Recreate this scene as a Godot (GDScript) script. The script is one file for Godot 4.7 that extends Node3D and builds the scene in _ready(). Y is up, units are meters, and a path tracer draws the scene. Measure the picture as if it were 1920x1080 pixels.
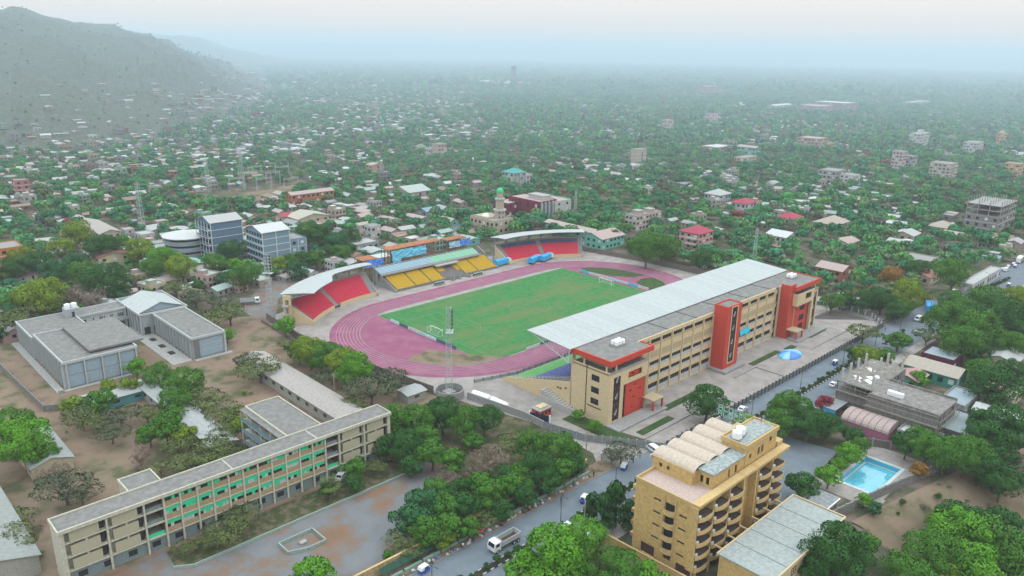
extends Node3D
# ---------------------------------------------------------------- camera numbers (solved from the photograph)
const CP := Vector3(-231.676, 107.885, 227.62)
const CROT := Vector3(-0.29738, -0.77023, 0.01658)
const FPX := 1456.65
const AL := 0.80
const AG := 0.64
var CB: Basis = Basis.from_euler(CROT)
var rng := RandomNumberGenerator.new()
var mats := {}
var texs := {}
var counts := {}
var UB: ArrayMesh
var UC: ArrayMesh
var UC6: ArrayMesh

func G(px: float, py: float, h := 0.0) -> Vector3:
	var d: Vector3 = CB * Vector3((px - 960.0) / FPX, -(py - 540.0) / FPX, -1.0)
	return CP + d * ((h - CP.y) / d.y)

func rnd(a: float, b: float) -> float:
	return rng.randf_range(a, b)

# ---------------------------------------------------------------- mesh building
class MB:
	var v := PackedVector3Array()
	var n := PackedVector3Array()
	var c := PackedColorArray()
	var uv := PackedVector2Array()
	var col := Color(1, 1, 1)
	var use_c := false
	var use_uv := false
	func tri(p: Vector3, q: Vector3, r: Vector3) -> void:
		var m := (q - p).cross(r - p).normalized()
		v.append(p); v.append(r); v.append(q)
		n.append(m); n.append(m); n.append(m)
		if use_c:
			c.append(col); c.append(col); c.append(col)
	func quad(p: Vector3, q: Vector3, r: Vector3, s: Vector3) -> void:
		tri(p, q, r); tri(p, r, s)
	func box(o: Vector3, s: Vector3, b := Basis()) -> void:
		var h := s * 0.5
		var k: Array[Vector3] = []
		for i in 8:
			k.append(o + b * Vector3(h.x if i & 1 else -h.x, h.y if i & 2 else -h.y, h.z if i & 4 else -h.z))
		quad(k[4], k[5], k[7], k[6]); quad(k[1], k[0], k[2], k[3])
		quad(k[5], k[1], k[3], k[7]); quad(k[0], k[4], k[6], k[2])
		quad(k[6], k[7], k[3], k[2]); quad(k[0], k[1], k[5], k[4])
	func bar(p: Vector3, q: Vector3, w: float, w2 := -1.0) -> void:
		var d := q - p
		var z := d.normalized()
		var x := (Vector3.UP if absf(z.y) < 0.95 else Vector3.RIGHT).cross(z).normalized()
		box((p + q) * 0.5, Vector3(w, w if w2 < 0 else w2, d.length()), Basis(x, z.cross(x), z))
	func tube(p: Vector3, q: Vector3, r0: float, r1: float, sides := 6, cap := true) -> void:
		var z := (q - p).normalized()
		var x := (Vector3.UP if absf(z.y) < 0.95 else Vector3.RIGHT).cross(z).normalized()
		var y := z.cross(x)
		for i in sides:
			var a := TAU * i / sides
			var e := TAU * (i + 1) / sides
			var da := x * cos(a) + y * sin(a)
			var db := x * cos(e) + y * sin(e)
			quad(p + da * r0, p + db * r0, q + db * r1, q + da * r1)
			if cap:
				tri(q, q + da * r1, q + db * r1)
				tri(p, p + db * r0, p + da * r0)
	func prism(pts: PackedVector2Array, y0: float, y1: float) -> void:
		# pts: x,z ; any winding
		var a := 0.0
		for i in pts.size():
			var p := pts[i]
			var q := pts[(i + 1) % pts.size()]
			a += p.x * q.y - q.x * p.y
		var ps := pts
		if a > 0:
			ps = pts.duplicate(); ps.reverse()
		for i in ps.size():
			var p := ps[i]
			var q := ps[(i + 1) % ps.size()]
			quad(Vector3(p.x, y0, p.y), Vector3(q.x, y0, q.y), Vector3(q.x, y1, q.y), Vector3(p.x, y1, p.y))
		var ix := Geometry2D.triangulate_polygon(ps)
		for i in range(0, ix.size(), 3):
			up_tri(Vector3(ps[ix[i]].x, y1, ps[ix[i]].y), Vector3(ps[ix[i + 1]].x, y1, ps[ix[i + 1]].y), Vector3(ps[ix[i + 2]].x, y1, ps[ix[i + 2]].y))
	func up_tri(p: Vector3, q: Vector3, r: Vector3) -> void:
		if (q - p).cross(r - p).y >= 0: tri(p, q, r)
		else: tri(p, r, q)
	func profile(pts: PackedVector2Array, z0: float, z1: float, b := Basis(), o := Vector3.ZERO) -> void:
		# pts: x,y counter-clockwise, extruded along z
		for i in pts.size():
			var p := pts[i]
			var q := pts[(i + 1) % pts.size()]
			quad(o + b * Vector3(p.x, p.y, z1), o + b * Vector3(p.x, p.y, z0), o + b * Vector3(q.x, q.y, z0), o + b * Vector3(q.x, q.y, z1))
		var ix := Geometry2D.triangulate_polygon(pts)
		for i in range(0, ix.size(), 3):
			var a := pts[ix[i]]
			var e := pts[ix[i + 1]]
			var f := pts[ix[i + 2]]
			if (e - a).cross(f - a) < 0:
				var t := e; e = f; f = t
			tri(o + b * Vector3(a.x, a.y, z1), o + b * Vector3(e.x, e.y, z1), o + b * Vector3(f.x, f.y, z1))
			tri(o + b * Vector3(a.x, a.y, z0), o + b * Vector3(f.x, f.y, z0), o + b * Vector3(e.x, e.y, z0))
	func mesh() -> ArrayMesh:
		var a := []
		a.resize(Mesh.ARRAY_MAX)
		a[Mesh.ARRAY_VERTEX] = v
		a[Mesh.ARRAY_NORMAL] = n
		if use_c: a[Mesh.ARRAY_COLOR] = c
		if use_uv: a[Mesh.ARRAY_TEX_UV] = uv
		var m := ArrayMesh.new()
		m.add_surface_from_arrays(Mesh.PRIMITIVE_TRIANGLES, a)
		return m

# ---------------------------------------------------------------- nodes
func numbered(s: String) -> String:
	counts[s] = counts.get(s, 0) + 1
	return s if counts[s] == 1 else "%s_%03d" % [s, counts[s] - 1]

func thing(called: String, label: String, category: String, at := Vector3.ZERO, turn := 0.0, group := "") -> Node3D:
	var o := Node3D.new()
	o.name = numbered(called)
	add_child(o)
	o.position = at
	o.rotation.y = turn
	o.set_meta("label", label); o.set_meta("category", category)
	if group != "": o.set_meta("group", group)
	return o

func part(parent: Node, called: String, m: Mesh, mt: Material, at := Vector3.ZERO, turn := 0.0) -> MeshInstance3D:
	var o := MeshInstance3D.new()
	o.mesh = m
	o.material_override = mt
	o.position = at
	o.rotation.y = turn
	o.cast_shadow = GeometryInstance3D.SHADOW_CASTING_SETTING_ON
	if parent == self:
		o.name = numbered(called)
		add_child(o)
	else:
		o.name = called
		parent.add_child(o, true)
	return o

func bx(parent: Node, called: String, mt: Material, x: float, y: float, z: float, sx: float, sy: float, sz: float, turn := 0.0) -> MeshInstance3D:
	# a box by its bottom centre and size
	var o := part(parent, called, UB, mt, Vector3(x, y + sy * 0.5, z), turn)
	o.scale = Vector3(sx, sy, sz)
	return o

func bb(parent: Node, called: String, mt: Material, x0: float, x1: float, y0: float, y1: float, z0: float, z1: float) -> MeshInstance3D:
	return bx(parent, called, mt, (x0 + x1) * 0.5, y0, (z0 + z1) * 0.5, x1 - x0, y1 - y0, z1 - z0)

func cy(parent: Node, called: String, mt: Material, x: float, y: float, z: float, r: float, h: float, m: Mesh = null) -> MeshInstance3D:
	var o := part(parent, called, UC if m == null else m, mt, Vector3(x, y, z))
	o.scale = Vector3(r, h, r)
	return o

func sheet(called: String, mt: Material, pts: Array, y: float, parent: Node = self) -> MeshInstance3D:
	var ps := PackedVector2Array()
	for p in pts: ps.append(Vector2(p[0], p[1]))
	var b := MB.new()
	var ix := Geometry2D.triangulate_polygon(ps)
	for i in range(0, ix.size(), 3):
		b.up_tri(Vector3(ps[ix[i]].x, y, ps[ix[i]].y), Vector3(ps[ix[i + 1]].x, y, ps[ix[i + 1]].y), Vector3(ps[ix[i + 2]].x, y, ps[ix[i + 2]].y))
	var o := part(parent, called, b.mesh(), mt)
	if parent == self: o.set_meta("kind", "structure")
	return o

func pxs(pts: Array, h := 0.0) -> Array:
	var r := []
	for p in pts:
		var q := G(p[0], p[1], h)
		r.append([q.x, q.z])
	return r

func dup(o: Node3D, at: Vector3, turn: float, label := "", group := "") -> Node3D:
	var base: String = o.name
	var k := base.rfind("_")
	if k > 0 and base.substr(k + 1).is_valid_int(): base = base.substr(0, k)
	var r: Node3D = o.duplicate()
	r.name = numbered(base)
	add_child(r)
	r.position = at
	r.rotation.y = turn
	if label != "": r.set_meta("label", label)
	if group != "": r.set_meta("group", group)
	return r

# ---------------------------------------------------------------- materials
func noise_tex(key: String, sd: int, freq: float, oct: int, lo: float, hi: float, gam := 1.0, size := 512, kind := FastNoiseLite.TYPE_SIMPLEX_SMOOTH) -> ImageTexture:
	if texs.has(key): return texs[key]
	var f := FastNoiseLite.new()
	f.seed = sd; f.frequency = freq; f.noise_type = kind
	f.fractal_type = FastNoiseLite.FRACTAL_FBM; f.fractal_octaves = oct; f.fractal_gain = 0.55
	var im := f.get_seamless_image(size, size)
	im.convert(Image.FORMAT_L8)
	var d := im.get_data()
	var lut := PackedByteArray()
	for i in 256:
		lut.append(int(clampf(lo + (hi - lo) * pow(i / 255.0, gam), 0, 1) * 255))
	for i in d.size(): d[i] = lut[d[i]]
	im = Image.create_from_data(size, size, false, Image.FORMAT_L8, d)
	im.convert(Image.FORMAT_RGB8)
	texs[key] = ImageTexture.create_from_image(im)
	return texs[key]

func ramp_tex(key: String, sd: int, freq: float, oct: int, cols: Array, size := 1024, gain := 0.6) -> ImageTexture:
	# cols: [[position, linear colour], ...]
	if texs.has(key): return texs[key]
	var f := FastNoiseLite.new()
	f.seed = sd; f.frequency = freq; f.noise_type = FastNoiseLite.TYPE_SIMPLEX_SMOOTH
	f.fractal_type = FastNoiseLite.FRACTAL_FBM; f.fractal_octaves = oct; f.fractal_gain = gain
	var im := f.get_seamless_image(size, size)
	im.convert(Image.FORMAT_L8)
	var d := im.get_data()
	var g := Gradient.new()
	var off := PackedFloat32Array()
	var cc := PackedColorArray()
	for c in cols:
		off.append(c[0]); cc.append(Color(c[1] * AG, c[2] * AG, c[3] * AG).linear_to_srgb())
	g.offsets = off; g.colors = cc
	var lut := PackedInt32Array()
	for i in 256:
		var q := g.sample(i / 255.0)
		lut.append(q.r8); lut.append(q.g8); lut.append(q.b8)
	var e := PackedByteArray()
	e.resize(d.size() * 3)
	for i in d.size():
		var k := d[i] * 3
		e[i * 3] = lut[k]; e[i * 3 + 1] = lut[k + 1]; e[i * 3 + 2] = lut[k + 2]
	texs[key] = ImageTexture.create_from_image(Image.create_from_data(size, size, false, Image.FORMAT_RGB8, e))
	return texs[key]

func M(key: String, r := 0.5, g := 0.5, b := 0.5, rough := 0.9, tex := "soft", scale := 0.08, metal := 0.0) -> StandardMaterial3D:
	if mats.has(key): return mats[key]
	var m := StandardMaterial3D.new()
	m.resource_name = key
	m.albedo_color = Color(r * AL, g * AL, b * AL).linear_to_srgb()
	m.roughness = rough
	m.metallic = metal
	m.metallic_specular = 0.35
	if tex != "":
		m.albedo_texture = texs[tex]
		m.uv1_triplanar = true; m.uv1_world_triplanar = true
		m.uv1_scale = Vector3.ONE * scale
	mats[key] = m
	return m

func ground_mat(key: String, tex: String, metres: float) -> StandardMaterial3D:
	if mats.has(key): return mats[key]
	var m := StandardMaterial3D.new()
	m.resource_name = key
	m.albedo_texture = texs[tex]
	m.roughness = 0.95
	m.metallic_specular = 0.2
	m.uv1_triplanar = true; m.uv1_world_triplanar = true
	m.uv1_scale = Vector3.ONE / metres
	mats[key] = m
	return m

func leafm(key: String, r: float, g: float, b: float) -> StandardMaterial3D:
	if mats.has(key): return mats[key]
	var m := StandardMaterial3D.new()
	m.resource_name = key
	m.albedo_color = Color(r, g, b).linear_to_srgb()
	m.vertex_color_use_as_albedo = true
	m.roughness = 0.75
	m.metallic_specular = 0.25
	m.backlight_enabled = true
	m.backlight = Color(0.25, 0.3, 0.12)
	m.cull_mode = BaseMaterial3D.CULL_DISABLED
	mats[key] = m
	return m

func make_textures() -> void:
	noise_tex("soft", 3, 0.03, 5, 0.91, 1.0)
	noise_tex("stain", 5, 0.016, 6, 0.66, 1.0, 0.8)
	noise_tex("worn", 9, 0.03, 6, 0.80, 1.0, 0.7)
	ramp_tex("earth", 11, 0.008, 7, [[0.0, 0.20, 0.135, 0.10], [0.36, 0.30, 0.215, 0.16], [0.56, 0.24, 0.19, 0.13], [0.72, 0.14, 0.135, 0.075], [1.0, 0.08, 0.10, 0.045]])
	ramp_tex("town", 12, 0.012, 7, [[0.0, 0.06, 0.085, 0.04], [0.45, 0.10, 0.11, 0.065], [0.62, 0.17, 0.14, 0.11], [1.0, 0.27, 0.22, 0.185]])
	ramp_tex("asphalt", 13, 0.01, 7, [[0.0, 0.17, 0.205, 0.24], [0.5, 0.20, 0.24, 0.28], [1.0, 0.25, 0.28, 0.31]])
	ramp_tex("yard", 14, 0.006, 7, [[0.0, 0.25, 0.26, 0.28], [0.42, 0.22, 0.225, 0.24], [0.55, 0.24, 0.19, 0.16], [0.75, 0.27, 0.16, 0.11], [1.0, 0.22, 0.15, 0.10]])
	ramp_tex("paving", 15, 0.012, 6, [[0.0, 0.30, 0.27, 0.25], [0.5, 0.40, 0.36, 0.34], [1.0, 0.48, 0.44, 0.42]])
	ramp_tex("scrub", 16, 0.01, 7, [[0.0, 0.05, 0.075, 0.025], [0.45, 0.09, 0.105, 0.05], [0.65, 0.17, 0.14, 0.09], [1.0, 0.25, 0.18, 0.13]])
	ramp_tex("lawn", 17, 0.012, 7, [[0.0, 0.035, 0.08, 0.022], [0.5, 0.06, 0.11, 0.035], [1.0, 0.12, 0.13, 0.06]])
	ramp_tex("track", 18, 0.01, 6, [[0.0, 0.29, 0.095, 0.175], [0.5, 0.335, 0.12, 0.20], [1.0, 0.39, 0.17, 0.23]])
	ramp_tex("roofslab", 19, 0.012, 6, [[0.0, 0.20, 0.195, 0.19], [0.45, 0.25, 0.245, 0.24], [0.75, 0.30, 0.29, 0.28], [1.0, 0.36, 0.35, 0.34]])
	ramp_tex("hill", 20, 0.025, 7, [[0.0, 0.04, 0.075, 0.045], [0.42, 0.085, 0.115, 0.08], [0.6, 0.15, 0.15, 0.12], [1.0, 0.27, 0.23, 0.19]], 1024, 0.65)
	ramp_tex("far", 21, 0.03, 6, [[0.0, 0.05, 0.085, 0.05], [0.5, 0.07, 0.105, 0.06], [0.7, 0.13, 0.13, 0.09], [1.0, 0.35, 0.34, 0.32]], 1024, 0.7)

# ---------------------------------------------------------------- terrain
func sstep(a: float, b: float, x: float) -> float:
	var t := clampf((x - a) / (b - a), 0, 1)
	return t * t * (3 - 2 * t)

func gully_line(x: float) -> float:
	if x < -59: return 176.0
	if x < -11: return lerpf(167.5, 177.5, (x + 59) / 48.0)
	return lerpf(177.5, 240.0, (x + 11) / 200.0)

func ground_h(x: float, z: float) -> float:
	# the dry gully south of the pool wall
	if x < -140 or x > 260 or z < 160: return 0.0
	return -9.0 * sstep(0.0, 20.0, z - gully_line(x) - 1.0)

func grid_axis(a: float, b: float, st: float, far: float) -> PackedFloat32Array:
	var r := PackedFloat32Array()
	var k := PackedFloat32Array()
	var x := st
	while x < far:
		k.append(x)
		x *= 1.5
	k.append(far)
	for i in range(k.size() - 1, -1, -1): r.append(a - k[i])
	x = a
	while x <= b + 0.01:
		r.append(x)
		x += st
	for i in k: r.append(b + i)
	return r

func build_ground() -> void:
	var xs := grid_axis(-280, 280, 8.0, 16000)
	var zs := grid_axis(-200, 260, 6.0, 16000)
	zs.append(168.5)
	zs.sort()
	var b := MB.new()
	for i in xs.size() - 1:
		for j in zs.size() - 1:
			if xs[i] >= -48.1 and xs[i + 1] <= -15.9 and zs[j] >= 153.9 and zs[j + 1] <= 168.6: continue   # the pool basin
			var p := Vector3(xs[i], ground_h(xs[i], zs[j]), zs[j])
			var q := Vector3(xs[i], ground_h(xs[i], zs[j + 1]), zs[j + 1])
			var r := Vector3(xs[i + 1], ground_h(xs[i + 1], zs[j + 1]), zs[j + 1])
			var s := Vector3(xs[i + 1], ground_h(xs[i + 1], zs[j]), zs[j])
			b.quad(p, q, r, s)
	part(self, "ground", b.mesh(), ground_mat("town ground", "town", 140.0)).set_meta("kind", "structure")

func ridge(called: String, mt: Material, pts: Array, depth: float, sd: int, rough: float) -> void:
	# pts: [pixel x, pixel y of the crest, distance in metres]; a ridge of that crest, with long slopes to both sides
	var f := FastNoiseLite.new()
	f.seed = sd; f.frequency = 0.004; f.fractal_octaves = 5
	var b := MB.new()
	var rows := []
	var nr := 48
	for i in pts.size():
		for s in (10 if i < pts.size() - 1 else 1):
			var t: float = s / 10.0
			var a = pts[i]
			var c = pts[mini(i + 1, pts.size() - 1)]
			var px: float = lerpf(a[0], c[0], t)
			var py: float = lerpf(a[1], c[1], t)
			var dist: float = lerpf(a[2], c[2], t)
			var d: Vector3 = CB * Vector3((px - 960.0) / FPX, -(py - 540.0) / FPX, -1.0)
			var flat := Vector3(d.x, 0, d.z)
			var hd := flat.length()
			var crest: float = CP.y + d.y / hd * dist
			var dir := flat / hd
			var row := PackedVector3Array()
			for k in nr + 1:
				var u := float(k) / nr * 2.0 - 1.0
				var r2 := dist + u * depth * (1.0 if u < 0 else 1.6)
				var hh := crest * pow(maxf(0.0, cos(u * PI * 0.5)), 1.35)
				var P := Vector3(CP.x, 0, CP.z) + dir * r2
				hh += f.get_noise_2d(P.x, P.z) * rough * clampf(hh / 60.0, 0, 1) * (1.0 if absf(u) > 0.02 else 0.3)
				P.y = maxf(hh, -2.0) - 1.0
				row.append(P)
			rows.append(row)
	for i in rows.size() - 1:
		for k in nr:
			b.quad(rows[i][k], rows[i + 1][k], rows[i + 1][k + 1], rows[i][k + 1])
	part(self, called, b.mesh(), mt).set_meta("kind", "structure")

# ---------------------------------------------------------------- oval shapes
func oval(cx: float, r: float, n := 40) -> Array:
	# closed outline of a running track: straights z=+-r between x=-cx..cx
	var o := []
	for i in n + 1:
		var a := PI * 0.5 + PI * i / n
		o.append([-cx + cos(a) * r, sin(a) * r])
	for i in n + 1:
		var a := -PI * 0.5 + PI * i / n
		o.append([cx + cos(a) * r, sin(a) * r])
	return o

func ring(called: String, mt: Material, a: Array, c: Array, y: float, parent: Node = self) -> MeshInstance3D:
	var b := MB.new()
	for i in a.size():
		var j := (i + 1) % a.size()
		b.up_tri(Vector3(a[i][0], y, a[i][1]), Vector3(a[j][0], y, a[j][1]), Vector3(c[j][0], y, c[j][1]))
		b.up_tri(Vector3(a[i][0], y, a[i][1]), Vector3(c[j][0], y, c[j][1]), Vector3(c[i][0], y, c[i][1]))
	var o := part(parent, called, b.mesh(), mt)
	if parent == self: o.set_meta("kind", "structure")
	return o

func strip(b: MB, pts: Array, w: float, y: float) -> void:
	for i in pts.size() - 1:
		var p := Vector2(pts[i][0], pts[i][1])
		var q := Vector2(pts[i + 1][0], pts[i + 1][1])
		var k := (q - p).normalized().orthogonal() * w * 0.5
		b.up_tri(Vector3(p.x + k.x, y, p.y + k.y), Vector3(q.x + k.x, y, q.y + k.y), Vector3(q.x - k.x, y, q.y - k.y))
		b.up_tri(Vector3(p.x + k.x, y, p.y + k.y), Vector3(q.x - k.x, y, q.y - k.y), Vector3(p.x - k.x, y, p.y - k.y))

func circ(cx: float, cz: float, r: float, a0: float, a1: float, n := 20) -> Array:
	var o := []
	for i in n + 1:
		var a := lerpf(a0, a1, float(i) / n)
		o.append([cx + cos(a) * r, cz + sin(a) * r])
	return o

func pitch_texture() -> ImageTexture:
	# turf seen from above: dry worn patches in the middle, fresher growth along the edges and by the goals
	var f := FastNoiseLite.new()
	f.seed = 4; f.frequency = 0.011; f.fractal_octaves = 5; f.fractal_gain = 0.6
	var g := FastNoiseLite.new()
	g.seed = 8; g.frequency = 0.09; g.fractal_octaves = 3
	var w := 456
	var h := 276
	var im := Image.create(w, h, false, Image.FORMAT_RGB8)
	for y in h:
		for x in w:
			var u := absf(x / float(w) - 0.52) * 2.0
			var v := absf(y / float(h) - 0.55) * 2.0
			var dry := f.get_noise_2d(x * 0.55, y * 1.3) * 1.5 + 0.46 - u * u * 0.35 - v * v * 0.35 + g.get_noise_2d(x, y) * 0.25
			dry = clampf(dry, 0, 1)
			var fresh := Color(0.028, 0.135, 0.045).lerp(Color(0.05, 0.17, 0.05), clampf(g.get_noise_2d(x * 0.7 + 90, y) + 0.5, 0, 1))
			var c := fresh.lerp(Color(0.115, 0.14, 0.055), dry * 0.75)
			im.set_pixel(x, y, (c * 1.0).linear_to_srgb())
	return ImageTexture.create_from_image(im)

func build_stadium_ground() -> void:
	var tr := ground_mat("running track rubber", "track", 90.0)
	var apron := ground_mat("dusty concrete apron", "paving", 70.0)
	sheet("stadium_apron", apron, [[-94, -33], [-90, -62], [-40, -76], [45, -76], [98, -52], [102, 20], [98, 84], [-66, 90], [-77, 84], [-87, 44], [-94.5, 0]], 0.03)
	ring("running_track", tr, oval(44, 48.3), oval(44, 36.6), 0.07)
	# D areas behind the goals
	var dl := [[-56.8, -33.9], [-56.8, 33.9]]
	for p in circ(-44, 0, 36.4, PI * 0.5 + 0.36, PI * 1.5 - 0.36, 30): dl.append(p)
	sheet("rubber_apron_left", tr, dl, 0.06)
	var dr := [[57.2, 33.9], [57.2, -33.9]]
	for p in circ(44, 0, 36.4, -PI * 0.5 + 0.36, PI * 0.5 - 0.36, 30): dr.append(p)
	sheet("rubber_apron_right", tr, dr, 0.06)
	var lawn := ground_mat("coarse lawn", "lawn", 60.0)
	sheet("lawn_patch", lawn, [[64, -27], [69, -25], [76, -17], [79, -5], [79.5, 3], [72, 2], [65, -8], [62.5, -19]], 0.09)
	sheet("lawn_patch_lower", lawn, [[66, 8], [72, 6], [79, 8], [77, 16], [68, 26], [60, 29], [60.5, 20]], 0.09)
	var earth := ground_mat("red earth", "earth", 120.0)
	sheet("earth_patch", earth, [[-73, 12], [-69, 13], [-65, 10.5], [-62.5, 15], [-59, 20], [-57.2, 25], [-56.9, 33.5], [-58, 35.6], [-64, 33.5], [-70, 28.5], [-75, 20.5], [-76.5, 14]], 0.085)
	sheet("earth_verge", earth, [[-57.5, 24], [-50, 33.5], [-46, 36], [-56, 36.3], [-58, 33]], 0.11)
	# the kerb round the inside of the track and the lane lines
	var line := M("worn white line", 0.62, 0.5, 0.55, 0.9, "worn", 0.2)
	for k in 7:
		var r := 37.9 + k * 1.3
		ring("lane_line", line, oval(44, r + 0.06), oval(44, r - 0.06), 0.105)
	var kerb := M("track kerb", 0.33, 0.30, 0.30)
	ring("track_kerb", kerb, oval(44, 36.75), oval(44, 36.45), 0.16)
	# turf
	var b := MB.new()
	b.use_uv = true
	var x0 := -56.6; var x1 := 57.4; var z0 := -33.2; var z1 := 35.8
	for t in [[[x0, z0], [x0, z1], [x1, z1]], [[x0, z0], [x1, z1], [x1, z0]]]:
		b.up_tri(Vector3(t[0][0], 0.1, t[0][1]), Vector3(t[1][0], 0.1, t[1][1]), Vector3(t[2][0], 0.1, t[2][1]))
	for p in b.v: b.uv.append(Vector2((p.x - x0) / (x1 - x0), (p.z - z0) / (z1 - z0)))
	var m := StandardMaterial3D.new()
	m.resource_name = "pitch turf"
	m.albedo_texture = pitch_texture(); m.roughness = 0.95; m.metallic_specular = 0.2
	part(self, "football_pitch", b.mesh(), m).set_meta("kind", "structure")
	# markings
	var mk := MB.new()
	var L := 52.0
	var W := 32.1
	var lw := 0.22
	var y := 0.14
	strip(mk, [[-L, -W], [L, -W], [L, W], [-L, W], [-L, -W]], lw, y)
	strip(mk, [[0, -W], [0, W]], lw, y)
	strip(mk, circ(0, 0, 9.15, 0, TAU, 40), lw, y)
	for s in [-1.0, 1.0]:
		strip(mk, [[s * L, -20.2], [s * (L - 16.5), -20.2], [s * (L - 16.5), 20.2], [s * L, 20.2]], lw, y)
		strip(mk, [[s * L, -9.2], [s * (L - 5.5), -9.2], [s * (L - 5.5), 9.2], [s * L, 9.2]], lw, y)
		strip(mk, circ(s * (L - 11), 0, 9.15, (PI if s > 0 else 0.0) - 0.92, (PI if s > 0 else 0.0) + 0.92, 14), lw, y)
	part(self, "pitch_marking", mk.mesh(), M("faded pitch paint", 0.24, 0.33, 0.22, 0.9, "stain", 0.3)).set_meta("kind", "structure")
	# goals
	var white := M("white paint", 0.78, 0.8, 0.8, 0.5, "")
	var net := M("goal net cord", 0.55, 0.62, 0.58, 0.8, "")
	for s in [-1.0, 1.0]:
		var g := thing("football_goal", "white football goal in front of %s" % ["the advertising boards and pink rubber area" if s < 0 else "the boards on the side of the blue tarpaulined trucks"], "goal", Vector3(s * L, 0.14, 0), 0, "football goals")
		var fr := MB.new()
		fr.tube(Vector3(0, 0, -3.66), Vector3(0, 2.44, -3.66), 0.1, 0.1)
		fr.tube(Vector3(0, 0, 3.66), Vector3(0, 2.44, 3.66), 0.1, 0.1)
		fr.tube(Vector3(0, 2.44, -3.7), Vector3(0, 2.44, 3.7), 0.1, 0.1)
		part(g, "goal_frame", fr.mesh(), white)
		var bk := MB.new()
		for e in [-3.66, 3.66]:
			bk.tube(Vector3(0, 2.44, e), Vector3(s * 1.9, 2.0, e), 0.05, 0.05, 4)
			bk.tube(Vector3(s * 1.9, 0, e), Vector3(s * 1.9, 2.0, e), 0.05, 0.05, 4)
			bk.tube(Vector3(0, 0.05, e), Vector3(s * 1.9, 0.05, e), 0.05, 0.05, 4)
		bk.tube(Vector3(s * 1.9, 0.05, -3.66), Vector3(s * 1.9, 0.05, 3.66), 0.05, 0.05, 4)
		part(g, "back_stay", bk.mesh(), white)
		var nt := MB.new()
		for i in 13:
			var z := -3.66 + i * 0.61
			nt.bar(Vector3(s * 1.9, 0.05, z), Vector3(s * 1.9, 2.0, z), 0.025)
			nt.bar(Vector3(0, 2.44, z), Vector3(s * 1.9, 2.0, z), 0.025)
		for i in 4: nt.bar(Vector3(s * 1.9, 0.3 + i * 0.5, -3.66), Vector3(s * 1.9, 0.3 + i * 0.5, 3.66), 0.025)
		part(g, "net", nt.mesh(), net)
	# advertising boards, each one a thing that can be lifted away
	var cols := [[0.66, 0.88, 0.92, "pale blue"], [0.10, 0.16, 0.25, "navy and white"], [0.7, 0.72, 0.72, "white"], [0.50, 0.80, 0.85, "pale teal"], [0.10, 0.62, 0.85, "bright cyan"]]
	var rows := [[-57.4, -23.5, 18.5, [0, 1, 2, 3, 0, 1, 1], "behind the goal by the pink rubber area"], [59.3, -22.8, 20.4, [4, 2, 2, 3, 2, 4, 2], "behind the goal by the blue tarpaulined trucks"]]
	for r in rows:
		var n: int = r[3].size()
		var wd: float = (r[2] - r[1]) / n
		for i in n:
			var c = cols[r[3][i]]
			var t := thing("advertising_board", "low %s advertising board %s" % [c[3], r[4]], "board", Vector3(r[0], 0.1, r[1] + wd * (i + 0.5)), 0, "boards " + r[4])
			bx(t, "panel", M("board " + c[3], c[0], c[1], c[2], 0.6, "soft", 0.2), 0, 0.08, 0, 0.1, 1.25, wd - 0.12)
			for e in [-0.42, 0.42]: bx(t, "foot", M("steel", 0.3, 0.31, 0.32, 0.5, ""), 0, 0, wd * e, 0.7, 0.08, 0.08)
			for k in 3: bx(t, "print_band", M("board print " + c[3], c[0] * 0.35, c[1] * 0.45, c[2] * 0.6, 0.6, ""), -0.06 if r[0] < 0 else -0.06, 0.45 + 0.15 * (k % 2), (k - 1) * wd * 0.27, 0.02, 0.26, wd * 0.18)
	for i in 3:
		var t := thing("advertising_board", "white touchline advertising board below the big white stand roof", "board", Vector3(-34.2 + i * 7.6, 0.1, 36.1), 0, "touchline boards")
		bx(t, "panel", M("board white" if i != 1 else "board navy and white"), 0, 0.08, 0, 7.2, 1.0, 0.1)
		for e in [-3.0, 3.0]: bx(t, "foot", M("steel"), e, 0, 0, 0.08, 0.08, 0.7)

func prims() -> void:
	var b := MB.new()
	b.box(Vector3.ZERO, Vector3.ONE)
	UB = b.mesh()
	b = MB.new()
	b.tube(Vector3.ZERO, Vector3.UP, 1, 1, 16)
	UC = b.mesh()
	b = MB.new()
	b.tube(Vector3.ZERO, Vector3.UP, 1, 1, 6)
	UC6 = b.mesh()

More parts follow.
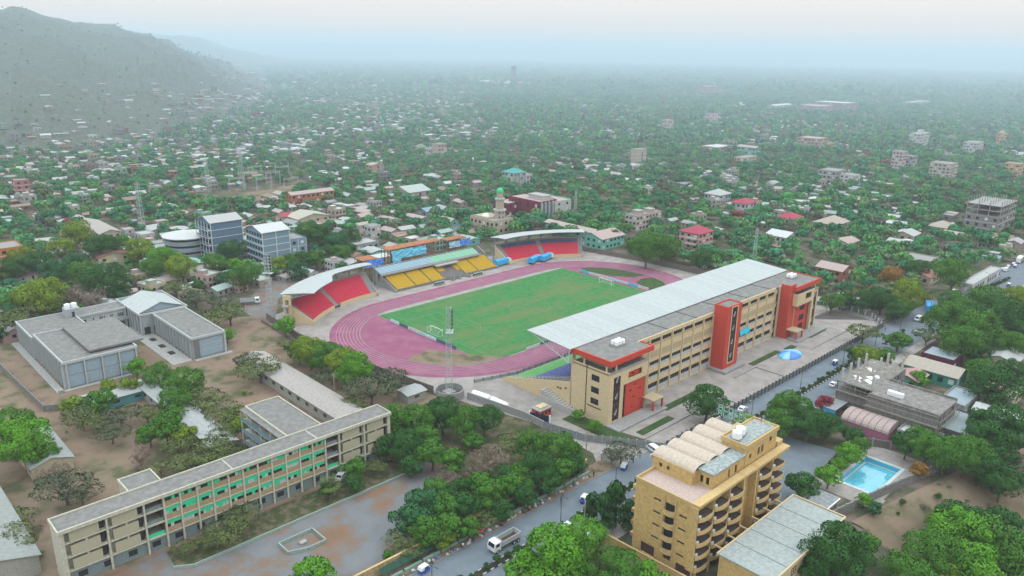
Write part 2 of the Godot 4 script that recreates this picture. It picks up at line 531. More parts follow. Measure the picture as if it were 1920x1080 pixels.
func setup() -> void:
	rng.seed = 7
	var cam := Camera3D.new()
	cam.name = "camera"
	cam.position = CP
	cam.rotation = CROT
	cam.fov = rad_to_deg(2.0 * atan(540.0 / FPX))
	cam.near = 1.0
	cam.far = 60000.0
	add_child(cam)
	cam.current = true
	var sm := ProceduralSkyMaterial.new()
	sm.sky_top_color = Color(0.93, 0.98, 1.0)
	sm.sky_horizon_color = Color(0.555, 0.53, 0.51)
	sm.sky_curve = 0.6
	sm.ground_horizon_color = Color(0.86, 0.88, 0.89)
	sm.ground_bottom_color = Color(0.45, 0.47, 0.45)
	sm.ground_curve = 0.05
	sm.sun_angle_max = 0.1
	sm.sky_energy_multiplier = 1.95
	sm.ground_energy_multiplier = 1.0
	var sky := Sky.new()
	sky.sky_material = sm
	var e := Environment.new()
	e.background_mode = Environment.BG_SKY
	e.sky = sky
	e.ambient_light_source = Environment.AMBIENT_SOURCE_SKY
	e.tonemap_mode = Environment.TONE_MAPPER_LINEAR
	e.tonemap_exposure = 0.70
	e.sdfgi_enabled = true; e.ssao_enabled = true; e.ssil_enabled = true
	e.fog_enabled = true
	e.fog_density = 0.00015
	e.fog_light_color = Color(0.95, 0.97, 1.0)
	e.volumetric_fog_enabled = true
	e.volumetric_fog_density = 0.0
	var we := WorldEnvironment.new()
	we.name = "world_environment"
	we.environment = e
	add_child(we)
	var sun := DirectionalLight3D.new()
	sun.name = "sun"
	sun.light_color = Color(1.0, 0.985, 0.96)
	sun.light_energy = 0.45
	sun.light_angular_distance = 20.0
	sun.shadow_enabled = true
	add_child(sun)
	sun.look_at_from_position(Vector3(60, 130, 110), Vector3.ZERO)

func build_far() -> void:
	# the denser dusty air that lies over the outer town, from about half a kilometre off to the horizon
	var hz := FogVolume.new()
	hz.name = "haze_bank"
	hz.shape = RenderingServer.FOG_VOLUME_SHAPE_BOX
	hz.size = Vector3(17000, 165, 9000)
	var fm := FogMaterial.new()
	fm.density = 0.0003
	fm.albedo = Color(0.79, 0.93, 1.0)
	hz.material = fm
	add_child(hz)
	var dir := -CB.z
	dir.y = 0
	hz.position = Vector3(CP.x, 81.0, CP.z) + dir.normalized() * (560.0 + 4500.0)
	hz.rotation.y = CROT.y
	hz.set_meta("kind", "stuff"); hz.set_meta("label", "pale dusty haze lying over the outer town"); hz.set_meta("category", "haze")
	var hm := ground_mat("scrubby hillside", "hill", 240.0)
	hillp = [[-700, 40, 2300], [-400, 25, 2250], [-150, 22, 2200], [-60, 20, 2150], [20, 17, 2100], [50, 15, 2100], [80, 26, 2100], [130, 44, 2120], [160, 48, 2150], [215, 54, 2180], [250, 62, 2200], [300, 76, 2250], [340, 91, 2300], [380, 108, 2380], [420, 126, 2450], [450, 138, 2500], [490, 150, 2560], [530, 157, 2600]]
	hilln.seed = 3; hilln.frequency = 0.004; hilln.fractal_octaves = 5
	ridge("hill", hm, hillp, 1250, 3, 30.0)
	ridge("ridge", hm, [[150, 66, 5200], [260, 62, 5200], [330, 67, 5300], [370, 71, 5400], [400, 82, 5500], [450, 96, 5600], [500, 106, 5700], [540, 112, 5800]], 2000, 5, 30.0)
	ridge("plateau", hm, [[420, 92, 12500], [600, 80, 12500], [900, 87, 12600], [1280, 93, 12700], [1600, 101, 12700], [1920, 109, 12700], [2300, 116, 12700]], 2500, 6, 4.0)

# ---------------------------------------------------------------- windows and walls with real openings
func wall_x(parent: Node, called: String, mt: Material, x0: float, x1: float, y0: float, y1: float, z0: float, z1: float, holes: Array) -> void:
	# a wall in the x-y plane between z0 and z1 with rectangular holes [xa, xb, ya, yb]; one mesh
	part(parent, called, holed(x0, x1, y0, y1, z0, z1, holes), mt)

func holed(x0: float, x1: float, y0: float, y1: float, z0: float, z1: float, holes: Array) -> ArrayMesh:
	var xs := [x0, x1]
	var ys := [y0, y1]
	for h in holes:
		for k in [h[0], h[1]]:
			if not k in xs: xs.append(k)
		for k in [h[2], h[3]]:
			if not k in ys: ys.append(k)
	xs.sort(); ys.sort()
	var b := MB.new()
	var nx := xs.size() - 1
	var ny := ys.size() - 1
	var solid := []
	for i in nx:
		var col := []
		for j in ny:
			var cx: float = (xs[i] + xs[i + 1]) * 0.5
			var cyy: float = (ys[j] + ys[j + 1]) * 0.5
			var s := true
			for h in holes:
				if cx > h[0] and cx < h[1] and cyy > h[2] and cyy < h[3]: s = false
			col.append(s)
		solid.append(col)
	for i in nx:
		for j in ny:
			if not solid[i][j]: continue
			var a: float = xs[i]
			var c: float = xs[i + 1]
			var d: float = ys[j]
			var e: float = ys[j + 1]
			b.quad(Vector3(a, d, z1), Vector3(c, d, z1), Vector3(c, e, z1), Vector3(a, e, z1))
			b.quad(Vector3(c, d, z0), Vector3(a, d, z0), Vector3(a, e, z0), Vector3(c, e, z0))
			if i == 0 or not solid[i - 1][j]: b.quad(Vector3(a, d, z0), Vector3(a, d, z1), Vector3(a, e, z1), Vector3(a, e, z0))
			if i == nx - 1 or not solid[i + 1][j]: b.quad(Vector3(c, d, z1), Vector3(c, d, z0), Vector3(c, e, z0), Vector3(c, e, z1))
			if j == 0 or not solid[i][j - 1]: b.quad(Vector3(a, d, z0), Vector3(c, d, z0), Vector3(c, d, z1), Vector3(a, d, z1))
			if j == ny - 1 or not solid[i][j + 1]: b.quad(Vector3(a, e, z1), Vector3(c, e, z1), Vector3(c, e, z0), Vector3(a, e, z0))
	return b.mesh()

func window(parent: Node, x: float, y: float, z: float, w: float, h: float, fm: Material, gm: Material, nx := 3, ny := 2, turn := 0.0, called := "window") -> MeshInstance3D:
	# frame with mullions (one mesh), a recessed pane behind it; x,y = lower centre, faces +z before the turn
	var key := "win_%.2f_%.2f_%d_%d" % [w, h, nx, ny]
	if not texs.has(key):
		var b := MB.new()
		var t := 0.09
		b.box(Vector3(0, t * 0.5, 0), Vector3(w, t, 0.14)); b.box(Vector3(0, h - t * 0.5, 0), Vector3(w, t, 0.14))
		for i in nx + 1: b.box(Vector3(-w * 0.5 + t * 0.5 + (w - t) * i / nx, h * 0.5, 0), Vector3(t, h - 2 * t, 0.12))
		for j in range(1, ny): b.box(Vector3(0, h * j / ny, 0.005), Vector3(w - 2 * t, t * 0.8, 0.1))
		texs[key] = b.mesh()
	var o := part(parent, called, texs[key], fm, Vector3(x, y, z), turn)
	bx(o, "pane", gm, 0, 0.02, -0.09, w - 0.02, h - 0.04, 0.04)
	return o

func glassm(key: String, r: float, g: float, b: float) -> StandardMaterial3D:
	if mats.has(key): return mats[key]
	var m := StandardMaterial3D.new()
	m.resource_name = key
	m.albedo_color = Color(r, g, b).linear_to_srgb()
	m.roughness = 0.12
	m.metallic_specular = 0.5
	mats[key] = m
	return m

# ---------------------------------------------------------------- the big stand
func build_main_stand() -> void:
	var cream := M("cream render", 0.70, 0.55, 0.34, 0.9, "soft", 0.05)
	var cream2 := M("ochre cream band", 0.50, 0.40, 0.25, 0.9, "soft", 0.07)
	var red := M("red render", 0.60, 0.072, 0.045, 0.85, "soft", 0.05)
	var slab := ground_mat("stained roof screed", "roofslab", 38.0)
	var conc := M("grey concrete", 0.36, 0.355, 0.35, 0.9, "worn", 0.05)
	var white := M("white roof sheet", 0.44, 0.475, 0.48, 0.55, "soft", 0.03)
	var white2 := M("white roof sheet aged", 0.415, 0.455, 0.46, 0.55, "soft", 0.04)
	var steel := M("white steel", 0.62, 0.66, 0.68, 0.5, "")
	var dark := glassm("dark glass", 0.02, 0.024, 0.03)
	var frame := M("dark bronze frame", 0.045, 0.04, 0.04, 0.5, "")
	var brown := M("brown steel lattice", 0.11, 0.045, 0.035, 0.6, "")
	var t := thing("stadium_main_stand", "long cream and red stand with a wide white cantilever roof beside the road", "grandstand", Vector3.ZERO)
	var xa := -44.2; var xb := 51.2
	# --- main facade with openings
	var holes := []
	var bays := []
	for k in 7: bays.append(-43.9 + 6.2 * k)
	for k in 5: bays.append(10.9 + 6.5 * k)
	var rows := [[0.6, 4.2], [5.6, 8.0], [9.6, 12.0], [17.3, 19.7]]
	for xk in bays:
		if xk > 42.0: continue
		for r in rows: holes.append([xk + 0.4, xk + 5.75, r[0], r[1]])
	wall_x(t, "facade_wall", cream, -44.2, 43.4, 0.0, 21.0, 91.1, 91.5, holes)
	wall_x(t, "facade_wall", cream, 46.2, 51.2, 0.0, 21.0, 91.1, 91.5, [])
	bb(t, "floor_slab", conc, -44, 51, 4.6, 5.0, 62.5, 91.0)
	bb(t, "floor_slab", conc, -44, 51, 8.7, 9.1, 70, 91.0)
	bb(t, "floor_slab", conc, -44, 51, 12.8, 13.2, 80.5, 91.0)
	bb(t, "floor_slab", conc, -44, 51, 16.6, 17.0, 80.5, 91.0)
	bb(t, "inner_wall", conc, -44, 51, 0.05, 20.2, 87.0, 87.3)
	for xk in bays:
		if xk > 42.0: continue
		for ri in 4:
			var r = rows[ri]
			var o := window(t, xk + 3.07, r[0], 91.2, 5.35, r[1] - r[0], frame, dark, 4, 2)
			o.name = "window"
			# the masonry apron that fills the lower half of each bay
			if ri > 0: bx(t, "window_apron", cream2 if ri == 3 else M("taupe apron", 0.27, 0.235, 0.21), xk + 3.07, r[0] + 0.02, 91.33, 5.3, (r[1] - r[0]) * 0.42, 0.12)
			else: bx(t, "window_apron", M("taupe apron"), xk + 3.07, r[0] + 0.02, 91.33, 5.3, 1.9, 0.12)
	for k in 8: bb(t, "column", cream, -43.98 + 6.2 * k - 0.22, -43.98 + 6.2 * k + 0.22, 0.0, 20.4, 91.52, 91.8)
	for k in 6: bb(t, "column", cream, 10.9 + 6.5 * k - 0.22, 10.9 + 6.5 * k + 0.22, 0.0, 20.4, 91.52, 91.8)
	bb(t, "spandrel_band", cream2, -43.7, -0.7, 13.4, 15.6, 91.51, 91.62)
	bb(t, "spandrel_band", cream2, 10.2, 43.2, 13.4, 15.6, 91.51, 91.62)
	# dark lattice strip next to the far wing
	lattice_strip(t, 44.8, 0.6, 91.3, 2.5, 19.6, dark, brown, frame)
	# --- flat roof with its joints and stains
	bb(t, "flat_roof", slab, -44.2, 51.2, 20.3, 20.7, 80.8, 91.08)
	for k in 5: bb(t, "roof_upstand", M("dark roofing felt", 0.12, 0.12, 0.12), -27 + 17.0 * k, -26.6 + 17.0 * k, 20.7, 20.85, 81.5, 90.9)
	# --- stair tower
	bb(t, "tower_wall", red, -0.7, -0.3, 0.0, 24.1, 91.55, 97.0)
	bb(t, "tower_wall", red, 8.2, 8.6, 0.0, 24.1, 91.55, 97.0)
	bb(t, "tower_wall", red, -0.3, 8.2, 0.0, 24.1, 91.55, 91.9)
	wall_x(t, "tower_wall", red, -0.3, 8.2, 0.0, 24.1, 96.6, 97.0, [[2.2, 5.6, 2.7, 23.4]])
	bb(t, "tower_roof", slab, -0.3, 8.2, 23.4, 23.7, 91.9, 96.6)
	for e in [[1.75, 2.15], [5.65, 6.05]]: bb(t, "trim", cream, e[0], e[1], 2.4, 23.7, 97.0, 97.12)
	bb(t, "trim", cream, 2.15, 5.65, 23.4, 23.7, 97.0, 97.12)
	bb(t, "trim", cream, 2.15, 5.65, 2.4, 2.7, 97.0, 97.12)
	lattice_strip(t, 3.9, 2.75, 96.85, 3.3, 20.6, dark, brown, frame)
	bb(t, "tower_plinth", conc, -2.4, 11.0, 0.02, 0.9, 91.9, 99.2)
	# --- end wings
	wing(t, -63.3, 1.0, cream, cream2, red, slab, conc, dark, frame, brown)
	wing(t, 70.6, -1.0, cream, cream2, red, slab, conc, dark, frame, brown)
	# --- raked terraces with seats, seen under the roof
	var rake := MB.new()
	var nst := 17
	for k in nst:
		var z := 52.5 + k * 1.65
		rake.box(Vector3(3.5, 0.6 + 0.54 * k * 0.5, z + 0.825), Vector3(129, 1.2 + 0.54 * k, 1.64))
	part(t, "terrace", rake.mesh(), conc)
	for k in nst:
		var z := 52.5 + k * 1.65
		var y := 1.2 + 0.54 * k
		part(t, "seat_row", seat_row_mesh(128.0, 0.5), M("green seat", 0.09, 1.0, 0.04, 0.5, "") if k < 6 else M("blue seat", 0.03, 0.17, 0.95, 0.5, ""), Vector3(3.5, y, z + 1.1))
	# side wall of the rake
	for s in [-1.0, 1.0]:
		var xw := -63.3 if s < 0 else 70.3
		var b := MB.new()
		b.profile(PackedVector2Array([Vector2(-81.2, 0), Vector2(-50.5, 0), Vector2(-50.5, 1.0), Vector2(-52.5, 1.9), Vector2(-81.2, 9.6)]), 0, 0.3, Basis(Vector3(0, 0, -1), Vector3.UP, Vector3(1, 0, 0)), Vector3(xw, 0, 0))
		part(t, "raker_wall", b.mesh(), cream)
		for w in [[78.6, 6.4], [76.4, 5.6], [75.3, 5.6]]:
			bb(t, "vent", frame, xw - 0.03 if s < 0 else xw + 0.3, xw if s < 0 else xw + 0.33, w[1], w[1] + 0.6, w[0], w[0] + 0.8)
	# --- white cantilever roof in separate sheets
	var nsh := 34
	var x0 := -65.3; var x1 := 71.0
	for k in nsh:
		var b := MB.new()
		var a := x0 + (x1 - x0) * k / nsh
		var c := x0 + (x1 - x0) * (k + 1) / nsh - 0.05
		var za := 63.3; var zb := 81.9
		var ya := 22.35; var yb := 21.15
		b.quad(Vector3(a, ya, za), Vector3(a, yb, zb), Vector3(c, yb, zb), Vector3(c, ya, za))
		b.quad(Vector3(a, ya - 0.22, za), Vector3(c, ya - 0.22, za), Vector3(c, yb - 0.22, zb), Vector3(a, yb - 0.22, zb))
		b.quad(Vector3(c, ya - 0.22, za), Vector3(a, ya - 0.22, za), Vector3(a, ya, za), Vector3(c, ya, za))
		b.quad(Vector3(a, yb - 0.22, zb), Vector3(c, yb - 0.22, zb), Vector3(c, yb, zb), Vector3(a, yb, zb))
		b.quad(Vector3(a, ya - 0.22, za), Vector3(a, yb - 0.22, zb), Vector3(a, yb, zb), Vector3(a, ya, za))
		b.quad(Vector3(c, yb - 0.22, zb), Vector3(c, ya - 0.22, za), Vector3(c, ya, za), Vector3(c, yb, zb))
		part(t, "roof_sheet", b.mesh(), white if k % 5 != 2 and k % 7 != 4 else white2)
	# trusses: each a part
	var tb := MB.new()
	var f0 := Vector3(0, 22.05, 63.6); var f1 := Vector3(0, 20.9, 81.0); var f2 := Vector3(0, 16.2, 81.0)
	tb.bar(f0, f1, 0.16); tb.bar(f0, f2, 0.2); tb.bar(f1, f2, 0.2)
	for i in 7:
		var u := (i + 1) / 8.0
		tb.bar(f0.lerp(f1, u), f0.lerp(f2, u), 0.1)
		if i < 7: tb.bar(f0.lerp(f1, u), f0.lerp(f2, minf(1.0, u + 0.125)), 0.09)
	for k in 18: part(t, "roof_truss", tb.mesh() if k == 0 else t.get_node("roof_truss").mesh, steel, Vector3(-64.6 + k * 7.9, 0, 0))
	for k in 12: bb(t, "roof_column", cream, -62.6 + k * 12.0, -62.1 + k * 12.0, 9.4, 20.6, 81.05, 81.5)
	bb(t, "rear_wall", cream2, -44.0, 51.0, 9.8, 20.25, 82.6, 82.9)
	# --- roof-top water tanks: things standing on the roof
	for q in [[-50.5, 88.5, "near"], [62.5, 88.0, "far"]]:
		var k := thing("roof_tank", "cluster of white roof tanks on the %s wing of the long stand" % ["stairs" if q[2] == "near" else "parking fence"], "water tank", Vector3(q[0], 20.75, q[1]), 0, "tanks on the stand roof")
		bx(k, "stand", conc, 0, 0.0, 0, 4.6, 0.5, 3.0)
		for i in 3:
			for j in 2:
				tank(k, Vector3(-1.5 + i * 1.5, 0.5, -0.7 + j * 1.4), 0.66, 1.3)

func tank(parent: Node, at: Vector3, r: float, h: float) -> void:
	if not texs.has("tankmesh"):
		var b := MB.new()
		var pr := [[1.0, 0.0], [1.0, 0.3], [0.95, 0.33], [1.0, 0.36], [1.0, 0.66], [0.95, 0.69], [1.0, 0.72], [0.94, 0.86], [0.6, 0.96], [0.25, 1.0], [0.22, 1.06], [0.0, 1.07]]
		for i in pr.size() - 1:
			for k in 14:
				var a := TAU * k / 14
				var c := TAU * (k + 1) / 14
				b.quad(Vector3(cos(c) * pr[i][0], pr[i][1], sin(c) * pr[i][0]), Vector3(cos(a) * pr[i][0], pr[i][1], sin(a) * pr[i][0]), Vector3(cos(a) * pr[i + 1][0], pr[i + 1][1], sin(a) * pr[i + 1][0]), Vector3(cos(c) * pr[i + 1][0], pr[i + 1][1], sin(c) * pr[i + 1][0]))
		texs["tankmesh"] = b.mesh()
	var o := part(parent, "tank", texs["tankmesh"], M("white tank plastic", 0.85, 0.87, 0.88, 0.4, ""), at)
	o.scale = Vector3(r, h, r)

func lattice_strip(t: Node, x: float, y: float, z: float, w: float, h: float, dark: Material, brown: Material, frame: Material) -> void:
	var o := bx(t, "stair_glazing", dark, x, y, z - 0.1, w, h, 0.06)
	var b := MB.new()
	var n := int(h / 1.7)
	for i in n + 1: b.box(Vector3(0, h * i / n, 0), Vector3(w, 0.14, 0.12))
	for e in [-0.5, -0.17, 0.17, 0.5]: b.box(Vector3(w * e * 0.97, h * 0.5, 0), Vector3(0.1, h, 0.1))
	var p := part(t, "stair_lattice", b.mesh(), brown, Vector3(x, y, z))
	for i in range(1, n, 3):
		var c := MB.new()
		c.bar(Vector3(-0.5, h * i / n + 0.3, 0.1), Vector3(0.55, h * (i + 1) / n - 0.1, 0.1), 0.12)
		c.bar(Vector3(0.0, h * i / n - 0.2, 0.1), Vector3(0.6, h * (i + 1) / n - 0.2, 0.1), 0.12)
		c.bar(Vector3(-0.45, h * i / n + 0.1, 0.1), Vector3(0.1, h * i / n + 0.1, 0.1), 0.3, 0.1)
		part(p, "ornament", c.mesh(), M("pale metal", 0.5, 0.5, 0.48, 0.5, ""))

func seat_row_mesh(length: float, pitch: float) -> ArrayMesh:
	var key := "seats_%.1f" % length
	if texs.has(key): return texs[key]
	var b := MB.new()
	var n := int(length / pitch)
	for i in n:
		var x := -length * 0.5 + (i + 0.5) * pitch
		b.quad(Vector3(x - 0.21, 0.42, -0.2), Vector3(x - 0.21, 0.40, 0.22), Vector3(x + 0.21, 0.40, 0.22), Vector3(x + 0.21, 0.42, -0.2))
		b.quad(Vector3(x + 0.21, 0.1, -0.2), Vector3(x - 0.21, 0.1, -0.2), Vector3(x - 0.21, 0.42, -0.2), Vector3(x + 0.21, 0.42, -0.2))
		b.quad(Vector3(x + 0.21, 0.40, 0.22), Vector3(x - 0.21, 0.40, 0.22), Vector3(x - 0.21, 0.66, 0.26), Vector3(x + 0.21, 0.66, 0.26))
	texs[key] = b.mesh()
	return texs[key]

func wing(t: Node, xe: float, s: float, cream: Material, cream2: Material, red: Material, slab: Material, conc: Material, dark: Material, frame: Material, brown: Material) -> void:
	# end block of the stand; xe = outer end, s = +1 when the block runs towards +x
	var X := func(d: float) -> float: return xe + s * d
	var B := func(nm: String, mt: Material, d0: float, d1: float, y0: float, y1: float, z0: float, z1: float) -> void:
		bb(t, nm, mt, minf(xe + s * d0, xe + s * d1), maxf(xe + s * d0, xe + s * d1), y0, y1, z0, z1)
	# body
	var near := s > 0
	# front wall z=96.3 with openings
	var hx := func(d0: float, d1: float, y0: float, y1: float) -> Array: return [minf(xe + s * d0, xe + s * d1), maxf(xe + s * d0, xe + s * d1), y0, y1]
	if near:
		wall_x(t, "front_wall", cream, xe, xe + 18.6, 0.02, 17.0, 95.9, 96.3, [hx.call(1.9, 5.2, 0.8, 15.1), hx.call(8.9, 15.7, 12.9, 15.1), hx.call(6.8, 18.3, 0.02, 11.5)])
	else:
		wall_x(t, "front_wall", cream, xe - 18.6, xe, 0.02, 17.0, 95.9, 96.3, [hx.call(0.9, 4.0, 0.8, 15.6), hx.call(6.2, 18.6, 0.02, 13.2), hx.call(6.2, 11.0, 13.2, 17.0), hx.call(16.5, 18.6, 13.2, 17.0)])
	if near: lattice_strip(t, X.call(3.55), 0.85, 96.1, 3.2, 14.2, dark, brown, frame)
	else: lattice_strip(t, X.call(2.45), 0.85, 96.1, 3.0, 14.6, dark, brown, frame)
	# recessed red part with small slots and door openings
	if near:
		wall_x(t, "red_wall", red, X.call(8.6), X.call(18.3), 0.02, 11.5, 95.3, 95.7, [[-50.6, -49.4, 9.4, 9.9], [-47.9, -46.7, 7.4, 7.9], [-50.9, -49.7, 5.4, 5.9], [-47.6, -46.4, 3.6, 4.1], [-52.8, -51.6, 7.9, 8.4], [-51.8, -50.6, 2.2, 2.7]])
		B.call("recess_wall", cream2, 6.8, 18.3, 0.05, 11.4, 93.6, 93.75)
		for k in 3:
			window(t, X.call(7.7), 0.3 + 3.8 * k, 95.5, 1.8, 2.6, frame, dark, 2, 2)
		wall_x(t, "balcony_back", red, X.call(8.9), X.call(15.7), 12.9, 15.1, 95.2, 95.4, [[-51.6, -50.3, 13.3, 13.9]])
	else:
		wall_x(t, "red_wall", red, X.call(22.6), X.call(6.2), 0.02, 13.2, 95.2, 95.6, [[53.2, 54.0, 11.2, 11.7], [54.4, 55.2, 10.3, 10.8], [52.0, 52.8, 8.4, 8.9], [53.4, 54.2, 7.9, 8.4], [54.8, 55.6, 7.2, 7.7], [51.4, 52.2, 4.4, 4.9], [52.6, 53.4, 3.8, 4.3], [57.2, 61.5, 9.6, 11.6], [57.2, 61.5, 5.2, 7.6], [57.2, 61.5, 1.4, 3.9]])
		for k in 3: window(t, 59.35, [1.4, 5.2, 9.6][k], 95.35, 4.2, 2.0 + (0.5 if k < 2 else 0.0), frame, dark, 3, 2)
		bb(t, "red_side_wall", red, 47.6, 48.0, 0.02, 21.9, 91.55, 95.6)
		bb(t, "red_upper_wall", red, 48.0, 52.0, 13.2, 21.9, 95.2, 95.55)
		# cream balcony box
		wall_x(t, "balcony_box", cream, 50.2, 64.4, 13.3, 18.2, 97.3, 97.6, [[57.0, 61.8, 15.0, 17.4]])
		bb(t, "balcony_box_side", cream, 50.2, 50.5, 13.3, 18.2, 95.6, 97.28)
		bb(t, "balcony_box_floor", cream, 50.5, 64.4, 13.3, 13.6, 95.6, 97.28)
		bb(t, "cream_pier", cream, 64.4, 66.0, 0.02, 16.9, 96.32, 96.9)
	# outer end wall, in the y-z plane
	var ends: Array = [[-92.3, -89.2, 12.9, 14.9], [-92.3, -89.2, 9.0, 11.0], [-92.3, -89.2, 5.3, 7.3]]
	var m := holed(-95.9, -81.0, 0.02, 17.0, 0.0, 0.4, ends)
	var w := part(t, "end_wall", m, cream, Vector3(xe + (0.0 if near else -0.4), 0, 0), 0)
	w.basis = Basis(Vector3(0, 0, -1), Vector3.UP, Vector3(1, 0, 0))
	for e in ends:
		var o := window(t, xe + s * 0.12, e[2], 90.75, 3.1, 2.0, frame, dark, 3, 2, -s * PI * 0.5)
	bx(t, "drain_pipe", frame, xe - s * 0.12, 1.0, 87.3, 0.16, 18.0, 0.16)
	B.call("slot_vent", frame, -0.03, 0.0, 4.2, 4.6, 88.0, 93.5)
	for z in [81.1, 85.9, 94.6]: bx(t, "terrace_column", cream, xe + s * 0.3, 17.0 if z > 82 else 9.0, z, 0.45, 2.4 if z > 82 else 10.3, 0.45)
	bx(t, "terrace_column", cream, xe + s * 3.0, 17.0, 96.0, 0.45, 2.4, 0.45)
	# inside and terrace
	B.call("core_wall", cream2, 18.2, 18.6, 0.02, 16.6, 82.0, 95.9)
	B.call("terrace_floor", slab, 0.0, 18.6, 16.2, 16.6, 81.2, 95.88)
	B.call("terrace_parapet", conc, -0.15, 18.6, 16.6, 17.3, 96.31, 96.5)
	wall_x(t, "terrace_room_wall", red, minf(X.call(3.6), X.call(18.6)), maxf(X.call(3.6), X.call(18.6)), 17.0, 19.3, 93.6, 93.9, [hx.call(6.0, 10.2, 17.6, 18.9), hx.call(12.0, 13.0, 18.2, 18.7), hx.call(14.6, 15.6, 18.2, 18.7)])
	window(t, X.call(8.1), 17.6, 93.75, 4.2, 1.3, frame, dark, 5, 2)
	B.call("terrace_room_side", cream2, 3.6, 3.9, 16.6, 19.3, 82.0, 93.6)
	# red roof slab
	B.call("roof_fascia", red, -0.4, 20.6, 19.35, 21.05, 96.3, 96.75)
	B.call("roof_fascia", red, -0.4, 0.05, 19.35, 21.05, 80.9, 96.3)
	B.call("roof_fascia", red, 20.15, 20.6, 19.35, 21.05, 91.55, 96.3)
	B.call("wing_roof", slab, 0.05, 20.15, 19.5, 20.75, 82.0 if near else 82.0, 96.3)
	# entrance canopy
	B.call("entrance_canopy", cream2, 17.5, 23.0, 3.7, 4.1, 95.5, 100.2)
	for e in [[17.8, 99.8], [22.6, 99.8]]: bx(t, "canopy_post", red, X.call(e[0]), 0.02, e[1], 0.5, 3.68, 0.5)
	B.call("ground_platform", conc, -1.0, 23.5, 0.02, 0.62, 96.35, 101.5)

# ---------------------------------------------------------------- curved corner stands
func front_r(m: float, f: float) -> float:
	# front edge of the corner roofs; the one on the near bend reaches further out over its western half
	return 58.6 if m > 0 else lerpf(61.6, 55.4, sstep(0.28, 0.46, f))

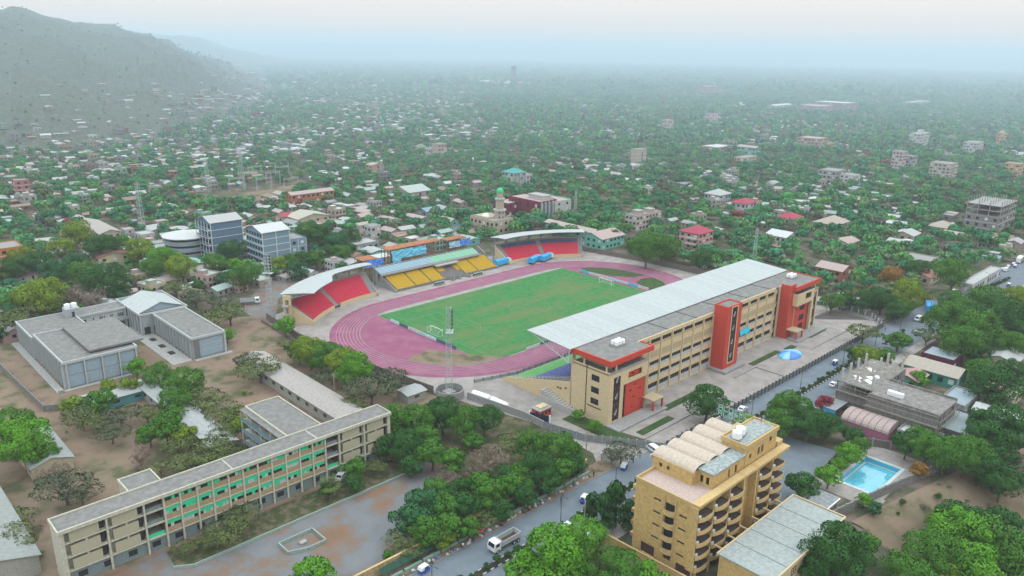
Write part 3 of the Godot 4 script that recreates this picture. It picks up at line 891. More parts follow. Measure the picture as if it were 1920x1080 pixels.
func curved_stand(m: float, label: String, blue_top: int) -> void:
	var cream := M("cream render")
	var conc := M("grey concrete")
	var rooft := M("white roof sheet")
	var red := M("red seat", 0.82, 0.008, 0.07, 0.5, "")
	var blue := M("slate blue seat", 0.07, 0.11, 0.26, 0.5, "")
	var steel := M("white steel")
	var c := Vector3(44.0 * m, 0, 0)
	var P := func(r: float, f: float, y: float) -> Vector3: return Vector3(44.0 * m + m * r * sin(f), y, -r * cos(f))
	var t := thing("corner_stand", label, "grandstand")
	var f0 := -0.045; var f1 := 0.745
	var nr := 18
	var seg := 22
	# terrace steps as one concrete body
	var b := MB.new()
	for k in nr:
		var r0 := 57.0 + k * 0.53
		var r1 := r0 + 0.53
		var y := 1.35 + k * 0.39
		for i in seg:
			var a: float = lerpf(f0, f1, float(i) / seg)
			var e: float = lerpf(f0, f1, float(i + 1) / seg)
			var p1: Vector3 = P.call(r0, a, y); var p2: Vector3 = P.call(r0, e, y); var p3: Vector3 = P.call(r1, e, y); var p4: Vector3 = P.call(r1, a, y)
			b.up_tri(p1, p2, p3); b.up_tri(p1, p3, p4)
			b.quad(p1 - Vector3(0, 0.39, 0), p2 - Vector3(0, 0.39, 0), p2, p1)
	part(t, "terrace", b.mesh(), conc)
	# seat rows: two blocks either side of the aisle
	for blk in [[0.0, 0.345], [0.385, 0.715]]:
		for k in nr - 1:
			var r := 57.45 + k * 0.53
			var y := 1.35 + k * 0.39
			var sb := MB.new()
			var n := int((blk[1] - blk[0]) * r / 0.52)
			for i in n:
				var f: float = lerpf(blk[0], blk[1], (i + 0.5) / n)
				var o: Vector3 = P.call(r, f, y)
				var out := Vector3(m * sin(f), 0, -cos(f))
				var al := Vector3(m * cos(f), 0, sin(f)) * 0.21
				sb.quad(o - al - out * 0.16 + Vector3(0, 0.36, 0), o + al - out * 0.16 + Vector3(0, 0.36, 0), o + al + out * 0.1 + Vector3(0, 0.34, 0), o - al + out * 0.1 + Vector3(0, 0.34, 0))
				sb.quad(o - al + out * 0.1 + Vector3(0, 0.30, 0), o + al + out * 0.1 + Vector3(0, 0.30, 0), o + al + out * 0.15 + Vector3(0, 0.64, 0), o - al + out * 0.15 + Vector3(0, 0.64, 0))
				sb.quad(o + al - out * 0.16, o - al - out * 0.16, o - al - out * 0.16 + Vector3(0, 0.36, 0), o + al - out * 0.16 + Vector3(0, 0.36, 0))
			part(t, "seat_row", sb.mesh(), blue if k >= nr - 1 - blue_top else red)
	# front wall, back wall
	var wl := func(nm: String, mt: Material, r: float, th: float, y0: float, y1: float, a0: float, a1: float) -> void:
		var q := MB.new()
		var ns := maxi(2, int((a1 - a0) * 30))
		for i in ns:
			var a := lerpf(a0, a1, float(i) / ns)
			var e := lerpf(a0, a1, float(i + 1) / ns)
			var k: Array[Vector3] = [P.call(r, a, y0), P.call(r, e, y0), P.call(r, e, y1), P.call(r, a, y1), P.call(r + th, a, y0), P.call(r + th, e, y0), P.call(r + th, e, y1), P.call(r + th, a, y1)]
			q.quad(k[0], k[1], k[2], k[3]); q.quad(k[5], k[4], k[7], k[6])
			q.up_tri(k[3], k[2], k[6]); q.up_tri(k[3], k[6], k[7])
			if i == 0: q.quad(k[0], k[3], k[7], k[4])
			if i == ns - 1: q.quad(k[1], k[5], k[6], k[2])
		part(t, nm, q.mesh(), mt)
	wl.call("front_wall", cream, 56.55, 0.3, 0.03, 1.75, f0, 0.33)
	wl.call("front_wall", cream, 56.55, 0.3, 0.03, 1.75, 0.40, f1)
	wl.call("back_parapet", conc, 66.6, 0.25, 4.0, 9.0, f0, f1)
	# end walls follow the rake
	for f in [f0, f1]:
		var q := MB.new()
		var sgn := -1.0 if f < 0 else 1.0
		var al := Vector3(m * cos(f), 0, sin(f)) * 0.35 * sgn
		var kk: Array[Vector3] = [P.call(55.8, f, 0.03), P.call(66.8, f, 0.03), P.call(66.8, f, 8.6), P.call(57.0, f, 1.7), P.call(55.8, f, 1.4)]
		for i in kk.size():
			var a := kk[i]
			var e := kk[(i + 1) % kk.size()]
			q.quad(a, e, e + al, a + al)
		for i in range(1, kk.size() - 1):
			q.tri(kk[0] + al, kk[i] + al, kk[i + 1] + al)
			q.tri(kk[0], kk[i + 1], kk[i])
		part(t, "side_wall", q.mesh(), cream if (f > 0) == (m < 0) else conc)
	# roof sheets and trusses
	var ns := 22
	for i in ns:
		var a := lerpf(f0 - 0.02, f1 + 0.02, float(i) / ns)
		var e := lerpf(f0 - 0.02, f1 + 0.02, float(i + 1) / ns) - 0.0008
		var q := MB.new()
		var cols := 4
		for k in cols:
			var u0 := float(k) / cols
			var u1 := float(k + 1) / cols
			var ya := 13.6 - 0.9 * u0 * u0; var yb := 13.6 - 0.9 * u1 * u1
			var fa := front_r(m, a); var fe := front_r(m, e)
			var k4: Array[Vector3] = [P.call(lerpf(fa, 69.4, u0), a, ya), P.call(lerpf(fe, 69.4, u0), e, ya), P.call(lerpf(fe, 69.4, u1), e, yb), P.call(lerpf(fa, 69.4, u1), a, yb)]
			q.up_tri(k4[0], k4[1], k4[2]); q.up_tri(k4[0], k4[2], k4[3])
			var d := Vector3(0, -0.3, 0)
			q.tri(k4[0] + d, k4[2] + d, k4[1] + d); q.tri(k4[0] + d, k4[3] + d, k4[2] + d)
			if k == 0: q.quad(k4[0] + d, k4[1] + d, k4[1], k4[0])
			if k == cols - 1: q.quad(k4[2] + d, k4[3] + d, k4[3], k4[2])
			if i == 0: q.quad(k4[0], k4[3], k4[3] + d, k4[0] + d)
			if i == ns - 1: q.quad(k4[1] + d, k4[2] + d, k4[2], k4[1])
		part(t, "roof_sheet", q.mesh(), rooft)
	for i in 8:
		var f := lerpf(f0 + 0.01, f1 - 0.01, i / 7.0)
		var q := MB.new()
		var A: Vector3 = P.call(front_r(m, f) + 0.6, f, 13.15); var B: Vector3 = P.call(67.0, f, 12.7); var C: Vector3 = P.call(66.9, f, 10.2)
		q.bar(A, B, 0.2); q.bar(A, C, 0.2); q.bar(B, C, 0.2)
		for k in 6:
			var u := (k + 1) / 7.0
			q.bar(A.lerp(B, u), A.lerp(C, u), 0.12)
			q.bar(A.lerp(B, u), A.lerp(C, minf(1.0, u + 0.14)), 0.1)
		part(t, "roof_truss", q.mesh(), steel if m < 0 else M("grey steel", 0.2, 0.21, 0.23, 0.6, ""))
		var col: Vector3 = P.call(67.3, f, 0.03)
		bx(t, "rear_column", conc, col.x, 0.03, col.z, 0.6, 12.7, 0.6)
	# frame tower with three openings at the outer end
	var oc: Vector3 = P.call(66.4, f1 + 0.028, 0.0)
	if m < 0:
		var hm := holed(-1.6, 1.6, 0.03, 12.4, -0.3, 0.3, [[-0.8, 0.8, 1.2, 3.4], [-0.8, 0.8, 4.8, 7.0], [-0.8, 0.8, 8.4, 10.6]])
		var o := part(t, "frame_tower", hm, cream, oc)
		o.rotation.y = -m * f1 + PI * 0.5
		for k in 3: bx(t, "tower_landing", conc, oc.x - 0.9, 1.1 + k * 3.6, oc.z + 0.6, 3.0, 0.2, 2.6, -m * f1)
	else:
		for k in 2: bx(t, "end_post", M("grey steel"), oc.x + 0.4, 0.03, oc.z - k * 2.0 + 1.0, 0.3, 12.6, 0.3)
		var iz: Vector3 = P.call(66.4, f0 - 0.03, 0.0)
		bx(t, "end_post", M("grey steel"), iz.x, 0.03, iz.z, 0.35, 12.6, 0.35)

# ---------------------------------------------------------------- unfinished stand with yellow seats
func yellow_stand() -> void:
	var conc := M("grey concrete")
	var raw := M("raw concrete", 0.30, 0.28, 0.265, 0.95, "stain", 0.06)
	var yel := M("yellow seat", 0.66, 0.43, 0.03, 0.5, "")
	var t := thing("unfinished_stand", "unfinished concrete stand with blocks of yellow seats along the far straight", "grandstand")
	var b := MB.new()
	for k in 15:
		var z := -55.2 - k * 0.7
		b.box(Vector3(-0.2, (1.0 + k * 0.29) * 0.5, z - 0.35), Vector3(63.4, 1.0 + k * 0.29, 0.7))
	part(t, "terrace", b.mesh(), raw)
	for blk in [[-31.4, -20.6], [-20.2, -11.4], [-11.0, -3.2], [10.6, 18.6], [19.0, 31.2]]:
		for k in 14:
			if blk[0] == -11.0 and k > 12: continue
			var n: float = blk[1] - blk[0]
			part(t, "seat_row", seat_row_mesh(n, 0.5), yel, Vector3((blk[0] + blk[1]) * 0.5, 1.0 + k * 0.29, -55.6 - k * 0.7), PI)
	for blk in [[-2.6, 1.6, 7, 13], [7.6, 10.2, 5, 14]]:
		for k in range(blk[2], blk[3]): part(t, "seat_row", seat_row_mesh(blk[1] - blk[0], 0.5), yel, Vector3((blk[0] + blk[1]) * 0.5, 1.0 + k * 0.29, -55.6 - k * 0.7), PI)
	for k in [-31.9, -20.4, -11.2, -2.9, 10.4, 18.8, 31.6]: bx(t, "aisle_rail", M("dark bronze frame"), k, 3.2, -60.3, 0.1, 0.1, 9.6).rotation.x = 0.385
	# side wedges
	for x in [-32.3, 31.6]:
		var q := MB.new()
		q.profile(PackedVector2Array([Vector2(54.6, 0.03), Vector2(71.6, 0.03), Vector2(71.6, 8.9), Vector2(70.8, 8.9), Vector2(64.6, 6.4), Vector2(65.4, 5.2), Vector2(54.6, 0.9)]), 0, 0.5, Basis(Vector3(0, 0, -1), Vector3.UP, Vector3(1, 0, 0)), Vector3(x, 0, 0))
		part(t, "side_frame", q.mesh(), conc)
	# upper tier: raw steps, the western half painted pale blue, the eastern half pale green
	for half in [[-33.5, -2.0, "pale blue tier paint", 0.40, 0.56, 0.66], [-2.0, 27.5, "pale green tier paint", 0.34, 0.66, 0.48]]:
		var m := M(half[2], half[3], half[4], half[5], 0.9, "worn", 0.2)
		for k in 7:
			bb(t, "upper_step", m if k > 0 and k < 6 else raw, half[0], half[1], 6.3 + k * 0.36, 6.85 + k * 0.36, -65.0 - k * 0.95, -64.0 - k * 0.95)
	bb(t, "upper_edge_beam", M("pale concrete", 0.42, 0.41, 0.4, 0.9, "worn", 0.06), -34.0, 28.0, 6.15, 6.9, -64.0, -63.5)
	bb(t, "gap_back_wall", raw, -33, 27, 3.0, 6.3, -68.0, -67.6)  # raw concrete wall closing the gap below the upper tier
	for k in 9: bx(t, "upper_column", conc, -32.6 + k * 7.4, 3.0, -64.6, 0.5, 3.2, 0.5)
	for k in 9: bx(t, "rear_column", conc, -32.6 + k * 7.4, 0.03, -71.7, 0.6, 8.9, 0.6)
	# canopy hood over the gap in the middle
	bb(t, "gap_hood", M("pale concrete"), -2.8, 11.2, 5.6, 6.1, -65.2, -61.0)
	bb(t, "gap_wall", raw, -1.5, 9.5, 2.5, 5.5, -66.8, -66.6)
	# rubble and props in the gap
	var rub := thing("scaffold_heap", "grey heap of props and rubble in the gap of the yellow stand", "rubble", Vector3(5, 0.03, -54))
	for k in 26:
		var q := MB.new()
		var p := Vector3(rnd(-6, 6), 0, rnd(-2.5, 2))
		q.bar(p, p + Vector3(rnd(-0.8, 0.8), rnd(1.2, 3.4), rnd(-0.8, 0.8)), 0.14)
		part(rub, "prop", q.mesh(), M("pale steel prop", 0.33, 0.35, 0.38, 0.6, ""))
	for k in 14: bx(rub, "block", raw, rnd(-6, 6), 0, rnd(-2, 2), rnd(0.5, 1.6), rnd(0.3, 1.0), rnd(0.5, 1.4), rnd(0, 3))
	# timber formwork blocks behind the upper tier
	var ora := M("orange shuttering board", 0.50, 0.20, 0.10, 0.9, "stain", 0.08)
	var brn := M("brown timber prop", 0.24, 0.115, 0.07, 0.9, "")
	var specs := [[-21.5, 11.5, -75.2, -81.5, 8.0, 14.2, "long orange shuttering deck on timber props behind the blue tarpaulins"], [-36.5, -28.0, -74.6, -82.0, 6.0, 11.6, "small orange shuttering deck on timber props by the white canopy"], [16.0, 29.0, -76.5, -82.0, 8.0, 13.0, "pinkish shuttering deck behind the green steps of the unfinished stand"]]
	for s in specs:
		var f := thing("formwork", s[6], "formwork", Vector3.ZERO, 0, "shuttering on the unfinished stand")
		bb(f, "deck", ora, s[0], s[1], s[5], s[5] + 0.25, s[3], s[2])
		var n := int((s[1] - s[0]) / 1.6)
		for k in n + 1:
			var x: float = lerpf(s[0] + 0.2, s[1] - 0.2, float(k) / n)
			for z in [s[2] - 0.2, (s[2] + s[3]) * 0.5, s[3] + 0.2]: bx(f, "prop", brn, x, 0.03, z, 0.16, s[5] - 0.04, 0.16)
		for k in 4: bb(f, "ledger", brn, s[0], s[1], s[4] + k * 1.6, s[4] + k * 1.6 + 0.14, s[2] - 0.1, s[2] + 0.04)
		for k in 8: bx(f, "stray_plank", ora, rnd(s[0] + 1, s[1] - 1), s[5] + 0.26, rnd(s[3] + 1, s[2] - 1), rnd(1, 3), 0.1, 0.3, rnd(0, 3))
	# tarpaulins
	tarp(Vector3(-30.5, 8.2, -74.2), 10.5, 3.6, M("royal blue tarpaulin", 0.10, 0.27, 0.75, 0.5, "soft", 0.2), "royal blue tarpaulin hung in front of the smaller orange deck", 3)
	tarp(Vector3(-9.5, 9.4, -74.7), 21.0, 4.4, M("sky blue tarpaulin", 0.17, 0.58, 0.82, 0.5, "soft", 0.2), "wide sky blue tarpaulin hung below the long orange deck", 4)
	tarp(Vector3(-17.6, 7.6, -73.9), 5.0, 3.0, M("sky blue tarpaulin"), "short sky blue tarpaulin over the pale blue steps", 9)
	tarp(Vector3(20.4, 9.2, -75.6), 7.6, 3.2, M("pale blue tarpaulin", 0.36, 0.62, 0.80, 0.5, "soft", 0.2), "pale blue tarpaulin tied above the green steps", 5)
	tarp(Vector3(27.6, 9.4, -75.4), 7.0, 3.4, M("royal blue tarpaulin"), "royal blue tarpaulin tied to the pole by the green steps", 6)
	# dugouts by the track
	for q in [[-9.0, "grey team bench shelter beside the track below the yellow seats"], [15.5, "low dark team bench frame beside the scaffold heap"]]:
		var d := thing("team_shelter", q[1], "shelter", Vector3(q[0], 0.03, -51.2))
		for e in [-3.0, 0.0, 3.0]:
			bx(d, "post", M("grey steel", 0.2, 0.21, 0.23, 0.6, ""), e, 0, -0.7, 0.1, 1.6, 0.1)
		bx(d, "back_panel", M("grey green panel", 0.2, 0.27, 0.26, 0.5, ""), 0, 0.1, -0.78, 6.4, 1.4, 0.06)
		bx(d, "roof_panel", M("grey green panel"), 0, 1.5, -0.2, 6.4, 0.08, 1.2)
		bx(d, "bench", M("pale metal", 0.5, 0.5, 0.48, 0.5, ""), 0, 0.35, -0.3, 5.6, 0.1, 0.4)

func tarp(at: Vector3, w: float, h: float, mt: Material, label: String, sd: int, turn := 0.0) -> Node3D:
	var t := thing("tarpaulin", label, "tarpaulin", at, turn, "tarpaulins on the unfinished stand")
	var f := FastNoiseLite.new()
	f.seed = sd; f.frequency = 0.18
	var b := MB.new()
	var nx := 18; var ny := 6
	var p := func(i: int, j: int) -> Vector3:
		var u := float(i) / nx; var v := float(j) / ny
		return Vector3((u - 0.5) * w, v * h - absf(sin(u * PI * 4)) * 0.25 * v, f.get_noise_2d(u * w * 3.0, v * h * 3.0) * 0.7 + (1.0 - v) * 0.35)
	for i in nx:
		for j in ny:
			b.quad(p.call(i, j), p.call(i + 1, j), p.call(i + 1, j + 1), p.call(i, j + 1))
			var d := Vector3(0, 0, -0.03)
			b.quad(p.call(i, j + 1) + d, p.call(i + 1, j + 1) + d, p.call(i + 1, j) + d, p.call(i, j) + d)
	part(t, "cloth", b.mesh(), mt)
	var r := MB.new()
	r.tube(Vector3(-w * 0.52, h, 0), Vector3(w * 0.52, h, 0), 0.06, 0.06, 5)
	part(t, "rope", r.mesh(), M("brown timber prop", 0.24, 0.115, 0.07, 0.9, ""))
	return t

# ---------------------------------------------------------------- lattice masts
func mast(at: Vector3, h: float, w: float, label: String, head := true, turn := 0.3) -> void:
	var t := thing("floodlight_mast" if head else "lattice_mast", label, "floodlight mast" if head else "mast", at, turn, "lattice masts")
	var st := M("galvanised steel", 0.42, 0.46, 0.47, 0.6, "")
	for e in [[-1, -1], [1, -1], [1, 1], [-1, 1]]:
		var b := MB.new()
		b.bar(Vector3(e[0] * w, 0, e[1] * w), Vector3(e[0] * w * 0.6, h, e[1] * w * 0.6), 0.13)
		part(t, "leg", b.mesh(), st)
	var n := int(h / (w * 1.7))
	for face in 4:
		var b := MB.new()
		for k in n:
			var u0 := float(k) / n; var u1 := float(k + 1) / n
			var w0 := w * lerpf(1, 0.6, u0); var w1 := w * lerpf(1, 0.6, u1)
			var rb := Basis(Vector3.UP, face * PI * 0.5)
			b.bar(rb * Vector3(-w0 if k % 2 == 0 else w0, u0 * h, w0), rb * Vector3(w1 if k % 2 == 0 else -w1, u1 * h, w1), 0.08)
			b.bar(rb * Vector3(-w1, u1 * h, w1), rb * Vector3(w1, u1 * h, w1), 0.07)
		part(t, "bracing", b.mesh(), st)
	if head:
		var fr := MB.new()
		for e in [-1.5, 1.5]: fr.bar(Vector3(e, h - 7.2, 0.9), Vector3(e, h, 0.9), 0.14)
		for k in 6: fr.bar(Vector3(-1.7, h - 7.0 + k * 1.35, 0.9), Vector3(1.7, h - 7.0 + k * 1.35, 0.9), 0.12)
		fr.box(Vector3(0, h - 7.9, 0.3), Vector3(4.0, 0.15, 2.4))
		part(t, "lamp_frame", fr.mesh(), st)
		for k in 5:
			for j in 4:
				var l := bx(t, "floodlight", M("black lamp housing", 0.02, 0.025, 0.03, 0.5, ""), -1.2 + j * 0.8, h - 6.7 + k * 1.35, 1.1, 0.66, 0.8, 0.34)
				l.rotation.x = 0.3
	else:
		var b := MB.new()
		b.bar(Vector3(-w * 1.6, h - 1.0, 0), Vector3(w * 1.6, h - 1.0, 0), 0.1)
		b.bar(Vector3(0, h, 0), Vector3(0, h + 2.0, 0), 0.08)
		part(t, "aerial", b.mesh(), st)

# ---------------------------------------------------------------- long walls and fences made of bays
func wall_line(called: String, label: String, cat: String, pts: Array, h: float, mt: Material, th := 0.25, bay := 4.0, post: Material = null, group := "", cap: Material = null) -> Node3D:
	var t := thing(called, label, cat, Vector3.ZERO, 0, group)
	for i in pts.size() - 1:
		var p := Vector2(pts[i][0], pts[i][1])
		var q := Vector2(pts[i + 1][0], pts[i + 1][1])
		var n := maxi(1, int((q - p).length() / bay))
		var ang := -(q - p).angle()
		for k in n:
			var a := p.lerp(q, float(k) / n)
			var c := p.lerp(q, float(k + 1) / n)
			var mid := (a + c) * 0.5
			var g := ground_h(mid.x, mid.y)
			var len := (c - a).length()
			bx(t, "wall_panel", mt, mid.x, g - 0.3, mid.y, len - (0.02 if post == null else 0.1), h + 0.3, th, ang)
			if cap: bx(t, "coping", cap, mid.x, g + h, mid.y, len, 0.12, th + 0.14, ang)
			if post: bx(t, "post", post, a.x, g, a.y, 0.35, h + 0.25, 0.35, ang)
	return t

# ---------------------------------------------------------------- school block
func build_school() -> void:
	var wall := M("weathered cream wall", 0.60, 0.58, 0.47, 0.95, "worn", 0.06)
	var panel := M("pebbledash panel", 0.50, 0.47, 0.34, 0.95, "worn", 0.3)
	var ochre := M("faded ochre apron", 0.44, 0.33, 0.20, 0.95, "worn", 0.1)
	var roof := ground_mat("school roof screed", "roofslab", 30.0)
	var grn := M("bright green shutter board", 0.05, 0.68, 0.34, 0.7, "soft", 0.3)
	var pale := M("pale window board", 0.50, 0.58, 0.56, 0.7, "soft", 0.4)
	var drk := glassm("window glass and opening shade", 0.022, 0.025, 0.028)  # near-black for panes; also painted in as the shade of open holes
	var teal := M("grey teal wall", 0.22, 0.28, 0.29, 0.95, "worn", 0.1)
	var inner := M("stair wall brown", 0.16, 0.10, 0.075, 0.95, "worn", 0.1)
	var t := thing("school_block", "long flat-roofed school block with rows of bright green shutters", "school")
	var H := 13.2
	var F := 3.3
	bb(t, "roof_slab", roof, -202.9, -121.7, H - 0.35, H, 61.5, 67.5)
	bb(t, "parapet", wall, -203.2, -121.5, H - 0.5, H + 0.35, 61.2, 61.5)
	bb(t, "parapet", wall, -203.2, -121.5, H - 0.5, H + 0.3, 67.5, 67.85)
	bb(t, "parapet", wall, -203.2, -202.9, H - 0.5, H + 0.35, 61.5, 67.5)
	bb(t, "parapet", wall, -121.7, -121.5, H - 0.5, H + 0.35, 61.5, 67.5)
	bb(t, "end_wall", wall, -203.0, -202.4, 0.02, H - 0.5, 61.4, 67.4)
	bb(t, "end_wall", wall, -122.2, -121.7, 0.02, H - 0.5, 61.4, 67.4)
	bb(t, "rear_wall", teal, -202.4, -122.2, 0.02, H - 0.4, 61.5, 61.8)
	for k in range(1, 4): bb(t, "floor_slab", wall, -202.4, -122.2, F * k - 0.12, F * k + 0.12, 61.8, 67.35)
	bb(t, "ground_floor_wall", teal, -202.4, -122.2, 0.02, F - 0.2, 66.5, 66.8)
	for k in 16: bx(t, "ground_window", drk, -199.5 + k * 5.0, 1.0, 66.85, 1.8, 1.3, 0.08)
	for x in [-166.2, -166.0 + 22.0]: bb(t, "roof_joint", wall, x, x + 0.3, H, H + 0.12, 61.5, 67.5)
	var cols := [-202.2, -193.9, -186.3, -182.1, -178.5, -174.7, -171.1, -167.3, -163.7, -160.0, -156.4, -152.7, -148.9, -145.3, -141.7, -137.6, -130.0, -122.4]
	for c in cols: bb(t, "column", wall, c - 0.2, c + 0.2, 0.02, H - 0.5, 67.0, 67.45)
	for i in cols.size() - 1:
		var a: float = cols[i] + 0.2
		var b: float = cols[i + 1] - 0.2
		var w := b - a
		for fl in range(1, 4):
			var y := F * fl + 0.12
			if i in [0, 1, 15, 16]:
				bb(t, "bay_back", wall, a, b, y, y + 3.06, 65.6, 65.8)
				bb(t, "pebbledash_panel", panel, a + w * 0.12, b - w * 0.16, y + 0.05, y + 2.35, 66.9, 67.2)
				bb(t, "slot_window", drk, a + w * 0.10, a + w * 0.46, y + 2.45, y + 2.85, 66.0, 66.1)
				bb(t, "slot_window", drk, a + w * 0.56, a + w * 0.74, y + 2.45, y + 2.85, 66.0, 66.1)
				bb(t, "stub_column", wall, a + w * 0.48, a + w * 0.54, y + 2.35, y + 3.05, 66.8, 67.1)
				bb(t, "side_gap_shade", drk, b - w * 0.14, b - 0.05, y + 0.1, y + 3.0, 66.2, 66.3)  # dark sheet painted in for the shade of the gap beside the panel
			elif i in [2, 14]:
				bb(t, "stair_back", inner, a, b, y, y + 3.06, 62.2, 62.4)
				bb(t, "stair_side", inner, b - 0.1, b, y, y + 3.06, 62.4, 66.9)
				bb(t, "landing_rail", teal if fl > 1 else grn, a, b, y, y + 0.8, 66.6, 66.8)
				var s := MB.new()
				s.bar(Vector3(a + 0.3, y, 65.4), Vector3(b - 0.4, y + 2.9, 63.0), 0.9, 0.2)
				part(t, "stair_flight", s.mesh(), teal)
			else:
				bb(t, "apron", ochre, a, b, y, y + 1.2, 66.95, 67.2)
				bb(t, "shutter_board", grn, a + 0.02, b - 0.02, y + 2.05, y + 3.05, 66.95, 67.1)
				var n := 4
				for k in n:
					var x0 := a + w * k / n
					var q := rng.randf()
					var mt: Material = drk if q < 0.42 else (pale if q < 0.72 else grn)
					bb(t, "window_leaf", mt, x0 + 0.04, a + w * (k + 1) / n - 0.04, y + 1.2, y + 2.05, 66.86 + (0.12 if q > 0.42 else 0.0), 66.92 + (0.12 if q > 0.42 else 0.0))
	# rear classroom wing with open galleries
	bb(t, "wing_roof", roof, -148.7, -139.3, H - 0.35, H, 38.3, 61.15)
	bb(t, "parapet", wall, -149.0, -148.7, H - 0.5, H + 0.3, 38.3, 61.15)
	bb(t, "parapet", wall, -139.3, -139.0, H - 0.5, H + 0.3, 38.3, 61.15)
	bb(t, "parapet", wall, -149.0, -139.0, H - 0.5, H + 0.3, 38.0, 38.3)
	bb(t, "gallery_eave", roof, -150.6, -149.02, H - 0.5, H - 0.25, 38.0, 61.1)
	var blue := M("blue gallery wall", 0.17, 0.30, 0.38, 0.95, "worn", 0.1)
	bb(t, "gallery_wall", blue, -148.6, -148.3, 0.02, H - 0.5, 38.2, 61.1)
	bb(t, "wing_wall", wall, -139.6, -139.3, 0.02, H - 0.5, 38.2, 61.1)
	bb(t, "wing_wall", wall, -148.3, -139.6, 0.02, H - 0.5, 38.2, 38.5)
	for fl in range(1, 4):
		bb(t, "gallery_floor", wall, -150.5, -148.6, F * fl - 0.15, F * fl, 38.1, 61.1)
		bb(t, "gallery_parapet", blue, -150.5, -150.35, F * fl, F * fl + 0.95, 38.1, 61.1)
	for k in 5: bx(t, "gallery_column", wall, -150.3, 0.02, 38.3 + k * 5.6, 0.3, H - 0.55, 0.3)
	for fl in 4:
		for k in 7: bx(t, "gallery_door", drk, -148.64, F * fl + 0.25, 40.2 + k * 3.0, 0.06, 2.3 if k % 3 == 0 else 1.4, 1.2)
	# stair annex at the rear
	bb(t, "annex_roof", roof, -187.1, -180.4, H - 0.35, H + 0.02, 54.9, 61.15)
	for e in [[-187.4, -187.1, 54.6, 61.15], [-180.4, -180.1, 54.6, 61.15], [-187.1, -180.4, 54.6, 54.9]]: bb(t, "parapet", wall, e[0], e[1], H - 0.5, H + 0.35, e[2], e[3])
	bb(t, "annex_wall", wall, -187.2, -186.9, 0.02, H - 0.5, 54.8, 61.2)
	bb(t, "annex_wall", wall, -180.5, -180.2, 0.02, H - 0.5, 54.8, 61.2)
	bb(t, "annex_wall", wall, -186.9, -180.5, 0.02, H - 0.5, 54.8, 55.1)
	bb(t, "annex_canopy", roof, -180.1, -177.4, H - 3.5, H - 3.2, 55.0, 61.1)
	# planting beds along the front: low kerb walls
	var kerb := M("pale green kerb", 0.33, 0.42, 0.38, 0.9, "worn", 0.1)
	wall_line("planter_wall", "low pale green planter wall along the front of the school block", "planter", [[-184.5, 76.0], [-181.0, 78.2], [-122.0, 78.2]], 0.7, kerb, 0.3, 6.0)
	wall_line("planter_box", "square pale green planter with a bench block in the school yard", "planter", [[-164.0, 83.6], [-155.5, 83.6], [-155.5, 89.6], [-160.0, 89.6], [-164.0, 88.0], [-164.0, 83.6]], 0.8, kerb, 0.3, 5.0)
	bx(thing("stone_bench", "pale stone block inside the square planter", "bench", Vector3(-159.6, 0.1, 86.6)), "seat_block", M("pale concrete", 0.42, 0.41, 0.4, 0.9, "worn", 0.06), 0, 0, 0, 1.6, 0.5, 1.1)

# ---------------------------------------------------------------- pitched sheds
func shed(label: String, x0: float, x1: float, z0: float, z1: float, h: float, rise: float, ridge_x: bool, roof: Material, wall: Material, called := "long_shed", cat := "shed", group := "") -> Node3D:
	# gabled hall by its footprint; ridge along x or along z
	var c := Vector3((x0 + x1) * 0.5, ground_h((x0 + x1) * 0.5, (z0 + z1) * 0.5), (z0 + z1) * 0.5)
	var t := thing(called, label, cat, c, 0, group)
	gable(t, x1 - x0, z1 - z0, h, rise, ridge_x, roof, wall, 0.5)
	var L := (x1 - x0) if ridge_x else (z1 - z0)
	var n := int(L / 5.0)
	var hw := (z1 - z0) * 0.5 if ridge_x else (x1 - x0) * 0.5
	var dk := glassm("window glass and opening shade", 0.022, 0.025, 0.028)
	for k in n:
		var p := -L * 0.5 + (k + 0.5) * L / n
		for s in [-1.0, 1.0]:
			if ridge_x: bx(t, "window", dk, p, h * 0.45, s * (hw + 0.01), 1.8, h * 0.28, 0.06)
			else: bx(t, "window", dk, s * (hw + 0.01), h * 0.45, p, 0.06, h * 0.28, 1.8)
	return t

func gable(t: Node, w: float, d: float, h: float, rise: float, ridge_x: bool, roof: Material, wall: Material, over: float) -> void:
	var b := MB.new()
	var hw := w * 0.5; var hd := d * 0.5
	var bs := Basis()
	if not ridge_x:
		bs = Basis(Vector3.UP, PI * 0.5)
		var q := hw; hw = hd; hd = q
	# local: ridge along x
	b.profile(PackedVector2Array([Vector2(-hd, 0), Vector2(hd, 0), Vector2(hd, h), Vector2(0, h + rise), Vector2(-hd, h)]), -hw, hw, bs * Basis(Vector3(0, 0, -1), Vector3.UP, Vector3(1, 0, 0)))
	part(t, "wall", b.mesh(), wall)
	for s in [-1.0, 1.0]:
		var r := MB.new()
		var sl := rise / hd
		var e := Vector3(0, h + 0.05 - over * sl, (hd + over) * s)
		var a := Vector3(0, h + rise + 0.05, 0)
		var th := Vector3(0, 0.1, 0)
		var xa := Vector3(-hw - over, 0, 0); var xb := Vector3(hw + over, 0, 0)
		var k: Array[Vector3] = [bs * (e + xa), bs * (e + xb), bs * (a + xb), bs * (a + xa)]
		r.up_tri(k[0] + th, k[1] + th, k[2] + th); r.up_tri(k[0] + th, k[2] + th, k[3] + th)
		if s > 0:
			r.quad(k[1], k[0], k[3], k[2]); r.quad(k[0], k[1], k[1] + th, k[0] + th); r.quad(k[1], k[2], k[2] + th, k[1] + th); r.quad(k[3], k[0], k[0] + th, k[3] + th)
		else:
			r.quad(k[0], k[1], k[2], k[3]); r.quad(k[1], k[0], k[0] + th, k[1] + th); r.quad(k[2], k[1], k[1] + th, k[2] + th); r.quad(k[0], k[3], k[3] + th, k[0] + th)
		part(t, "roof_slope", r.mesh(), roof)

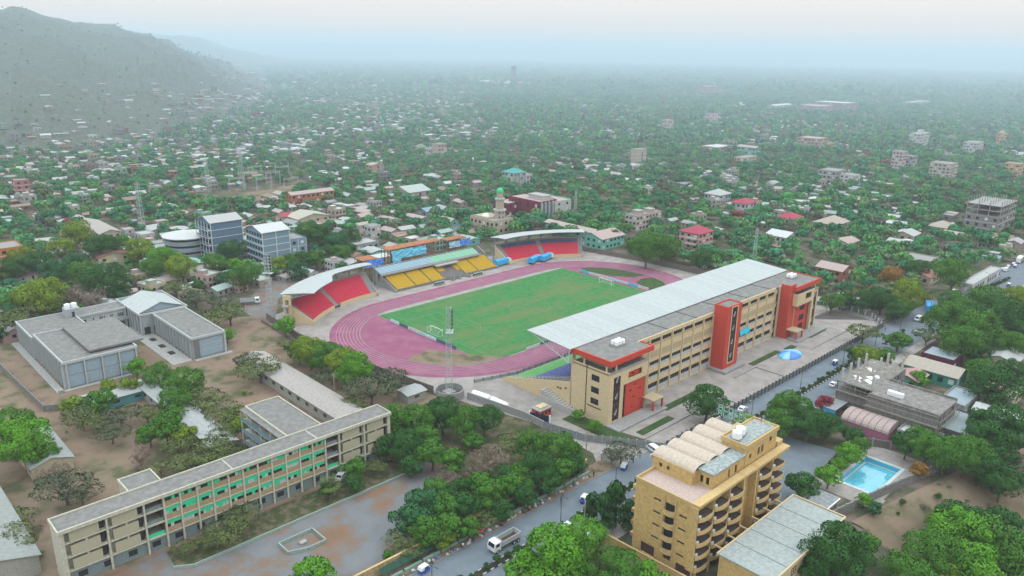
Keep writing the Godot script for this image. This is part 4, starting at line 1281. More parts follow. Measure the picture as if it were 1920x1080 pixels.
# ---------------------------------------------------------------- grey courtyard building
func build_courtyard() -> void:
	var wall := M("pale grey render", 0.40, 0.43, 0.45, 0.9, "soft", 0.06)
	var trim := M("light grey trim", 0.50, 0.53, 0.54, 0.9, "soft", 0.06)
	var bluep := M("blue grey panel", 0.34, 0.44, 0.52, 0.85, "soft", 0.05)
	var roof := ground_mat("courtyard roof screed", "roofslab", 34.0)
	var dk := glassm("dark glass", 0.02, 0.024, 0.03)
	var fr := M("white frame", 0.6, 0.62, 0.63, 0.6, "")
	var white := M("white roof sheet")
	var t := thing("courtyard_building", "grey two-storey U-shaped building with a white gable and garden court", "building")
	var para := func(x0: float, x1: float, z0: float, z1: float, y: float, ph: float) -> void:
		bb(t, "roof_slab", roof, x0 + 0.4, x1 - 0.4, y - 0.3, y, z0 + 0.4, z1 - 0.4)
		bb(t, "parapet", trim, x0, x1, y - 0.4, y + ph, z0, z0 + 0.4)
		bb(t, "parapet", trim, x0, x1, y - 0.4, y + ph, z1 - 0.4, z1)
		bb(t, "parapet", trim, x0, x0 + 0.4, y - 0.4, y + ph, z0 + 0.4, z1 - 0.4)
		bb(t, "parapet", trim, x1 - 0.4, x1, y - 0.4, y + ph, z0 + 0.4, z1 - 0.4)
	# A: hall with the raised roof
	bb(t, "hall_wall", wall, -173.6, -152.0, 0.02, 8.6, -73.0, -39.2)
	para.call(-174.4, -151.2, -73.4, -38.4, 9.0, 0.5)
	bb(t, "raised_roof_wall", wall, -164.0, -148.8, 9.02, 9.7, -71.0, -43.5)
	bb(t, "raised_roof", roof, -165.2, -147.8, 9.7, 10.3, -72.6, -42.0)
	for k in 10: bx(t, "facade_fin", trim, -174.15, 0.02, -71.6 + k * 3.55, 1.1, 8.55, 0.35)
	for k in 9:
		for f in 2: bx(t, "window", dk, -173.63, 1.0 + f * 4.1, -69.8 + k * 3.55, 0.08, 2.9, 2.2)
	for k in 5: bx(t, "facade_fin", trim, -173.4 + k * 5.4, 0.02, -38.75, 0.4, 8.55, 0.8)
	for k in 4:
		for f in 2: bx(t, "wall_panel", bluep, -170.7 + k * 5.4, 0.3 + f * 4.2, -39.1, 4.7, 3.9, 0.16)
	# B: rear left block
	bb(t, "block_wall", wall, -174.2, -156.8, 0.02, 7.6, -95.2, -73.5)
	para.call(-175.0, -156.2, -96.0, -73.45, 8.0, 0.45)
	for k in 7: bx(t, "facade_fin", trim, -174.7, 0.02, -94.2 + k * 3.4, 1.0, 7.6, 0.3)
	for k in 6:
		for f in 2: bx(t, "window", dk, -174.25, 0.9 + f * 3.6, -92.5 + k * 3.4, 0.1, 2.4, 2.2)
	bb(t, "tank_room", wall, -159.6, -154.6, 8.02, 11.2, -93.4, -88.8)
	bx(t, "tank_room_door", dk, -157.1, 8.05, -88.75, 0.9, 2.0, 0.08)
	# C: back strip facing the court
	bb(t, "block_wall", M("white court wall", 0.55, 0.58, 0.58, 0.9, "soft", 0.1), -156.6, -138.6, 0.02, 7.4, -97.0, -88.6)
	para.call(-156.15, -138.0, -97.6, -87.9, 7.8, 0.45)
	bb(t, "gallery", trim, -156.6, -138.6, 3.5, 3.9, -88.55, -86.6)
	bb(t, "gallery_rail", wall, -156.6, -138.6, 3.9, 4.7, -86.75, -86.6)
	for k in 5: bx(t, "gallery_column", trim, -155.6 + k * 4.1, 0.02, -86.8, 0.3, 7.4, 0.3)
	for k in 5:
		for f in 2: window(t, -154.2 + k * 3.4, 1.0 + f * 3.7, -88.5, 2.3 if k % 2 == 0 else 1.2, 1.5, fr, dk, 3 if k % 2 == 0 else 2, 2)
	# D: gabled centre
	bb(t, "block_wall", wall, -138.0, -121.0, 0.02, 8.0, -99.0, -73.2)
	para.call(-138.6, -120.2, -99.6, -72.8, 8.3, 0.4)
	var g := MB.new()
	g.profile(PackedVector2Array([Vector2(-8.2, 0), Vector2(8.2, 0), Vector2(0, 3.1)]), -9.5, 9.5)
	part(t, "gable_body", g.mesh(), bluep, Vector3(-129.8, 8.42, -84.5))
	for s in [-1.0, 1.0]:
		var r := MB.new()
		r.bar(Vector3(s * 0.02, 3.2, 0), Vector3(s * 8.7, 0.08, 0), 20.2, 0.14)
		part(t, "gable_roof", r.mesh(), white, Vector3(-129.8, 8.45, -84.5))
	for k in 5: bx(t, "court_column", trim, -138.4, 0.02, -86.0 + k * 3.2, 0.4, 8.0, 0.4)
	for k in 4: bx(t, "window", dk, -138.02, 1.0 if k % 2 == 0 else 4.6, -84.2 + k * 3.2, 0.08, 2.4, 2.0)
	for x in [-136.2, -132.6]: bx(t, "entrance_glazing", dk, x, 0.3, -73.15, 2.2, 2.8, 0.1)
	# E: right wing
	bb(t, "block_wall", wall, -133.2, -122.0, 0.02, 7.4, -72.7, -36.6)
	para.call(-133.9, -121.4, -72.75, -36.0, 7.9, 0.5)
	for k in 12: bx(t, "facade_fin", trim, -133.6, 0.02, -71.0 + k * 3.0, 0.8, 7.4, 0.3)
	for k in 11:
		for f in 2: bx(t, "window", dk if (k + f) % 3 else fr, -133.23, 1.1 + f * 3.4, -69.5 + k * 3.0, 0.08, 1.5, 1.6)
	bb(t, "end_panel", bluep, -131.0, -122.6, 0.6, 6.8, -36.62, -36.4)
	for f in 2: bb(t, "end_panel_joint", trim, -131.0, -122.6, 2.6 + f * 2.1, 2.8 + f * 2.1, -36.42, -36.32)
	bx(t, "corner_fin", trim, -121.7, 0.02, -36.4, 0.7, 7.4, 0.7)
	bx(t, "rubble_pier", M("rubble stone", 0.25, 0.26, 0.27, 0.95, "stain", 0.5), -132.0, 0.02, -36.4, 1.8, 7.4, 0.5)
	bb(t, "plinth_path", M("pale concrete", 0.42, 0.41, 0.4, 0.9, "worn", 0.06), -177.0, -152.2, 0.02, 0.25, -38.3, -36.6)
	bb(t, "plinth_path", M("pale concrete"), -177.4, -175.1, 0.02, 0.25, -96.0, -36.6)
	bb(t, "plinth_path", M("pale concrete"), -133.6, -120.0, 0.02, 0.2, -35.95, -34.0)
	bb(t, "court_path", M("pale concrete"), -141.0, -134.1, 0.05, 0.14, -86.5, -36.0)
	for k in 3: bx(t, "court_bed", M("dark soil", 0.05, 0.055, 0.03, 1.0, "stain", 0.3), -137.0, 0.12, -66.0 + k * 9.0, 2.0, 0.12, 3.6)
	var q := thing("roof_tank", "pair of round white tanks on the grey courtyard roof", "water tank", Vector3(-157.1, 11.22, -91.2))
	for e in [-1.15, 1.15]: tank(q, Vector3(e, 0, 0), 1.1, 1.7)

# ---------------------------------------------------------------- hotel
func build_hotel() -> void:
	var och := M("ochre render", 0.66, 0.45, 0.18, 0.9, "worn", 0.05)
	var och2 := M("pale ochre trim", 0.66, 0.47, 0.22, 0.9, "worn", 0.08)
	var vault := M("cream vault skin", 0.60, 0.50, 0.41, 0.85, "worn", 0.07)
	var terr := M("pink terrace screed", 0.56, 0.43, 0.38, 0.9, "worn", 0.09)
	var flat := M("pale blue flat roof", 0.42, 0.47, 0.47, 0.85, "stain", 0.1)
	var dk := glassm("window glass and opening shade", 0.022, 0.025, 0.028)
	var gl := glassm("dark glass", 0.02, 0.024, 0.03)
	var br := M("brown shutter", 0.10, 0.055, 0.05, 0.8, "soft", 0.4)
	var ac := M("air conditioner white", 0.72, 0.74, 0.74, 0.6, "")
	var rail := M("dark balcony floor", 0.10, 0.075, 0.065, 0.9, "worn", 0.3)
	var t := thing("hotel", "ochre six-storey hotel with a row of barrel vaults on its roof", "hotel")
	var x0 := -106.2; var x1 := -67.5; var z0 := 138.6; var z1 := 154.4
	# walls
	# -x face with slots and the arched balcony stack
	var holes := []
	for k in 4:
		var y := 14.6 - k * 3.15
		holes.append([-(145.4), -(143.5), y + 0.7, y + 1.3])
		if k < 4: holes.append([-(152.0), -(150.1), y - 0.4, y + 0.2])
		holes.append([-149.0, -146.5, y - 0.6, y + 1.5])
	holes.append([-144.6, -140.9, 1.0, 3.6]); holes.append([-154.0, -150.2, 0.6, 3.0]); holes.append([-148.8, -146.9, 2.2, 3.6])
	var w := part(t, "end_wall", holed(-z1, -z0, 0.02, 18.0, 0.0, 0.35, holes), och, Vector3(x0, 0, 0))
	w.basis = Basis(Vector3(0, 0, -1), Vector3.UP, Vector3(1, 0, 0))
	for h in holes: bb(t, "end_opening", br if h[3] < 3.7 else dk, x0 + 0.3, x0 + 0.36, h[2] - 0.1, h[3] + 0.1, -h[1] - 0.1, -h[0] + 0.1)
	for k in 4:
		var y := 14.6 - k * 3.15
		var b := MB.new()
		for i in 8:
			var a := PI * i / 8; var c := PI * (i + 1) / 8
			b.quad(Vector3(0, -0.6, cos(a) * 1.5), Vector3(-sin(a) * 1.2, -0.6, cos(a) * 1.5), Vector3(-sin(a) * 1.2, -0.6, cos(c) * 1.5), Vector3(0, -0.6, cos(c) * 1.5))
			b.quad(Vector3(-sin(c) * 1.1, -1.0, cos(c) * 1.5), Vector3(-sin(a) * 1.1, -1.0, cos(a) * 1.5), Vector3(-sin(a) * 1.1, 0.35, cos(a) * 1.5), Vector3(-sin(c) * 1.1, 0.35, cos(c) * 1.5))
			b.quad(Vector3(-sin(a) * 1.0, -1.0, cos(a) * 1.4), Vector3(-sin(c) * 1.0, -1.0, cos(c) * 1.4), Vector3(-sin(c) * 1.0, 0.35, cos(c) * 1.4), Vector3(-sin(a) * 1.0, 0.35, cos(a) * 1.4))
		part(t, "arched_balcony", b.mesh(), och2, Vector3(x0, y, 147.75))
	for e in [[146.3, 0.25], [149.2, 0.25]]: bx(t, "end_pilaster", och2, x0 - 0.1, 3.6, e[0], 0.25, 14.0, e[1])
	bb(t, "rear_wall", och, x0 + 0.36, x1, 0.02, 18.0, z0, z0 + 0.35)
	bb(t, "far_wall", och, x1 - 0.35, x1, 0.02, 18.0, z0 + 0.36, z1 - 1.6)
	for f in range(1, 6): bb(t, "floor_slab", och2, x0 + 0.37, x1 - 0.36, 3.05 * f - 0.15, 3.05 * f + 0.1, z0 + 0.36, z1 - 1.7)
	# front wall set behind the balconies, with windows and doors
	var fh := []
	for f in 6:
		for k in 6:
			var x := -103.4 + k * 6.2
			if k == 3: continue
			fh.append([x - 1.6, x + 1.6, 3.05 * f + 0.25, 3.05 * f + 2.35])
		fh.append([-86.2, -84.6, 3.05 * f + 1.1, 3.05 * f + 2.0])
	wall_x(t, "front_wall", och, x0 + 0.36, x1 - 0.36, 0.02, 18.0, z1 - 1.9, z1 - 1.6, fh)
	for h in fh: bb(t, "room_window", gl, h[0] - 0.05, h[1] + 0.05, h[2] - 0.05, h[3] + 0.05, z1 - 1.98, z1 - 1.92)
	# balconies: floor, curved parapet, side wall, air conditioner
	for f in range(1, 6):
		for k in 6:
			if k == 3: continue
			var x := -103.4 + k * 6.2
			var y := 3.05 * f - 0.1
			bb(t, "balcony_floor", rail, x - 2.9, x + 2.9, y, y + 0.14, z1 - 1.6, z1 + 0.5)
			var b := MB.new()
			for i in 10:
				var u0 := -1.0 + 0.2 * i; var u1 := u0 + 0.2
				var d0 := 0.5 + 0.75 * (1.0 - u0 * u0); var d1 := 0.5 + 0.75 * (1.0 - u1 * u1)
				var p := Vector3(u0 * 2.9, -0.25, d0); var q := Vector3(u1 * 2.9, -0.25, d1)
				var up := Vector3(0, 0.95, 0)
				b.quad(p, q, q + up, p + up); b.quad(q - Vector3(0, 0, 0.14), p - Vector3(0, 0, 0.14), p + up - Vector3(0, 0, 0.14), q + up - Vector3(0, 0, 0.14))
				b.quad(p + up, q + up, q + up - Vector3(0, 0, 0.14), p + up - Vector3(0, 0, 0.14))
				b.up_tri(Vector3(u0 * 2.9, 0.13, 0.4), Vector3(u1 * 2.9, 0.13, 0.4), Vector3(u1 * 2.9, 0.13, d1)); b.up_tri(Vector3(u0 * 2.9, 0.13, 0.4), Vector3(u1 * 2.9, 0.13, d1), Vector3(u0 * 2.9, 0.13, d0))
			part(t, "balcony_parapet", b.mesh(), och2, Vector3(x, y, z1))
			bb(t, "balcony_side", och, x - 3.1, x - 2.92, y - 0.2, y + 2.9, z1 - 1.6, z1 + 0.35)
			bx(t, "air_conditioner", ac, x - 2.0, y + 0.15, z1 + 0.1, 0.85, 0.7, 0.4)
			if (k + f) % 2 == 0: bx(t, "air_conditioner", ac, x + 1.6, y + 0.9, z1 - 1.4, 0.85, 0.6, 0.4)
	# ground floor front posts
	for k in 8: bx(t, "ground_column", och2, -105.6 + k * 5.3, 0.02, z1 + 0.3, 0.4, 2.9, 0.4)
	# recess in the middle
	bb(t, "recess_pier", och, -88.2, -87.6, 0.02, 18.6, z1 - 1.6, z1 + 0.2)
	bb(t, "recess_pier", och, -82.6, -82.0, 0.02, 18.6, z1 - 1.6, z1 + 0.2)
	# terrace and its parapet
	bb(t, "terrace", terr, x0 + 0.36, x1 - 0.36, 17.6, 18.02, z0 + 0.36, z1 - 1.62)
	for e in [[x0 - 0.1, x0 + 0.15, z0 - 0.1, z1 + 0.2], [x0 + 0.15, x1, z0 - 0.1, z0 + 0.15]]: bb(t, "terrace_parapet", och2, e[0], e[1], 18.02, 18.75, e[2], e[3])
	bb(t, "terrace_parapet", och2, x0 + 0.15, x1, 18.02, 18.6, z1 - 1.6, z1 + 0.3)
	for k in 9: bx(t, "side_balcony", och2, x0 + 2.0 + (k % 3) * 0.0, 3.0 + (k % 5) * 3.05, z0 - 0.6, 3.0, 0.9, 1.1)
	# vaulted top storey
	bb(t, "top_wall", och, -99.6, -99.3, 18.02, 21.2, 138.0, 148.4)
	for e in [[140.2, 0.7], [142.2, 0.7]]: bx(t, "top_window", dk, -99.63, 19.4, e[0], 0.06, 0.8, e[1])
	bb(t, "top_wall", och, -99.3, -73.0, 18.02, 20.4, 138.0, 138.3)
	bb(t, "top_wall", och, -99.3, -73.0, 18.02, 21.0, 148.1, 148.4)
	for k in 5:
		var b := MB.new()
		var wv := 5.2
		for i in 10:
			var a := PI * i / 10; var c := PI * (i + 1) / 10
			var p := Vector3(-cos(a) * wv * 0.5, sin(a) * 1.5, 0); var q := Vector3(-cos(c) * wv * 0.5, sin(c) * 1.5, 0)
			var ln := Vector3(0, 0, 11.0)
			b.quad(p + ln, q + ln, q, p)
			b.quad(p * 0.93, q * 0.93, q * 0.93 + ln, p * 0.93 + ln)
			b.quad(p * 0.93 + ln, q * 0.93 + ln, q + ln, p + ln)
			b.quad(q * 0.93, p * 0.93, p, q)
		part(t, "barrel_vault", b.mesh(), vault, Vector3(-96.9 + k * 5.2, 20.9, 137.7))
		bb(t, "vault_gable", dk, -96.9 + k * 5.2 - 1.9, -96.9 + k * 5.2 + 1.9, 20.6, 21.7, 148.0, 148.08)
	bb(t, "vault_parapet", vault, -100.0, -71.0, 20.4, 21.2, 137.3, 137.65)
	# front rooms on the terrace
	wall_x(t, "penthouse_wall", och, -97.6, -84.6, 18.02, 21.4, 152.0, 152.3, [[-88.6, -87.6, 18.3, 20.4], [-91.4, -90.6, 18.3, 20.4]])
	var pw := part(t, "penthouse_wall", holed(-152.0, -148.4, 18.02, 21.4, 0, 0.3, [[-151.4, -150.6, 18.6, 20.4], [-149.9, -149.1, 18.6, 20.4]]), och, Vector3(-97.6, 0, 0))
	pw.basis = Basis(Vector3(0, 0, -1), Vector3.UP, Vector3(1, 0, 0))
	bb(t, "penthouse_inside", br, -97.2, -84.8, 18.1, 20.9, 150.6, 150.8)
	bb(t, "penthouse_roof", flat, -97.9, -84.6, 21.4, 21.75, 148.5, 152.6)
	bb(t, "stair_tower", och, -84.5, -70.4, 18.02, 23.6, 146.2, 152.4)
	bb(t, "stair_tower_roof", flat, -84.0, -70.9, 23.6, 23.7, 146.7, 151.9)
	for e in [[-84.8, -70.1, 152.4, 152.7], [-84.8, -70.1, 145.9, 146.2]]: bb(t, "tower_parapet", och2, e[0], e[1], 22.9, 24.0, e[2], e[3])
	for e in [[-84.8, -84.5], [-70.4, -70.1]]: bb(t, "tower_parapet", och2, e[0], e[1], 22.9, 24.0, 146.2, 152.4)
	for e in [[-82.4, 20.0], [-78.6, 19.6], [-77.0, 19.6], [-73.4, 21.2]]: bx(t, "tower_window", dk, e[0], e[1], 152.42, 0.9, 1.7 if e[1] < 20 else 1.0, 0.06)
	bb(t, "far_terrace_wall", och2, -70.0, x1, 18.02, 19.6, z0 + 2, z1 - 1.7)
	# tanks
	var q := thing("roof_tank", "pair of round white tanks on the hotel stair tower", "water tank", Vector3(-81.6, 23.72, 148.6), 0.2)
	for e in [-1.25, 1.25]: tank(q, Vector3(e, 0.25, 0), 1.15, 1.8)
	bx(q, "stand", M("grey steel", 0.2, 0.21, 0.23, 0.6, ""), 0, 0, 0, 5.2, 0.25, 2.4)
	# roof sign with outlined letters, too blurred to read in the photograph
	var s := thing("roof_sign", "mint green outlined lettering sign on the hotel roof edge", "sign", Vector3(-71.2, 21.2, 142.6), -PI * 0.5)
	var mint := M("mint sign tube", 0.30, 0.62, 0.48, 0.5, "")
	var fb := MB.new()
	for k in 6: fb.bar(Vector3(-6 + k * 2.4, 0, 0.2), Vector3(-6 + k * 2.4, 3.6, 0.2), 0.1)
	for k in 3: fb.bar(Vector3(-6.2, 0.4 + k * 1.4, 0.2), Vector3(6.2, 0.4 + k * 1.4, 0.2), 0.08)
	part(s, "sign_frame", fb.mesh(), M("grey steel"))
	for row in 2:
		for k in 8:
			if row == 1 and k > 5: continue
			var b := MB.new()
			var x := -5.6 + k * 1.45
			var y := 0.3 + row * 1.6
			var wd := 1.0; var hh := 1.2
			b.bar(Vector3(x, y, 0), Vector3(x, y + hh, 0), 0.16)
			if k % 3 != 1: b.bar(Vector3(x, y + hh, 0), Vector3(x + wd, y + hh, 0), 0.16)
			if k % 2 == 0: b.bar(Vector3(x + wd, y, 0), Vector3(x + wd, y + hh, 0), 0.16)
			b.bar(Vector3(x, y + (0.6 if k % 4 == 0 else 0.0), 0), Vector3(x + wd, y + (0.6 if k % 4 == 0 else 0.0), 0), 0.16)
			part(s, "letter", b.mesh(), mint)
	var e := MB.new()
	for i in 16:
		var a := TAU * i / 16; var c := TAU * (i + 1) / 16
		e.bar(Vector3(7.6 + cos(a) * 1.0, 1.8 + sin(a) * 1.2, 0), Vector3(7.6 + cos(c) * 1.0, 1.8 + sin(c) * 1.2, 0), 0.16)
	e.bar(Vector3(7.6, 1.2, 0), Vector3(7.6, 2.4, 0), 0.4, 0.12)
	e.bar(Vector3(6.8, 0.1, 0), Vector3(8.6, 0.1, 0), 0.2)
	e.bar(Vector3(7.6, 0, 0), Vector3(7.6, 0.7, 0), 0.16)
	part(s, "emblem", e.mesh(), mint)

# ---------------------------------------------------------------- hall and pool beside the hotel
func build_pool_side() -> void:
	var roof := M("pale green grey roof", 0.40, 0.44, 0.43, 0.8, "worn", 0.05)
	var cream := M("cream render")
	var och := M("ochre render")
	var conc := M("grey concrete")
	var gl := glassm("dark glass", 0.02, 0.024, 0.03)
	var t := thing("hotel_hall", "long low hall with a pale panelled flat roof beside the ochre hotel", "hall")
	var hx0 := -103.0; var hx1 := -70.6; var hz0 := 158.6; var hz1 := 170.4
	bb(t, "hall_wall", och, hx0, hx0 + 0.3, -3.0, 7.6, hz0, hz1)
	bb(t, "hall_wall", cream, hx0 + 0.3, hx1, -3.0, 7.6, hz1 - 0.3, hz1)
	bb(t, "hall_wall", cream, hx0 + 0.3, hx1, -1.0, 7.6, hz0, hz0 + 0.3)
	bb(t, "hall_wall", cream, hx1 - 0.3, hx1, -1.0, 7.6, hz0 + 0.3, hz1 - 0.3)
	var n := 5
	for k in n:
		var a := hx0 - 0.2 + (hx1 - hx0 + 0.4) * k / n
		var c := hx0 - 0.2 + (hx1 - hx0 + 0.4) * (k + 1) / n - 0.22
		bb(t, "roof_panel", roof, a, c, 7.6, 7.95, hz0 - 0.2, hz1 + 0.2)
		bb(t, "roof_joint", M("dark roofing felt", 0.12, 0.12, 0.12), c, c + 0.22, 7.6, 7.8, hz0 - 0.1, hz1 + 0.1)
	for e in [[hx0 - 0.4, hx1 + 0.4, hz0 - 0.5, hz0 - 0.2], [hx0 - 0.4, hx1 + 0.4, hz1 + 0.2, hz1 + 0.5], [hx1 + 0.2, hx1 + 0.5, hz0 - 0.2, hz1 + 0.2]]: bb(t, "roof_edge", cream, e[0], e[1], 7.4, 8.2, e[2], e[3])
	for k in 6: window(t, -98.6 + k * 5.2, 4.6, hz1 + 0.02, 2.0, 1.7, M("dark bronze frame"), gl, 2, 2)
	for k in 6: bb(t, "service_beam", cream, -100 + k * 5.2, -99.7 + k * 5.2, 6.8, 7.1, 155.4, hz0 - 0.52)
	# low terrace roof between hall and pool
	var v := thing("terrace_shelter", "grey flat shelter roof between the hall and the pool hedge", "shelter")
	bb(v, "roof_slab", M("roof grey", 0.33, 0.36, 0.37, 0.9, "stain", 0.1), -68.5, -55.5, 3.2, 3.5, 156.0, 163.4)
	for e in [[-68, 156.4], [-56, 156.4], [-68, 163.0], [-56, 163.0]]: bx(v, "post", conc, e[0], 0.02, e[1], 0.3, 3.18, 0.3)
	bb(v, "gutter", M("white paint"), -68.6, -55.4, 3.05, 3.3, 163.4, 163.7)
	# pool: a real basin
	var deck := ground_mat("dusty pool deck", "paving", 40.0)
	var px0 := -41.6; var px1 := -23.4; var pz0 := 157.2; var pz1 := 166.6
	var p := thing("swimming_pool", "half-empty turquoise swimming pool with a tiled rim", "pool")
	var tile := M("turquoise pool tile", 0.07, 0.50, 0.72, 0.4, "soft", 0.2)
	var tile2 := M("pale aqua pool floor", 0.30, 0.60, 0.62, 0.4, "worn", 0.1)
	var rim := M("pale pool rim", 0.56, 0.60, 0.60, 0.6, "soft", 0.2)
	for e in [[-49, px0 - 0.9, 152.6, 170.0], [px1 + 0.9, -14.6, 151.4, 170.0], [px0 - 0.9, px1 + 0.9, 152.0, pz0 - 0.9], [px0 - 0.9, px1 + 0.9, pz1 + 0.9, 169.4]]: bb(p, "deck", deck, e[0], e[1], -0.3, 0.07, e[2], e[3])
	for e in [[px0 - 0.9, px1 + 0.9, pz0 - 0.9, pz0], [px0 - 0.9, px1 + 0.9, pz1, pz1 + 0.9], [px0 - 0.9, px0, pz0, pz1], [px1, px1 + 0.9, pz0, pz1]]:
		bb(p, "rim", rim, e[0], e[1], -0.05, 0.16, e[2], e[3])
		bb(p, "tile_wall", tile, e[0], e[1], -1.9, -0.05, e[2], e[3])
	bb(p, "basin_floor", tile2, px0 - 0.5, px1 + 0.5, -2.0, -1.75, pz0 - 0.5, pz1 + 0.5)
	for k in 3: bb(p, "lane_line", M("dark lane tile", 0.05, 0.2, 0.28, 0.5, ""), px0 + 1, px1 - 1, -1.75, -1.73, pz0 + 2.2 + k * 2.4, pz0 + 2.4 + k * 2.4)
	for k in 4: bb(p, "lane_line", M("dark lane tile"), px0 + 3 + k * 4.0, px0 + 3.2 + k * 4.0, -1.75, -1.735, pz0 + 1, pz1 - 0.5)
	bb(p, "step_ledge", rim, px0 + 0.1, px1 - 0.1, -1.75, -1.25, pz0 + 0.05, pz0 + 0.45)
	bb(p, "step_ledge", rim, px1 - 0.45, px1 - 0.05, -1.75, -1.25, pz0 + 0.5, pz1 - 0.2)
	var wm := StandardMaterial3D.new()
	wm.resource_name = "shallow pool water"
	wm.albedo_color = Color(0.35, 0.8, 0.9, 0.28)
	wm.transparency = BaseMaterial3D.TRANSPARENCY_ALPHA
	wm.roughness = 0.03
	bb(p, "water", wm, px0 + 0.02, px1 - 0.02, -1.4, -1.3, pz0 + 0.47, pz1 - 0.02)
	# stained block wall behind the pool, long retaining wall towards the gully
	wall_line("block_wall", "stained block wall behind the turquoise pool", "wall", [[-44.5, 153.0], [-18.0, 151.5], [-9.5, 168.5]], 2.4, M("stained blockwork", 0.22, 0.20, 0.19, 0.95, "stain", 0.12), 0.3, 4.0, M("grey concrete"))
	wall_line("retaining_wall", "grey retaining wall with posts above the dry gully", "wall", [[-70.4, 163.2], [-59, 164.8], [-40, 168.6], [-11, 175.2]], 2.6, M("grey blockwork", 0.27, 0.265, 0.255, 0.95, "stain", 0.1), 0.4, 3.2, conc)

func build_sheds() -> void:
	var tin := M("pale tin roof", 0.40, 0.42, 0.42, 0.7, "worn", 0.06)
	var tin2 := M("grey asbestos roof", 0.33, 0.35, 0.34, 0.85, "worn", 0.05)
	var warm := M("warm tin roof", 0.42, 0.385, 0.36, 0.8, "worn", 0.05)
	var wall := M("shed wall", 0.40, 0.40, 0.36, 0.95, "worn", 0.1)
	shed("long grey-roofed classroom shed between the school wing and the track wall", -124.5, -115.8, -18.0, 45.5, 3.9, 1.1, false, warm, wall)
	shed("narrow pale-roofed shed behind the school gallery wing", -158.5, -151.6, -21.0, 37.0, 3.7, 0.9, false, tin, wall)
	shed("large grey gabled shed beside the end of the school block", -219.5, -205.4, 10.0, 58.5, 4.6, 2.0, false, tin2, wall)
	shed("grey gabled shed in the bare yard behind the school", -197.0, -187.6, -6.5, 17.5, 4.0, 1.5, false, tin2, M("cream shed wall", 0.5, 0.46, 0.32))
	shed("small pale shed at the edge of the school yard", -222.0, -209.5, -18.0, 3.0, 4.2, 1.4, false, tin, wall)
	shed("low tin-roofed shed with a teal wall beneath trees by the courtyard building", -176.0, -157.0, -22.5, -14.5, 3.2, 0.8, true, tin, M("teal wall", 0.10, 0.30, 0.32))
	shed("small pale hut beside the track wall under dark trees", -98.5, -91.5, 38.0, 44.0, 2.8, 0.5, true, tin, wall, "hut", "hut")
	# hip of rubble tanks: two long white cylinders by the wall
	for k in 2:
		var a := G(918 - 0, 748, 1.2) if k == 0 else G(942, 757, 1.2)
		var q := [G(886, 737, 1.3), G(918, 748, 1.3)] if k == 0 else [G(921, 749, 1.3), G(951, 763, 1.3)]
		var mid: Vector3 = (q[0] + q[1]) * 0.5
		var d: Vector3 = q[1] - q[0]
		var t := thing("storage_cylinder", "long white storage cylinder lying behind the wall of the stand gate", "tank", Vector3(mid.x, 0.03, mid.z), atan2(-d.z, d.x), "white storage cylinders")
		var b := MB.new()
		var L := d.length() * 0.5
		b.tube(Vector3(-L + 0.4, 1.35, 0), Vector3(L - 0.4, 1.35, 0), 1.15, 1.15, 16)
		b.tube(Vector3(-L, 1.35, 0), Vector3(-L + 0.4, 1.35, 0), 0.7, 1.15, 16)
		b.tube(Vector3(L - 0.4, 1.35, 0), Vector3(L, 1.35, 0), 1.15, 0.7, 16)
		part(t, "shell", b.mesh(), M("white tank plastic", 0.85, 0.87, 0.88, 0.4, ""))
		for e in [-0.6, 0.6]: bx(t, "saddle", M("grey concrete"), e * L, 0, 0, 0.5, 0.6, 1.8)

# ---------------------------------------------------------------- trees
var crowns := {}
var leaf_tone := [Color(1, 1, 1), Color(0.8, 0.84, 0.8), Color(1.2, 1.15, 0.95), Color(0.9, 1.0, 1.0), Color(1.3, 1.2, 0.9), Color(0.72, 0.78, 0.8), Color(1.05, 1.1, 1.0), Color(0.95, 0.9, 0.85)]
var trunks := {}

